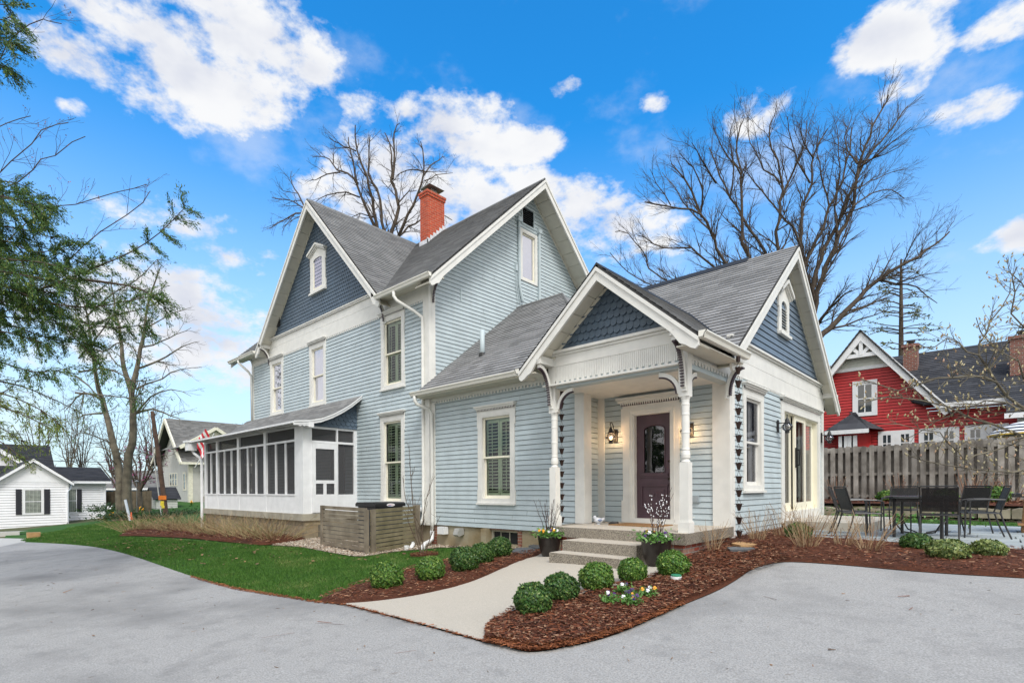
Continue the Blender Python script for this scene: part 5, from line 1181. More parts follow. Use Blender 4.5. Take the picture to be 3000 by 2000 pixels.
# wall lanterns -------------------------------------------------
W['clear']=glassmat('clear_seeded_glass',tint=(.5,.5,.5),alpha=.85,lift=.05)
def lantern(p,U,label,lit):
    p=Vector(p); U=Vector(U); S_=Vector((-U.y,U.x,0)); t=thing('wall_lantern',label,'wall lantern',p,0,'onion lanterns on the house walls')
    F=(p,S_,V3((0,0,1)),U)
    b=M(); b.fbox(F,-.05,.05,-.13,.13,.0,.02); c=p+U*.19
    b.tube([p+U*.02+V3((0,0,.02)),p+U*.10+V3((0,0,.20)),p+U*.15+V3((0,0,.27)),p+U*.20+V3((0,0,.26)),p+U*.21+V3((0,0,.21)),p+U*.18+V3((0,0,.20))],.009,6) if lit else b.tube([p+U*.02+V3((0,0,.06)),c+V3((0,0,.06))],.011,6)
    b.lathe(c,[(.062,.045),(.062,.06),(.05,.075),(.035,.13),(.03,.14),(.012,.17),(.008,.19)],14); b.lathe(c,[(.03,-.16),(.045,-.155),(.045,-.11),(.05,-.105)],14)
    if not lit: b.tube([c+S_*(.018*math.cos(k*PI/4))+V3((0,0,.215+.022*math.sin(k*PI/4))) for k in range(9)],.005,5)
    for k in range(6):
        a=k*PI/3; pts=[]
        for j in range(9):
            f=j/8*PI; pts.append(c+(S_*math.cos(a)+U*math.sin(a))*(.05+.062*math.sin(f))+V3((0,0,-.105+.15*j/8)))
        b.tube(pts,.0035,4)
    b.tube([c+(S_*math.cos(k*PI/10)+U*math.sin(k*PI/10))*.113+V3((0,0,-.03)) for k in range(21)],.0035,4); b.build('metalwork',W['black'],t)
    b=M(); b.lathe(c,[(.045,-.105),(.08,-.075),(.098,-.035),(.092,.005),(.06,.04)],16); b.build('glass_globe',W['clear'],t,smooth=True)
    if lit:
        m=bpy.data.materials.new('warm_bulb'); m.use_nodes=True; bs=m.node_tree.nodes['Principled BSDF']; bs.inputs['Emission Color'].default_value=(1,.55,.22,1); bs.inputs['Emission Strength'].default_value=30
        b=M(); b.lathe(c+V3((0,0,-.06)),[(.006,-.02),(.018,.0),(.016,.03),(.006,.05)],10); b.build('bulb',m,t,smooth=True)
        ld=bpy.data.lights.new('lantern_glow','POINT'); ld.energy=13; ld.color=(1,.60,.28); ld.shadow_soft_size=.03; lo=bpy.data.objects.new('lantern_glow',ld); COL.objects.link(lo); lo.location=c+V3((0,0,-.04)); lo.parent=t; lo.matrix_parent_inverse=world_inv(t)
lantern((-5.84,9.475,2.26),(0,-1,0),'lit black onion lantern on the porch wall left of the purple door',True)
lantern((-4.24,9.475,2.26),(0,-1,0),'lit black onion lantern right of the purple door, half behind the porch post',True)
lantern((XW+.02,12.20,2.50),(1,0,0),'unlit clear onion lantern between the side window and the sliding door',False)
lantern((XW+.03,15.86,2.50),(1,0,0),'unlit clear onion lantern at the far corner beyond the sliding door',False)
# rain chains ---------------------------------------------------
def rainchain(x,y,ztop,zbot,n,label):
    t=thing('rain_chain',label,'rain chain',(x,y,ztop),0,'bronze cup rain chains'); sp=(ztop-zbot)/n; rnd=random.Random(int(x*10))
    b0=None
    for k in range(n):
        z=ztop-.12-sp*k; yw=rnd.uniform(0,PI)
        if b0 is None:
            b=M(); c=V3((x,y,z)); prof=[(.015,-.105),(.022,-.10),(.034,-.045),(.049,.0)]
            base=len(b.v); n_=12
            for r_,h_ in prof:
                for q in range(n_):
                    a=2*PI*q/n_; rr=r_*(1.10 if q%2==0 and h_>-.06 else 1.0); b.v.append((c.x+rr*math.cos(a),c.y+rr*math.sin(a),c.z+h_+(.012 if q%2==0 and h_==0 else 0)))
            for i in range(3):
                for q in range(n_): b.f.append((base+i*n_+q,base+i*n_+(q+1)%n_,base+(i+1)*n_+(q+1)%n_,base+(i+1)*n_+q)); b.mi.append(0); b.uv+=[(0,0)]*4
            b.tube([c+V3((-.075,0,.0)),c+V3((.075,0,.0))],.003,4)
            b0=b.build('cup',W['copper'],t)
        else:
            o=b0.copy(); COL.objects.link(o); o.parent=t; o.matrix_parent_inverse=b0.matrix_parent_inverse.copy(); o.location=(0,0,-sp*k)
    for k in range(n):
        z=ztop-.12-sp*k; b=M(); b.tube([(x-.03,y,z),(x,y,z+sp-.115)],.0028,4); b.tube([(x+.03,y,z),(x,y,z+sp-.115)],.0028,4); 
        b.build('link',W['copper'],t)
    b=M(); b.lathe((x,y,ztop),[(.032,-.03),(.034,.06)],12); b.build('spout',W['copper'],t)
pr_=onX(2164,1300,-3.06); rainchain(-3.06,pr_.y,3.20,.20,14,'bronze rain chain of fluted cups hanging off the gutter corner right of the porch')
pl_=onY(1646,1400,8.20); rainchain(pl_.x,8.20,3.18,.32,13,'bronze rain chain of fluted cups hanging behind the left porch post')
# stones ---------------------------------------------------------
def stone(P,z0,z1,m,name,label,cat,seed=1,group=None):
    rnd=random.Random(seed); b=M(); n=len(P); cx=sum(p[0] for p in P)/n; cy=sum(p[1] for p in P)/n
    top=[(p[0],p[1],z1+rnd.uniform(-.006,.006)) for p in P]; bot=[(cx+(p[0]-cx)*.93,cy+(p[1]-cy)*.93,z0) for p in P]
    b.poly(top); 
    for i in range(n): b.poly([bot[i],bot[(i+1)%n],top[(i+1)%n],top[i]])
    return tag(b.build(name,m,bevel=.008),label,cat,group)
W['slate']=mat('dark_slate',(.10,.11,.12),.5,5,.2,bump=.3); W['tanstone']=mat('tan_sandstone',(.42,.25,.11),.85,6,.2,bump=.4)
z=g1(*G(2180,1610)); stone(gp([(2143,1612),(2160,1602),(2195,1600),(2220,1608),(2205,1618),(2170,1620)]),z,z+.10,W['tanstone'],'flat_stone','tan splash stone lying in the mulch below the right rain chain','stone',2)
stone(gp([(2130,1624),(2150,1619),(2200,1618),(2212,1624),(2185,1632),(2140,1633)]),z,z+.075,W['slate'],'slate_slab','thin dark slate in the mulch in front of the tan splash stone','slate',3)
z=g1(*G(1540,1622)); stone(gp([(1497,1629),(1512,1618),(1566,1612),(1572,1621),(1545,1632)]),z,z+.085,W['slate'],'slate_slab','grey slate at the house end of the lawn-side bed','slate',4); stone(gp([(1548,1612),(1566,1606),(1586,1604),(1590,1612),(1574,1619)]),z,z+.10,W['slate'],'slate_slab','darker slate tucked beside the left planter','slate',5)
x,y=G(96,1575); z=g1(x,y); P=[(x-.14,y-.16),(x+.12,y-.16),(x+.14,y+.2),(x-.12,y+.2)]; stone(P,z-.1,z+.2,W['tanstone'],'garden_block','rough tan stone block at the street corner of the lawn','stone',6)
# slatted screen round the condenser --------------------------------
W['oldwood']=mat('weathered_grey_timber',(.19,.150,.105),.85,3,.25,bump=.5,bscale=25,island=.22,streak=.4,tint=(.27,.23,.17))
W['oldwoodg']=mat('algae_stained_timber',(.19,.165,.085),.85,3,.25,bump=.5,bscale=25,island=.22,streak=.4,tint=(.25,.215,.13))
fen=thing('condenser_screen','low screen of weathered grey horizontal boards around the condenser by the house','wooden screen',(-10.65,6.7,-.25))
A=V3((-12.84,6.72,-.24)); Bc=V3((-10.62,6.68,-.26)); Cc=V3((-11.0,8.35,-.22))
def panel(p,q,nb,h0,h1,m,tilt=0):
    U=(q-p); Ln=U.length; U.normalize(); N=U.cross(V3((0,0,1))); F=(p,U,V3((0,0,1)),N); rnd=random.Random(int(Ln*100)); hb=(h1-h0)/nb
    for k in range(nb):
        b=M(); v=h0+hb*k; j=rnd.uniform(-.006,.006); b.prism(F,[(.06,v+.016+j),(Ln-.06,v+.016-j),(Ln-.06,v+hb-.006),(.06,v+hb-.004)],-.012+j,.012+j); b.build('board',m,fen)
    return F,Ln
F,Ln=panel(A,Bc,10,.03,1.04,W['oldwood']); F2,Ln2=panel(Bc,Cc,10,.0,1.0,W['oldwoodg'])
for (F_,u0,u1,o0,o1,h) in ((F,-.03,.07,-.05,.03,1.04),(F,Ln-.10,Ln+.05,.014,.05,1.0),(F2,.06,.19,.014,.05,1.0),(F2,Ln2-.10,Ln2+.05,-.05,.05,1.02)):
    b=M(); b.fbox(F_,u0,u1,-.05,h,o0,o1); b.build('screen_post',W['oldwood'],fen)
ac=thing('condenser','air conditioning condenser with a black lid behind the slatted screen','air conditioner',(-11.75,7.75,-.2))
b=M(); b.box(-12.15,-11.35,7.35,8.15,-.2,.77); b.build('casing',mat('dark_grey_metal',(.05,.05,.055),.5),ac)
b=M(); b.prism((V3((0,0,0)),V3((1,0,0)),V3((0,0,1)),V3((0,-1,0))),[(-12.2,.77),(-11.3,.77),(-11.3,.84),(-11.36,.875),(-12.14,.875),(-12.2,.84)],-8.2,-7.3); b.build('lid',W['black'],ac)
Fb=(V3((-11.298,7.75,.812)),V3((0,1,0)),V3((0,0,1)),V3((1,0,0)))
b=M(); b.prism(Fb,[(.12*math.cos(k*PI/12),.038*math.sin(k*PI/12)) for k in range(24)],.0,.006); bd=b.build('badge',W['white'],ac)
b=M(); b.prism(Fb,[(-.09,-.004),(-.02,.008),(.08,.006),(.08,-.004),(-.02,-.002),(-.08,-.014)],.0062,.008); b.build('badge_mark',mat('red_badge',(.5,.03,.04)),bd); b=M(); b.prism(Fb,[(-.08,-.016),(-.02,-.012),(.04,-.020),(-.03,-.028)],.0062,.008); b.build('badge_mark',mat('blue_badge',(.05,.2,.5)),bd)
# dry perennials and grasses -----------------------------------------
W['straw']=leafmat('dry_stems',[(.16,.09,.045),(.30,.19,.10),(.42,.32,.20),(.20,.11,.06)],.8,0)
W['strawg']=leafmat('dry_grass_blades',[(.16,.10,.05),(.30,.20,.10),(.38,.29,.16),(.12,.16,.05)],.8,0)
def stems(name,x,y,n,h,spread,m,seed,label,group,lean=(0,0),rad=.004,fork=2,cat='dry shrub',base=.12):
    rnd=random.Random(seed); z=g1(x,y)+.04; t=thing(name,label,cat,(x,y,z),0,group); b=M()
    for k in range(n):
        a=rnd.uniform(0,2*PI); r0=base*math.sqrt(rnd.random()); s=spread*rnd.uniform(.1,1)*h; H_=h*rnd.uniform(.3 if base>.3 else .55,1)
        bx,by=x+r0*math.cos(a),y+r0*math.sin(a); path=[]
        for j in range(5):
            f=j/4; path.append((bx+math.cos(a)*s*f**1.2+lean[0]*f*h+rnd.uniform(-.012,.012)*h*2,by+math.sin(a)*s*f**1.2+lean[1]*f*h+rnd.uniform(-.012,.012)*h*2,z-.05+H_*f*(1-.12*f*(abs(lean[0])+abs(lean[1])))))
        b.tube(path,[rad*(1-.6*j/4) for j in range(5)],4,cap=False)
        for q in range(fork if rnd.random()<.8 else 0):
            i=rnd.choice([1,2,3]); p=Vector(path[i]); e=p+Vector((math.cos(a+rnd.uniform(-1,1))*.14,math.sin(a+rnd.uniform(-1,1))*.14,rnd.uniform(.05,.22)))*h; b.tube([p,(p+e)/2+Vector((0,0,-.01)),e],[rad*.6,rad*.5,rad*.3],4,cap=False)
    b.build('stems',m,t); return t
gS='leafless shrubs in the mulch beside the wing'
for i,(px,py,n,h,sp_,la) in enumerate([(2088,1622,34,.62,.45,'leafless shrub at the brick corner of the porch'),(2222,1590,46,.72,.5,'leafless shrub against the wing wall below the narrow window'),(2288,1580,34,.75,.5,'tall leafless shrub left of the sliding door'),
    (2362,1612,80,.80,.62,'largest tan leafless shrub in front of the sliding door'),(2467,1606,34,.62,.35,'leafless shrub at the near corner of the patio'),(2545,1624,42,.75,.62,'pale splayed leafless shrub in front of the patio chairs')]):
    x,y=G(px,py); stems('bare_shrub',x,y,int(n*.72),h*.92,sp_,W['straw'],200+i,la,gS,rad=.0042)
x,y=G(2340,1585); t=thing('evergreen_shrub','dark evergreen shrub low against the wing beneath the sliding door','shrub',(x,y,.3)); o=leafball('foliage',.20,1800,W['box'],44,.03,.8); o.location=(x,y,.3); o.parent=t; o.matrix_parent_inverse=Matrix.Translation((x,y,.3)).inverted()
gL='dry ornamental grasses along the screened porch'
for i,(px,py,n,h) in enumerate([(395,1556,110,.75),(450,1552,110,.8),(505,1556,110,.8),(560,1558,100,.75),(615,1566,90,.75),(665,1568,90,.8),(715,1574,80,.8),(760,1580,80,.8),(815,1584,70,.85)]):
    x,y=G(px,py)
    nm=['at the street end of the bed','second from the street end of the bed','third from the street end of the bed','just left of the porch downspout','just right of the porch downspout','in front of the second screen bay','in front of the middle screen bay','in front of the fourth screen bay','nearest the porch steps at the end of the bed'][i]
    t=stems('dry_grass_clump',x,y,n,h,1.5,W['strawg'],300+i,'tan dried grass clump '+nm,gL,lean=(-.35+.2*(i%3),.1),rad=.0055,fork=2,cat='ornamental grass',base=.42)
# young tree on the lawn
def ribbon_tree(): pass
# ---------------- patio ----------------
stoop=thing('landing_step','pale concrete landing outside the sliding door','step',(-2.7,14,.27))
b=M(); b.box(-3.5,-1.95,12.55,15.7,.1,.47); b.build('landing',mat('pale_landing_concrete',(.50,.46,.39),.85,3,.12,bump=.2),stoop,bevel=.015)
W['frame']=mat('black_powder_coat',(.022,.022,.024),.38,12,.15); W['weave']=mat('dark_woven_resin',(.016,.015,.015),.5,30,.3)
PZ=.304
def make_chair(label):
    t=thing('patio_chair',label,'patio chair',(0,0,0),0,'woven black armchairs round the patio table')
    b=M()
    for k in range(26): x=-.215+k*.0172; b.box(x,x+.011,-.23,.22,.425,.432)
    for k in range(20): y=-.22+k*.0225; b.box(-.22,.22,y,y+.014,.433,.438)
    b.build('seat',W['weave'],t)
    b=M(); Fb=(V3((0,-.235,.49)),V3((1,0,0)),V3((0,-.31,1)).normalized(),V3((0,-1,-.31)).normalized())
    for k in range(26): x=-.215+k*.0172; b.fbox(Fb,x,x+.0125,.0,.40,-.003,.003)
    for k in range(24): v=.0+k*.0168; b.fbox(Fb,-.22,.22,v,v+.0125,.004,.009)
    b.tube([fp(Fb,-.24,-.08,0),fp(Fb,-.24,.41,0),fp(Fb,-.225,.425,0),fp(Fb,.225,.425,0),fp(Fb,.24,.41,0),fp(Fb,.24,-.08,0)],.012,6); b.build('backrest',W['weave'],t)
    b=M(); b.tube([(-.24,-.23,.43),(-.24,.2,.43),(-.22,.235,.43),(.22,.235,.43),(.24,.2,.43),(.24,-.23,.43),(-.24,-.23,.43)],.012,6); b.build('seat_frame',W['frame'],t)
    for s in (-1,1):
        b=M(); b.tube([(s*.24,-.22,.44),(s*.245,-.27,.25),(s*.25,-.36,0)],.013,6); b.build('leg',W['frame'],t)
        b=M(); b.tube([(s*.245,.235,.64),(s*.25,.24,.3),(s*.25,.25,0)],.013,6); b.build('leg',W['frame'],t)
        b=M(); b.tube([(s*.24,-.29,.66),(s*.25,-.1,.665),(s*.255,.12,.66),(s*.25,.21,.645),(s*.245,.235,.60)],[.013,.016,.018,.015,.012],6); b.build('armrest',W['frame'],t)
    return t
chairs=[(-.78,11.22,.05,'patio chair at the near end of the table with its back to the camera'),(-1.85,11.15,-1.0,'patio chair at the left front corner of the table, back turned to the driveway'),
 (-2.15,11.95,-1.45,'leftmost patio chair, seen from its front left, nearest the landing'),(-1.55,13.25,3.0,'patio chair behind the table facing the camera'),
 (-.55,13.45,2.6,'patio chair behind the table half hidden by the near chair'),(-.30,12.45,1.75,'rightmost patio chair in side view facing left')]
c0=make_chair(chairs[0][3]); c0.location=(chairs[0][0],chairs[0][1],PZ); c0.rotation_euler=(0,0,chairs[0][2])
for x,y,a,l in chairs[1:]: dup(c0,(x,y,PZ),a,l)
t=thing('patio_table','black metal patio table surrounded by six woven chairs','table',(-1.1,12.05,PZ))
b=M(); pts=[]
for k in range(32):
    a=2*PI*k/32; ca,sa=math.cos(a),math.sin(a); pts.append((-1.1+.50*math.copysign(abs(ca)**.5,ca),12.05+.80*math.copysign(abs(sa)**.5,sa)))
b.poly([(x,y,PZ+.725) for x,y in pts]); b.poly([(x,y,PZ+.695) for x,y in pts[::-1]]); 
for k in range(32): p,q=pts[k],pts[(k+1)%32]; b.poly([(*p,PZ+.695),(*q,PZ+.695),(*q,PZ+.725),(*p,PZ+.725)])
b.build('tabletop',mat('dark_glass_tabletop',(.045,.05,.055),.25),t)
for sx in (-1,1):
    for sy in (-1,1):
        b=M(); x=-1.1+sx*.33; y=12.05+sy*.5; b.tube([(x,y,PZ+.70),(x,y,PZ)],.026,8); b.tube([(x,y,PZ+.28),(x-sx*.1,y-sy*.12,PZ+.10),(x-sx*.26,y-sy*.36,PZ+.06)],.013,6); b.build('leg',W['frame'],t)
b=M(); b.fbox(FS(12.05),-1.5,-.7,PZ+.63,PZ+.69,-.5,-.47); b.fbox(FS(12.05),-1.5,-.7,PZ+.63,PZ+.69,.47,.5); b.build('apron',W['frame'],t)
# cart at the right edge
t=thing('grill_cart','wooden legged cart with a covered black grill at the right edge of the patio','grill cart',(.55,14.4,PZ))
Wd=mat('oiled_cedar',(.34,.18,.075),.6,5,.15)
for (x,y,x2,y2) in ((.28,14.15,.33,14.25),(.28,14.75,.33,14.65),(1.0,14.15,.95,14.25),(1.0,14.75,.95,14.65)):
    b=M(); b.tube([(x,y,PZ),(x2,y2,PZ+.68)],.032,4); b.build('leg',Wd,t)
b=M(); b.box(.2,1.1,14.05,14.85,PZ+.14,PZ+.18); b.build('lower_shelf',Wd,t)
b=M(); b.box(.12,1.2,14.0,14.9,PZ+.68,PZ+.75); b.build('shelf',W['black'],t)
b=M(); b.lathe((.72,14.45,PZ+.75),[(.28,0),(.38,.08),(.42,.22),(.40,.32),(.34,.36),(.12,.42)],18); b.build('grill_bowl',W['black'],t,smooth=True)
b=M(); b.lathe((.72,14.45,PZ+.75),[(.40,.27),(.36,.42),(.2,.50),(.02,.52)],14); b.build('grill_cover',mat('pale_grey_cover',(.40,.40,.40),.8,7,.25),t)
# dry stone wall behind the patio
W['rock']=mat('lichened_limestone',(.30,.25,.18),.9,2.5,.4,bump=.9,bscale=9,island=.3,streak=.35,tint=(.42,.37,.28))
b=M(); rnd=random.Random(9); 
for row,(z0,hh,st) in enumerate(((.16,.22,0),(.385,.26,.3))):
    x=-5.5+st
    while x<9:
        w_=rnd.uniform(.5,1.5) if row else rnd.uniform(.35,.9); y=18.35+rnd.uniform(-.06,.06)-(.08 if row else 0); h=hh*rnd.uniform(.8,1.0)
        n=7; top=[(x+.01,z0),(x+w_-.015,z0)]+[(x+w_-.015-(w_-.025)*k/n,z0+h+rnd.uniform(-.035,.02)) for k in range(n+1)]
        b.prism(FS(y),top,-.6,rnd.uniform(-.02,.05)); x+=w_
tag(b.build('stone_wall',W['rock'],bevel=.02),'low dry stone wall of flat lichened limestone behind the patio','stone wall')
region('mulch_bed',[(-6,18.5),(10,18.5),(10,22.3),(-6,22.3)],.42,W['soil'],.4)
chips('bark_chips',[(-5,18.5),(8,18.5),(8,22),(-5,22)],3500,17,W['chip'],.09,.03,.46)
zb=.72
# fence: board on board
W['fence']=mat('silvered_cedar_fence',(.235,.205,.175),.9,2.5,.3,bump=.5,bscale=18,island=.30,streak=.75,tint=(.37,.345,.31))
fn=thing('cedar_fence','tall silvered board-on-board cedar fence behind the patio','fence',(0,22,.7))
b=M(); rnd=random.Random(5); x=-6.0
while x<11:
    h=2.66+rnd.uniform(-.02,.03)+.010*(x); 
    b.prism(FS(22.0),[(x,.55),(x+.145,.55),(x+.145+rnd.uniform(-.006,.006),h-.03),(x+.125,h),(x+.02,h+rnd.uniform(-.01,.01)),(x+rnd.uniform(-.006,.006),h-.03)],.02+rnd.uniform(0,.006),.045+rnd.uniform(0,.006))
    x2=x+.122+rnd.uniform(-.012,.012); b.fbox(FS(22.0),x2-.012,x2+.16,.55,h-.02,-.125,-.10); x+=.235
b.build('fence_boards',W['fence'],fn)
for z in (.85,1.6,2.42): b=M(); b.fbox(FS(22.0),-6,11,z,z+.09,-.105,.018); b.build('fence_rail',W['fence'],fn)
for i,(px,n,h) in enumerate(((2450,26,.9),(2640,26,.95),(2840,24,1.1),(2880,26,1.0),(2960,22,1.0))):
    v=ray(px,1450); Y=21.2-(.5 if i%2 else 0); k=Y/v.y; x=v.x*k
    rn=random.Random(i+80); t=thing('hydrangea_canes',['russet bare canes at the house end of the fence','russet bare canes behind the far patio chairs','russet bare canes behind the gap between the right chairs','bare canes with dried heads behind the rightmost chair','bare canes beside the cart at the right edge'][i],'dry shrub',(x,Y,.7),0,'bare canes along the cedar fence'); b=M()
    for q in range(n):
        a=rn.uniform(0,2*PI); s=rn.uniform(.05,.4); H_=h*rn.uniform(.5,1); b.tube([(x+.1*math.cos(a),Y+.1*math.sin(a),.65),(x+(.1+s*.5)*math.cos(a),Y+(.1+s*.5)*math.sin(a),.65+H_*.6),(x+(.1+s)*math.cos(a),Y+(.1+s)*math.sin(a),.65+H_)],[.008,.007,.004],4)
        if rn.random()<.4: b.lathe((x+(.1+s)*math.cos(a),Y+(.1+s)*math.sin(a),.65+H_),[(.004,-.01),(.022,.01),(.004,.035)],6)
    b.build('canes',leafmat('russet_canes',[(.12,.05,.03),(.26,.14,.09),(.36,.26,.18)],.8,0) if i==0 else bpy.data.materials['russet_canes'],t)
for i,(px,py,r_) in enumerate(((2912,1462,.36),(2770,1455,.30),(2600,1458,.28))):
    v=ray(px,py); Y=20.6; k=Y/v.y; x=v.x*k; t=thing('hellebore_clump',['bright green leafy clump on the wall in front of the fence, right of the chairs','green leafy clump seen between the two rear patio chairs','green leafy clump behind the left patio chairs'][i],'shrub',(x,Y,.75),0,'green clumps on the stone wall bed')
    o=leafball('foliage',r_,1300,W['boxy'],90+i,.055,.7); o.location=(x,Y,.72); o.parent=t; o.matrix_parent_inverse=Matrix.Translation((x,Y,.75)).inverted()
x,y=-3.0,17.9; t=thing('groundcover_clump','low green groundcover beside the landing and stone wall','ground cover',(x,y,.3)); leaves('foliage',(x,y,.3),900,2.2,.28,W['pansyleaf'],t,5,.06)

# ---------------- red house beyond the fence ----------------
def oy(px,py,Y): q=onY(px,py,Y); return q.x,q.z
W['red']=mat('red_clapboard_paint',(.44,.020,.020),.55,3,.10,bump=.1); W['slatec']=shinglemat('charcoal_shingles',(.028,.030,.036),(.075,.078,.088),.35,.2,5.0)
W['creamsh']=mat('cream_wood_shingle',(.55,.56,.50),.7,5,.08,island=.12)
YR=27.0; F=FS(YR)
rh=thing('red_house','red clapboard house with white trim and a charcoal roof behind the fence','house',(3,27,.6))
ax,az_=oy(2527,990,YR); lx,lz=oy(2443,1100,YR); qx,qz=oy(2748,1192,YR)
gz0=oy(2985,1160,YR-.4)[1]; s1=(az_-qz)/(qx-ax); lx2=ax-(qx-ax)
b=M(); b.courses(F,[(lx2,.6),(10.5,.6),(10.5,max(gz0-.12,qz-.15)),(qx,max(gz0-.12,qz-.15)),(qx,max(gz0-.1,qz)),(ax,az_-.15),(lx2,qz)],.125,.02,gap=.020); b.build('red_wall',W['red'],rh)
b=M(); b.box(lx2+.1,10.4,YR+.06,34,.5,qz-.2); b.prism(F,[(lx2+.3,qz-.25),(qx-.2,qz-.25),(ax,az_-.3)],-.4,-.06); b._build('inner_structure',W['dark'],rh)
tx,tz=oy(2455,1088,YR); 
zb_=oy(2610,1068,YR)[1]; hw_=(az_-zb_)/s1
b=M(); b.courses((V3((0,YR-.03,0)),F[1],F[2],F[3]),[(ax-hw_,zb_),(ax+hw_,zb_),(ax,az_)],.26,.02); b.build('gable_shingles',W['creamsh'],rh)
def stick(b,F_,p,q,w_,o0,o1):
    d=Vector((q[0]-p[0],q[1]-p[1])).normalized()*w_/2; n=(-d.y,d.x); b.prism(F_,[(p[0]+n[0],p[1]+n[1]),(p[0]-n[0],p[1]-n[1]),(q[0]-n[0],q[1]-n[1]),(q[0]+n[0],q[1]+n[1])],o0,o1)
b=M(); zt=zb_+ (az_-zb_)*.38; hb=(az_-zt)/s1
stick(b,F,(ax-hb,zt),(ax+hb,zt),.16,.32,.40); stick(b,F,(ax,zt),(ax,az_-.1),.14,.321,.41); stick(b,F,(ax,zt+.02),(ax-hb*.55,zt+(az_-zt)*.45),.13,.322,.395); stick(b,F,(ax,zt+.02),(ax+hb*.55,zt+(az_-zt)*.45),.13,.322,.395); b.build('gable_truss',W['white'],rh)
b=M(); stick(b,F,(ax-hw_-.1,zb_),(ax+hw_+.1,zb_),.14,.0,.08); b.build('gable_band',W['white'],rh)
b=M(); stick(b,F,(ax-.05,az_+.1),(qx+.35,qz-.30),.30,.30,.44); stick(b,F,(ax+.05,az_+.1),(lx2-.35,qz-.30),.30,.30,.445); b.build('bargeboard',W['white'],rh)
b=M(); hh=qx-ax+.5; cc=math.hypot(1,s1); zr=az_+.26
roofplane(b,*slopeframe(ax+hh,0,zr-s1*hh,(0,1,0),(-1,0,0),s1),[(YR-.5,0),(YR+.3,0),(31.5,hh*cc),(YR-.5,hh*cc)],.2,.015)
roofplane(b,*slopeframe(ax-hh,0,zr-s1*hh,(0,1,0),(1,0,0),s1),[(YR-.5,0),(YR+.3,0),(31.5,hh*cc),(YR-.5,hh*cc)],.2,.015)
gx,gzz=oy(2985,1160,YR-.4); rx,rz_=oy(2850,1012,31.5); es=(rz_-gzz)/(31.5-YR+.4); ec=math.hypot(1,es)
roofplane(b,*slopeframe(0,YR-.4,gzz,(1,0,0),(0,1,0),es),[(ax+hh-.9,0),(10.8,0),(10.8,(31.9-YR)*ec),(ax-4,(31.9-YR)*ec)],.2,.015)
b.build('roof',[W['slatec'],W['roofedge']],rh)
b=M(); b.fbox(FS(YR-.4),qx+.1,10.8,gzz-.2,gzz-.02,.0,.12); b.fbox(FS(YR-.4),qx+.1,10.8,gzz-.22,gzz-.2,-.4,.0); b.build('gutter',W['white'],rh)
def simplewin(F_,u0,u1,v0,v1,parent,cas=.13,nx=2,nz=2,name='window',trim='white',gl='glass'):
    b=M(); 
    b.fbox(F_,u0,u0+cas,v0,v1,.0,.05); b.fbox(F_,u1-cas,u1,v0,v1,.0,.05); b.fbox(F_,u0+cas,u1-cas,v1-cas,v1,.0,.049); b.fbox(F_,u0+cas,u1-cas,v0,v0+cas*.8,.0,.049)
    a0,a1,c0,c1=u0+cas,u1-cas,v0+cas*.8,v1-cas
    for i in range(1,nx): x=a0+(a1-a0)*i/nx; b.fbox(F_,x-.02,x+.02,c0,c1,.031,.046)
    for i in range(1,nz): z=c0+(c1-c0)*i/nz; b.fbox(F_,a0,a1,z-.02,z+.02,.031,.045)
    w_=b.build(name,W[trim],parent); b=M(); b.poly([fp(F_,a0,c0,.03),fp(F_,a1,c0,.03),fp(F_,a1,c1,.03),fp(F_,a0,c1,.03)]); b.build('pane',W['darkpane'],w_); return w_
W['darkpane']=mat('dark_window_pane',(.03,.04,.045),.06,3,.2,spec=.9,coat=.5)
p=oy(2498,1115,YR); q=oy(2571,1222,YR); simplewin(F,p[0],q[0],q[1]+.1,p[1]-.05,rh,.2,2,2)
for (a,b_,c_,d_) in ((2573,1264,2679,1330),(2692,1256,2811,1322),(2826,1247,2956,1316)):
    p=oy(a,b_,YR); q=oy(c_,d_,YR); mid=(p[0]+q[0])/2; simplewin(F,p[0],mid-.001,q[1],p[1],rh,.17,2,2); simplewin(F,mid+.001,q[0],q[1],p[1],rh,.17,2,2)
# bay window with a hipped roof
p=oy(2416,1258,YR-1.2); q=oy(2545,1258,YR-1.2); pk=oy(2470,1208,YR)
bay=M(); bx0,bx1=p[0],q[0]; bz=(p[1]+q[1])/2
bay.prism((V3((0,0,.6)),V3((1,0,0)),V3((0,1,0)),V3((0,0,1))),[(bx0+.2,YR),(bx0+.9,YR-1),(bx1-.9,YR-1),(bx1-.1,YR)],0,bz-.6-.1); bo=bay.build('bay_window',W['red'],rh)
b=M(); b.poly([(bx0,YR-1.2,bz),(bx1,YR-1.2,bz),(bx1-.9,YR,pk[1]),(bx0+.9,YR,pk[1])]); b.poly([(bx1,YR-1.2,bz),(bx1+.4,YR,bz),(bx1-.9,YR,pk[1])]); b.poly([(bx0,YR-1.2,bz),(bx0-.4,YR,bz),(bx0+.9,YR,pk[1])]); b.build('bay_roof',W['slatec'],bo)
b=M(); b.fbox(FS(YR-1.2),bx0,bx1,bz-.18,bz-.01,-.02,.03); b.build('bay_fascia',W['white'],bo)
Fb=FS(YR-1.0); w0=bx0+.95; ww=(bx1-.9-w0); simplewin(Fb,w0,w0+ww*.52,.9,bz-.25,rh,.2,1,2); simplewin(Fb,w0+ww*.54,w0+ww,.9,bz-.25,rh,.2,1,2)
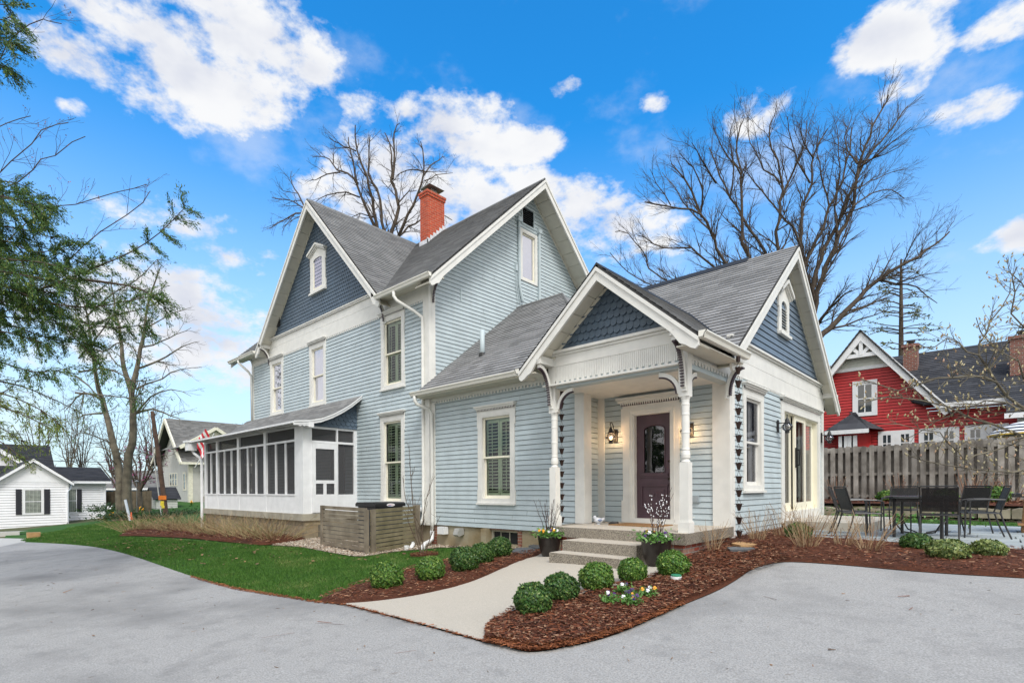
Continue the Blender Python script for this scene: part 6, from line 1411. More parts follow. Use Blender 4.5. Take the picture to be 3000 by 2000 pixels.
for i,(px,py0,py1,wd) in enumerate(((2669,1012,1075,.52),(2995,985,1120,.7))):
    q=onY(px,py1,30 if i==0 else YR+1.5); tz=onY(px,py0,30 if i==0 else YR+1.5).z; b=M(); b.box(q.x-wd/2,q.x+wd/2,q.y-.3,q.y+.3,q.z-1,tz-.12); b.box(q.x-wd/2-.06,q.x+wd/2+.06,q.y-.36,q.y+.36,tz-.12,tz)
    c_=b.build('chimney',brickmat('weathered_far_brick' ,(.27,.09,.06),(.20,.075,.055),(.30,.25,.22),.22,.08,.012),rh)
    b=M(); b.lathe((q.x,q.y,tz),[(.12,0),(.12,.12),(.17,.14),(.17,.2),(.08,.24)],10); b.build('flue_cap',W['black'],c_)
# grey addition at the right and patio umbrella
p=onY(3000,1190,24.5); gh=thing('grey_roofed_shed','pale shed with a dark shingle roof at the right edge behind the fence','shed',(p.x+1,25,.6))
b=M(); z1=onY(2960,1208,24.6).z; X0=onY(2948,1200,24.6).x; b.box(X0+.3,X0+6,24.9,26.8,.6,z1); b.build('wall',W['creamsh'],gh); b=M(); roofplane(b,*slopeframe(0,24.6,z1-.05,(1,0,0),(0,1,0),.55),[(X0,0),(X0+6,0),(X0+6,2.6),(X0,2.6)],.2,.015); b.build('roof',[W['slatec'],W['roofedge']],gh)
b=M(); b.box(X0-.05,X0+6,24.45,24.6,z1-.2,z1-.03); b.build('gutter',W['white'],gh)
um=onY(3010,1232,23.3); rl=abs(onY(2893,1280,23.3).x-um.x); ze=onY(2893,1280,23.3).z
t=thing('striped_umbrella','black and white striped patio umbrella with a yellow band showing over the fence','umbrella',(um.x,23.3,.7))
b=M(); n=24; prof=[(rl,ze,2),(rl*.97,ze+(um.z-ze)*.13,2),(rl*.93,ze+(um.z-ze)*.22,1)]; 
levels=[(1.0,0,1),(.985,.10,2),(.95,.18,1),(.90,.28,0),(.80,.42,1),(.72,.52,0),(.60,.66,1),(.48,.76,0),(.34,.88,1),(.02,1.0,1)]
base=len(b.v)
for f,h,_ in levels:
    for k in range(n):
        a=2*PI*k/n; s=1 if k%3 else 1.03; b.v.append((um.x+rl*f*s*math.cos(a),23.3+rl*f*s*math.sin(a),ze+(um.z-ze)*h))
for i in range(len(levels)-1):
    for k in range(n): b.f.append((base+i*n+k,base+i*n+(k+1)%n,base+(i+1)*n+(k+1)%n,base+(i+1)*n+k)); b.mi.append(levels[i+1][2]); b.uv+=[(0,0)]*4
b.build('canopy',[W['black'],W['white'],mat('mustard_canvas',(.60,.40,.05))],t); b=M(); b.tube([(um.x,23.3,.6),(um.x,23.3,um.z)],.03,8); b.build('pole',W['black'],t)
# ---------------- houses and things down the street ----------------
def local(px,py,D):
    """frame facing the camera's side of the street: u to the right, v up, outward towards the viewer"""
    p=atD(px,py,D); return (p,Vector((.7348,.6783,0)),V3((0,0,1)),Vector((.6783,-.7348,0)))
W['vinyl']=mat('white_vinyl_siding',(.80,.80,.82),.5,3,.03); W['vinylg']=mat('pale_grey_siding',(.50,.50,.47),.6,3,.05)
W['darkroof']=shinglemat('dark_charcoal_shingles',(.022,.023,.027),(.055,.056,.062),.35,.16,9.0); W['greyroof']=shinglemat('mid_grey_shingles',(.10,.10,.095),(.24,.235,.225),.35,.16,11.0)
def groof(b,F,u0,u1,o_e,z_e,o_r,z_r,exp=.16):
    """roof slope in a local frame: eave at outward offset o_e, ridge at o_r"""
    p0=fp(F,0,z_e,o_e); up=F[3]*(o_r-o_e)+V3((0,0,z_r-z_e)); Ln=up.length
    roofplane(b,p0,p0+F[1],up,[(u0,0),(u1,0),(u1,Ln),(u0,Ln)],exp,.012)
# white bungalow: its walls face the drive
XA=atD(200,1532,30).x; XB=XA-2.9; FA=FE(XA); FBk=FE(XB)
def oa(px,py,X=None): q=onX(px,py,XA if X is None else X); return q.y,q.z
ya,za=oa(200,1534); ye,ze=oa(211,1413); yl,_=oa(-30,1410); ym,zm=oa(96,1346); yL=oa(-90,1410)[0]
wh_=thing('white_house','white vinyl sided bungalow with black shutters and a dark roof across the lawn','house',(XA-2,ya-3,za))
a0=oa(68,1506); a1=oa(126,1431)
b=M(); b.courses(FA,[(yL,za-.3),(ya,za-.3),(ya,ze),(yL,ze)],.14,.018,gap=.016,holes=[(a0[0],a1[0],a0[1],a1[1])]); b.build('front_wall',W['vinyl'],wh_)
b=M(); b.prism(FA,[(yl,ze),(ye-.1,ze),(ym,zm-.15)],-.3,.03); b.build('gable_panel',W['vinyl'],wh_)
b=M(); b.prism(FA,[(yl,ze-.03),(ym,zm+.05),(ye+.05,ze-.03),(ye+.05,ze-.18),(ym,zm-.12),(yl,ze-.2)],.1,.3); b.fbox(FA,ya-.08,ya+.02,za-.3,ze,.015,.05); b._build('bargeboard',W['vinyl'],wh_)
v0=oa(88,1386); v1=oa(104,1366); b=M(); b.fbox(FA,v0[0],v1[0],v0[1],v1[1],.03,.06); b.build('gable_vent',W['creamsh'],wh_)
yb0=oa(200,1500,XB)[0]; yb1,zb1=oa(309,1518,XB); zbe=oa(309,1415,XB)[1]; c0_=oa(198,1502,XB); c1_=oa(224,1431,XB)
b=M(); b.courses(FBk,[(yb0-1,zb1-.3),(yb1,zb1-.3),(yb1,zbe),(yb0-1,zbe)],.14,.018,gap=.016,holes=[(c0_[0],c1_[0],c0_[1],c1_[1])]); b.build('rear_wall',W['vinyl'],wh_)
b=M(); b.fbox(FBk,yb1-.1,yb1+.02,zb1-.3,zbe,.015,.05); b.fbox(FBk,yb0-1,yb1+.25,zbe-.02,zbe+.12,.25,.38); b.tube([(XA-.2,ye,ze-.05),(XA-.1,ya+.1,ze-.35),(XA+.08,ya-.05,ze-.5),(XA+.08,ya-.05,za+.1)],.05,6); b.build('corner_trim',W['vinyl'],wh_)
b=M(); yr1=oa(293,1373,XB-3.2); zrr=yr1[1]
roofplane(b,*slopeframe(XB+.35,0,zbe+.08,(0,1,0),(-1,0,0),(zrr-zbe)/3.5),[(yl-3,0),(yb1+.3,0),(yb1+.3,3.5*math.hypot(1,(zrr-zbe)/3.5)),(yl-3,3.5*math.hypot(1,(zrr-zbe)/3.5))],.16,.012)
roofplane(b,*slopeframe(XA+.25,0,ze+.0,(0,1,0),(-1,0,0),(zrr-ze)/6.2),[(yl-9,0),(yl+.2,0),(yl+.2,6),(yl-9,6)],.16,.012)
for y2 in (ye+.08,yl): b.poly([(XA+.32,y2,ze-.02),(XA+.32,ym,zm+.08),(XB-3.4,ym,zm+.08),(XB-3.4,y2,ze-.02)])
b.build('roof',[W['darkroof'],W['roofedge']],wh_)
b=M(); b.box(XB-5,XB-.3,yl-8,yb1-.2,za,zbe); b.box(XB,XA-.3,yl-8,ya-.25,za,ze-.05); b._build('inner_structure',W['dark'],wh_)
b=M(); b.fbox(FS(ya),XB,XA,za-.3,ze,-.02,.0); b.build('side_wall',W['vinyl'],wh_)
def gwin(F,u0,u1,v0,v1,parent,bl=True,nx=4):
    w_=simplewin(F,u0-.12,u1+.12,v0-.1,v1+.12,parent,.12,1,2,trim='white')
    b=M(); n=int((v1-v0)/.07)
    for i in range(n): z=v0+.02+i*.07; b.fbox(F,u0+.02,u1-.02,z,z+.04,.0302,.0312)
    for i in range(1,nx): x=u0+(u1-u0)*i/nx; b.fbox(F,x-.01,x+.01,v0,v1,.032,.04)
    b.build('blind',mat('grey_green_blind',(.35,.38,.33)) if 'grey_green_blind' not in bpy.data.materials else bpy.data.materials['grey_green_blind'],w_)
p=oa(74,1502); q=oa(120,1435); gwin(FA,p[0],q[0],p[1],q[1],wh_); p=oa(202,1499,XB); q=oa(222,1433,XB); gwin(FBk,p[0],q[0],p[1],q[1],wh_)
W['shut']=mat('black_shutter_paint',(.022,.022,.03),.6)
for (X_,x0,y0,x1,y1) in ((XA,46,1507,63,1432),(XA,129,1505,146,1432),(XB,225,1499,239,1432)):
    p=oa(x0,y0,X_); q=oa(x1,y1,X_); F_=FE(X_); u0,u1,v0,v1=p[0],q[0],p[1],q[1]; b=M(); b.fbox(F_,u0,u1,v0,v1,.014,.06)
    for i in range(16): z=v0+.1+i*(v1-v0-.2)/16; b.fbox(F_,u0+.05,u1-.05,z,z+.03,.06,.07)
    b._build('shutter',W['shut'],wh_)
# grey roofed house behind it
XC=XB-9; q0=onX(160,1372,XC+4); q1=onX(146,1302,XC); bh=thing('rear_grey_house','large house with a dark grey roof and white gable rising behind the white bungalow','house',(XC,q0.y-5,0))
b=M(); b.box(XC-4,XC+3.7,q0.y-14,q0.y-.3,-.5,q0.z); b.build('wall',W['vinyl'],bh)
sl_=(q1.z-q0.z)/4.3; b=M(); roofplane(b,*slopeframe(XC+4.3,0,q0.z-.1,(0,1,0),(-1,0,0),sl_),[(q0.y-16,0),(q0.y,0),(q1.y,4.3*math.hypot(1,sl_)),(q0.y-16,4.3*math.hypot(1,sl_))],.18,.015); b.build('roof',[W['darkroof'],W['roofedge']],bh)
g0=onX(62,1367,XC+5); g1_=onX(0,1322,XC+5); FG=FE(XC+5); b=M(); b.prism(FG,[(g0.y,g0.z-1.5),(g0.y,g0.z),(g1_.y,g1_.z),(g1_.y-3,g1_.z+.4),(g1_.y-6,g0.z-1.5)],-1,.05); b.build('white_gable',W['vinyl'],bh)
b=M(); stick(b,FG,(g0.y+.5,g0.z-.15),(g1_.y-1,g1_.z+.75),.22,.05,.5); b._build('gable_trim',W['vinyl'],bh)
# pale grey two storey house in the middle distance : gable end faces -Y, long side +X
Dm=44; cr=atD(555,1464,Dm); XG=cr.x; YG=cr.y
mh=thing('grey_cottage','pale grey sided house with steep roof and front gable beyond the utility pole','house',(XG-3,YG+4,cr.z))
Fg=FS(YG); Fe=FE(XG)
zE=onY(555,1346,YG).z; z0=cr.z-.2
xl=onY(478,1400,YG).x; ap=onY(508,1236,YG); zr=ap.z; xm=XG-(XG-xl)/2-.2; sM=(zr-zE)/(XG-xm); xl=xm-(XG-xm)
b=M(); b.courses(Fg,[(xl,z0),(XG,z0),(XG,zE+.1),(xm,zr-.2),(xl,zE+.1)],.16,.02); b.build('gable_wall',W['vinylg'],mh)
b=M(); b.courses(Fe,[(YG,z0),(YG+16,z0),(YG+16,zE),(YG,zE)],.16,.02); b.build('side_wall',W['vinylg'],mh)
b=M(); hM=XG-xm+.5; cM=math.hypot(1,sM)
roofplane(b,*slopeframe(XG+.5,0,zE-.2,(0,1,0),(-1,0,0),sM),[(YG-.8,0),(YG+18,0),(YG+18,hM*cM),(YG-.8,hM*cM)],.18,.02)
roofplane(b,*slopeframe(xl-.5,0,zE-.2,(0,1,0),(1,0,0),sM),[(YG-.8,0),(YG+18,0),(YG+18,hM*cM),(YG-.8,hM*cM)],.18,.02)
b.build('roof',[W['greyroof'],W['roofedge']],mh)
b=M(); zt=zE-.25+sM*.0
Fr=FS(YG); stick(b,Fr,(xm,zE-.2+sM*hM-.15),(XG+.5,zE-.35),.3,.70,.82); stick(b,Fr,(xm,zE-.2+sM*hM-.15),(xl-.5,zE-.35),.3,.70,.825)
b.fbox(FE(XG+.5),YG-.8,YG+18,zE-.4,zE-.22,.0,.12); b.fbox(Fe,YG-.05,YG+.25,z0,zE,.0,.06); b.fbox(Fg,XG-.25,XG+.05,z0,zE,.0,.06); b.build('trim',mat('pale_yellow_trim',(.70,.68,.56)),mh)
def rect(pts,Y): a=onY(pts[0],pts[1],Y); c_=onY(pts[2],pts[3],Y); return a.x,c_.x,c_.z,a.z
u0,u1,v0,v1=rect((498,1386,520,1422),YG); 
for i in range(3): simplewin(Fg,u0+(u1-u0)*i/3,u0+(u1-u0)*(i+1)/3,v0,v1,mh,.07,1,2,trim='sash')
u0,u1,v0,v1=rect((537,1383,546,1436),YG); simplewin(Fg,u0,u1,v0,v1,mh,.14,1,2,trim='sash')
u0,u1,v0,v1=rect((515,1297,529,1340),YG); simplewin(Fg,u0,u1,v0,v1,mh,.12,2,2,trim='sash')
# cross gable dormer and porch on the long side
dy=onX(630,1255,XG+.5); b=M(); dw=2.4; dz=dy.z
b.prism(Fe,[(dy.y-dw,dz-1.7),(dy.y+dw,dz-1.7),(dy.y,dz-.1)],-3,.5); b.build('dormer_gable',mat('cream_gable_board',(.62,.60,.50)),mh)
b=M()
for sg in (-1,1): b.poly([(XG+.75,dy.y,dz+.1),(XG+.75,dy.y+sg*(dw+.4),dz-1.75),(XG-4,dy.y+sg*(dw+.4),dz-1.75),(XG-4,dy.y,dz+.1)])
b.build('dormer_roof',W['greyroof'],mh); b=M(); stick(b,Fe,(dy.y,dz),(dy.y-dw-.3,dz-1.75),.25,.6,.8); stick(b,Fe,(dy.y,dz),(dy.y+dw+.3,dz-1.75),.25,.6,.805); b.build('bargeboard',bpy.data.materials['pale_yellow_trim'],mh)
pe=onX(560,1380,XG+1.6); b=M(); b.box(XG,XG+2.2,YG+.8,YG+12,pe.z-.1,pe.z+.12); b.build('porch_roof',W['greyroof'],mh)
for y in (1.0,4.5,8): b=M(); b.box(XG+1.9,XG+2.1,YG+y,YG+y+.2,z0,pe.z-.1); b.build('porch_post',W['sash'],mh)
b=M(); b.box(XG,XG+2.1,YG+.9,YG+12,z0-.2,z0+.5); b.build('porch_base',W['block'],mh); b=M(); b.box(XG+2.0,XG+2.08,YG+1.5,YG+12,z0+.9,z0+1.1); b.box(XG+2.0,XG+2.06,YG+4.6,YG+8,z0+.5,z0+.9); b.build('porch_rail',W['vinylg'],mh)
# garden shed
p=atD(457,1482,38); Xs=p.x; y1=onX(520,1478,Xs).y; ze_=onX(470,1457,Xs).z; zr_=onX(445,1427,Xs-1.1).z; z0_=p.z-.3
t=thing('garden_shed','small grey shed with a charcoal roof and white door beside the utility pole','shed',p)
b=M(); b.courses(FE(Xs),[(p.y,z0_),(y1,z0_),(y1,ze_),(p.y,ze_)],.14,.018,gap=.016); b.courses(FS(p.y),[(Xs-2.2,z0_),(Xs,z0_),(Xs,ze_),(Xs-1.1,zr_-.1),(Xs-2.2,ze_)],.14,.018,gap=.016); b.build('wall',W['vinylg'],t)
ss=(zr_-ze_)/1.1; b=M(); roofplane(b,*slopeframe(Xs+.18,0,ze_-.1,(0,1,0),(-1,0,0),ss),[(p.y-.2,0),(y1+.2,0),(y1+.2,1.28*math.hypot(1,ss)),(p.y-.2,1.28*math.hypot(1,ss))],.16,.012); roofplane(b,*slopeframe(Xs-2.38,0,ze_-.1,(0,1,0),(1,0,0),ss),[(p.y-.2,0),(y1+.2,0),(y1+.2,1.28*math.hypot(1,ss)),(p.y-.2,1.28*math.hypot(1,ss))],.16,.012); b.build('roof',[W['darkroof'],W['roofedge']],t)
b=M(); b.fbox(FS(p.y),Xs-1.6,Xs-.9,z0_,ze_-.05,.02,.06); b.build('door',W['white'],t)
# blue house and brown fence behind the twin tree
F=local(300,1440,52); k=52/FL; t=thing('blue_house','low blue house with a long grey roof behind the twin trunk tree','house',fp(F,2,-1,0))
b=M(); b.courses(F,[(-10*k,-1.5),(215*k,-1.5),(215*k,10*k),(-10*k,10*k)],.2,.02); b.build('wall',mat('sky_blue_siding',(.13,.30,.52)),t); b=M(); groof(b,F,-20*k,225*k,.6,10*k,-4,66*k,.2); b.build('roof',[W['greyroof'],W['roofedge']],t); b=M(); b.fbox(F,-20*k,225*k,5*k,10*k,.6,.75); b.build('gutter',W['white'],t)
F=local(310,1490,36); k=36/FL; t=thing('brown_fence','weathered brown board fence behind the twin trunk tree','fence',fp(F,0,0,0)); b=M(); rnd=random.Random(4); u=0
while u<135*k: b.fbox(F,u,u+.17,-.3,(52+rnd.uniform(-1,1))*k,.0+rnd.uniform(0,.03),.05); u+=.185
b.build('fence_boards',mat('brown_fence_wood',(.17,.135,.09),.9,3,.25,island=.25,streak=.4),t)
# utility pole, guy marker, stakes
p=atD(489,1512,28); q=atD(446,1205,28.6); t=thing('utility_pole','leaning brown utility pole with orange and yellow tags','utility pole',p)
b=M(); b.tube([p-V3((0,0,.3)),p.lerp(q,.5),q],[.13,.115,.09],10); b.build('pole',mat('creosote_timber',(.11,.065,.045),.9,6,.3,bump=.4,streak=.5),t)
m_=p.lerp(q,.175); F=(m_,Vector((.7348,.6783,0)),V3((0,0,1)),Vector((.6783,-.7348,0))); b=M(); b.fbox(F,-.20,.20,-.10,.12,.13,.17); b.build('orange_tag',mat('orange_tag',(.75,.20,.02)),t); b=M(); b.fbox(F,-.10,.08,-.42,-.17,.14,.17); b.fbox(F,-.04,.11,-.54,-.42,.14,.17); b.build('yellow_tag',mat('yellow_tag',(.80,.62,.05)),t)
b=M(); b.tube([p+F[1]*-.2+F[3]*.1+V3((0,0,-.2)),q+F[1]*-.14+F[3]*.1],.03,6); b.build('conduit',W['vinylg'],t)
b=M(); b.tube([atD(381,1524,22),atD(367,1463,22)],.05,8); tag(b.build('guy_guard',mat('grey_white_plastic',(.55,.60,.66),.5)),'leaning pale plastic guy wire guard in front of the twin trunk tree','guy guard')
b=M(); b.tube([atD(383,1522,21),atD(385,1500,21)],.02,6); b.tube([atD(388,1522,21),atD(384,1500,21),atD(381,1512,21)],.012,6); tag(b.build('marker_stake',mat('orange_paint',(.85,.16,.06))),'small orange marking stake beside the guy guard','stake')
for i,(a,b_,D_) in enumerate((((-40,1332),(330,1352),30),((-40,1384),(330,1400),32))):
    pts=[atD(a[0]+(b_[0]-a[0])*f,a[1]+(b_[1]-a[1])*f+26*f*(1-f),D_) for f in [j/10 for j in range(11)]]; b=M(); b.tube(pts,.018,4); tag(b.build('overhead_wire',W['black']),['upper thin overhead wire crossing above the white bungalow roof','lower thin overhead wire crossing the white bungalow gable'][i],'wire',group='overhead wires')
# flag at the grey cottage
p=atD(592,1312,33); F=(p,Vector((.7348,.6783,0)),V3((0,0,1)),Vector((.6783,-.7348,0))); k=33/FL; t=thing('flag','red and white striped flag hanging at the left end of the screened porch','flag',p)
b=M()
for i in range(7):
    for j in range(6):
        w0=.10*math.sin(j*1.3+i*.3); w1=.10*math.sin((j+1)*1.3+i*.3); u0=(-22+i*5.5)*k; v0=(26-i*.5-j*11+i*2)*k*1
        uu=lambda ii,jj:((-20+jj*3.0+ii*5)*k*.9,(20-jj*10+ii*6)*k*.9)
        A=[uu(i,j),uu(i+1,j),uu(i+1,j+1),uu(i,j+1)]; b.poly([fp(F,*A[0],w0),fp(F,*A[1],w0),fp(F,*A[2],w1),fp(F,*A[3],w1)],mi=i%2)
b.build('cloth',[mat('flag_red',(.62,.03,.05)),W['white']],t); b=M(); b.tube([fp(F,-.45,-1.2,0),fp(F,.75,.9,0)],.025,6); b.build('pole',W['white'],t)
# bird feeder pole, meter pipes, daffodils, garden bed plants
p=atD(401,1500,30); b=M(); b.tube([p,p+V3((0,0,1.7))],.015,6); b.lathe(p+V3((0,0,1.7)),[(.09,0),(.11,.04),(.03,.12)],10); tag(b.build('bird_feeder',mat('grey_feeder',(.16,.17,.17))),'pole with a small bird feeder right of the twin trunk tree','bird feeder')
for i,(px,py,c_) in enumerate(((308,1521,'petaly'),(328,1512,'petaly'),(413,1496,'petaly'),(560,1474,'petaly'),(322,1494,'petalw'))):
    p=atD(px,py,26 if px<500 else 40); rn=random.Random(i); b=M()
    for q in range(9 if px<500 else 14):
        c2_=p+V3((rn.uniform(-.10,.10),rn.uniform(-.10,.10),rn.uniform(.05,.2))); flower(b,c2_,.04,rn,0); b.tube([c2_-V3((0,0,.3)),c2_],.012,3,mi=1)
    tag(b.build('daffodils',[W[c_],bpy.data.materials['grass_blades']]),['yellow flowers on the lawn left of the twin tree trunk','yellow flowers right at the twin tree base','yellow flowers behind the bird feeder','yellow flowers at the corner post of the grey cottage','white flowers beside the bungalow corner'][i],'flowers')
W['ivy']=leafmat('dark_ivy',[(.012,.03,.008),(.03,.07,.015),(.05,.10,.025),(.02,.045,.012)],.5,.1)
for i,(px,py,D_,r_,m_) in enumerate(((345,1500,25,.5,'box'),(395,1505,27,.7,'box'),(430,1500,30,.8,'pansyleaf'),(460,1505,27,.7,'box'),(540,1492,32,.8,'pansyleaf'),(318,1480,28,.6,'boxy'))):
    p=atD(px,py,D_); t=thing('green_undergrowth',['dark ivy mound at the left of the twin trunk','dark ivy mound right of the twin trunk','pale green undergrowth beneath the bird feeder','dark green mound at the foot of the utility pole','green undergrowth in front of the grey cottage','bright shrub between bungalow and brown fence'][i],'undergrowth',p,0,'green mounds along the far lawn'); leaves('foliage',tuple(p-V3((0,0,.3))),1500,r_*1.9,.35,W['ivy'],t,i+3,.055)
# ---------------- trees ----------------
W['bark']=mat('grey_brown_bark',(.085,.070,.052),.95,5,.35,bump=.8,bscale=16,streak=.4); W['barkl']=mat('lichened_bark',(.12,.10,.075),.95,3,.35,bump=.8,bscale=14,tint=(.20,.175,.125),streak=.4); W['barkd']=mat('dark_twig_bark',(.080,.060,.044),.95,8,.3)
class TB:      # fast tube batcher
    def __init__(s): s.V=[]; s.F=[]; s.n=0
    def tube(s,P,r,k=4):
        P=np.array(P); m=len(P); r=np.array(r)[:,None,None]
        d=np.gradient(P,axis=0); d/=np.linalg.norm(d,axis=1)[:,None]+1e-9
        ref=np.array([.3,.2,1.0]) if abs(d[0,2])<.9 else np.array([1.0,.2,.1]); x=np.cross(d,ref); x/=np.linalg.norm(x,axis=1)[:,None]+1e-9; y=np.cross(d,x)
        t=np.arange(k)*2*PI/k; ring=P[:,None]+(x[:,None]*np.cos(t)[None,:,None]+y[:,None]*np.sin(t)[None,:,None])*r
        s.V.append(ring.reshape(-1,3)); i=(np.arange(m-1)[:,None]*k+np.arange(k)[None]); j=(np.arange(m-1)[:,None]*k+(np.arange(k)[None]+1)%k)
        s.F.append((np.stack([i,j,j+k,i+k],-1).reshape(-1,4)+s.n)); s.n+=m*k
    def build(s,name,m,parent): return npmesh(name,np.concatenate(s.V),np.concatenate(s.F),m,parent)
def resample(P,step):
    P=[np.array(p,float) for p in P]; out=[P[0]]
    # catmull-rom
    Q=[P[0]]+P+[P[-1]]
    for i in range(1,len(Q)-2):
        n=max(2,int(np.linalg.norm(Q[i+1]-Q[i])/step))
        for k in range(1,n+1):
            t=k/n; out.append(.5*((2*Q[i])+(-Q[i-1]+Q[i+1])*t+(2*Q[i-1]-5*Q[i]+4*Q[i+1]-Q[i+2])*t*t+(-Q[i-1]+3*Q[i]-3*Q[i+1]+Q[i+2])*t**3))
    return np.array(out)
TW=[.0055]
def branchout(tb,P,R0,R1,rng,lvl,cfg,ends):
    """P polyline; spawn children recursively. cfg: list per level of (n per metre, length, angle)"""
    r=R0+(R1-R0)*np.linspace(0,1,len(P)); tb.tube(P,r,[7,5,4,3,3][min(lvl,4)])
    if lvl>=len(cfg): ends.append(P[-1]); return
    npm,ln,ang,up,start=cfg[lvl]; L_=np.linalg.norm(np.diff(P,axis=0),axis=1).sum(); n=max(1,int(npm*L_*(1-start)+rng.rand()))
    for q in range(n):
        f=start+(1-start)*(q+rng.rand())/n; i=min(len(P)-2,int(f*(len(P)-1))); p=P[i]; d=P[i+1]-P[i]; d/=np.linalg.norm(d)+1e-9
        v=rng.normal(size=3); v-=d*v.dot(d); v/=np.linalg.norm(v)+1e-9; a=ang*rng.uniform(.6,1.25); nd=d*math.cos(a)+v*math.sin(a); nd[2]+=up; nd/=np.linalg.norm(nd)
        l=ln*rng.uniform(.5,1.2)*(1.15-.6*f); k=5 if lvl<len(cfg)-1 else 4; Q=[p]; dd=nd.copy()
        for s_ in range(k-1): dd=dd+rng.normal(size=3)*.17; dd[2]+=up*.25; dd/=np.linalg.norm(dd); Q.append(Q[-1]+dd*l/(k-1))
        rr=r[i]; branchout(tb,np.array(Q),min(rr*.55,.019*l+.004),max(TW[0],rr*.12) if lvl<len(cfg)-1 else TW[0],rng,lvl+1,cfg,ends)
def sky_tree(name,label,D,trunk,limbs,cfg,seed,bark='bark',rt=.35,dvar=2.0,scale_r=1.0,twigr=1.0):
    rng=np.random.RandomState(seed); base=atD(trunk[0][0],trunk[0][1],D); t=thing(name,label,'tree',base)
    tb=TB(); P=resample([atD(x,y,D) for x,y in trunk],.5); tb.tube(P,np.linspace(rt,rt*.75,len(P)),10); tb.build('trunk',W[bark],t)
    tb=TB(); ends=[]
    for (pts,r0) in limbs:
        dd=rng.uniform(-dvar,dvar); n=len(pts); P=[atD(x,y,D+dd*(i/(n-1))**.8) for i,(x,y) in enumerate(pts)]; P=resample(P,.45); P[1:-1]+=rng.normal(size=(len(P)-2,3))*.03
        branchout(tb,P,r0*scale_r,r0*scale_r*(.05 if bark=='barkl' else .16)+.006,rng,0,cfg,ends)
    tb.build('crown',W[bark if bark!='bark' else 'barkd'],t)
    return t,ends
c8=lambda L_:[(1700+x/1.96,250+y/1.96) for x,y in L_]
cfgA=[(2.2,2.5,.50,.12,.12),(4.0,1.15,.52,.08,.10),(4.4,.55,.52,.03,.10)]
TW[0]=.0040
T=(2378,1420),(2385,1200),(2392,1010)
limbs=[(c8([(1330,1500),(1400,1430),(1560,1260),(1720,1110),(1850,1030),(1990,950),(2120,840)]),.22),(c8([(1720,1120),(1930,1160),(2050,1250)]),.09),(c8([(1350,1400),(1390,1330),(1470,1240),(1560,1175)]),.14),
 (c8([(1340,1480),(1345,1250),(1410,1050),(1480,880),(1560,700),(1600,450),(1700,200),(1770,60)]),.20),(c8([(1330,1480),(1330,1180),(1400,950),(1500,750),(1560,600),(1660,400),(1790,250),(1880,120)]),.18),
 (c8([(1330,1480),(1290,1060),(1380,850),(1430,700),(1500,560),(1540,380),(1560,240)]),.17),(c8([(1330,1500),(1270,960),(1280,700),(1330,560),(1340,400),(1420,250)]),.18),(c8([(1320,1500),(1260,900),(1180,780),(1080,650),(1000,560),(930,480)]),.13),
 (c8([(1320,1500),(1130,940),(1140,780),(1160,560),(1130,430),(1080,300),(1100,200)]),.17),(c8([(1310,1500),(1060,950),(950,800),(860,640),(800,520),(740,360)]),.17),(c8([(1300,1500),(965,980),(930,760),(920,500),(900,330),(940,190)]),.19),
 (c8([(1290,1500),(840,1020),(760,850),(690,740),(500,690),(370,670)]),.18),(c8([(1290,1500),(760,1040),(640,940),(480,930),(330,860)]),.13),(c8([(690,740),(640,600),(560,500),(520,450)]),.09),(c8([(1200,1480),(470,1110),(380,990),(280,850),(200,840)]),.10),(c8([(1200,1490),(700,1150),(420,1150),(240,1040),(170,960)]),.09),
 (c8([(1160,640),(1230,480),(1290,330),(1300,200)]),.08),(c8([(1600,470),(1680,420),(1790,330),(1900,240)]),.07),(c8([(1560,700),(1680,620),(1790,600),(1860,650)]),.06),(c8([(1340,420),(1280,320),(1260,220)]),.06),(c8([(780,560),(700,430),(640,330)]),.07),(c8([(1850,1030),(1900,920),(1960,830)]),.05),
 (c8([(690,740),(700,600),(640,480),(570,390)]),.07),(c8([(925,520),(850,410),(790,300),(760,230)]),.06),(c8([(1150,560),(1020,430),(970,280),(960,180)]),.06),(c8([(1320,560),(1250,440),(1200,260),(1190,180)]),.06),(c8([(1430,700),(1400,560),(1360,400),(1370,230)]),.06),(c8([(1480,860),(1460,700),(1490,480),(1470,230)]),.07),(c8([(520,690),(440,570),(400,480)]),.04),(c8([(1590,450),(1520,330),(1560,180)]),.06),(c8([(1610,440),(1750,400),(1880,320)]),.05),(c8([(1570,600),(1700,540),(1870,470)]),.05),(c8([(1510,740),(1650,690),(1840,610)]),.05),(c8([(860,640),(880,480),(860,300),(880,210)]),.06),(c8([(760,850),(620,700),(520,560),(470,500)]),.06)]
sky_tree('bare_maple','huge leafless tree with fanning limbs behind the wing roof',27,T,limbs,cfgA,1,rt=.45,scale_r=.74)
c7=lambda L_:[(750+x/3.92,300+y/3.92) for x,y in L_]
cfgB=[(2.6,1.4,.7,.07,.15),(4.6,.7,.7,.05,.12),(6.0,.33,.7,.03,.12)]
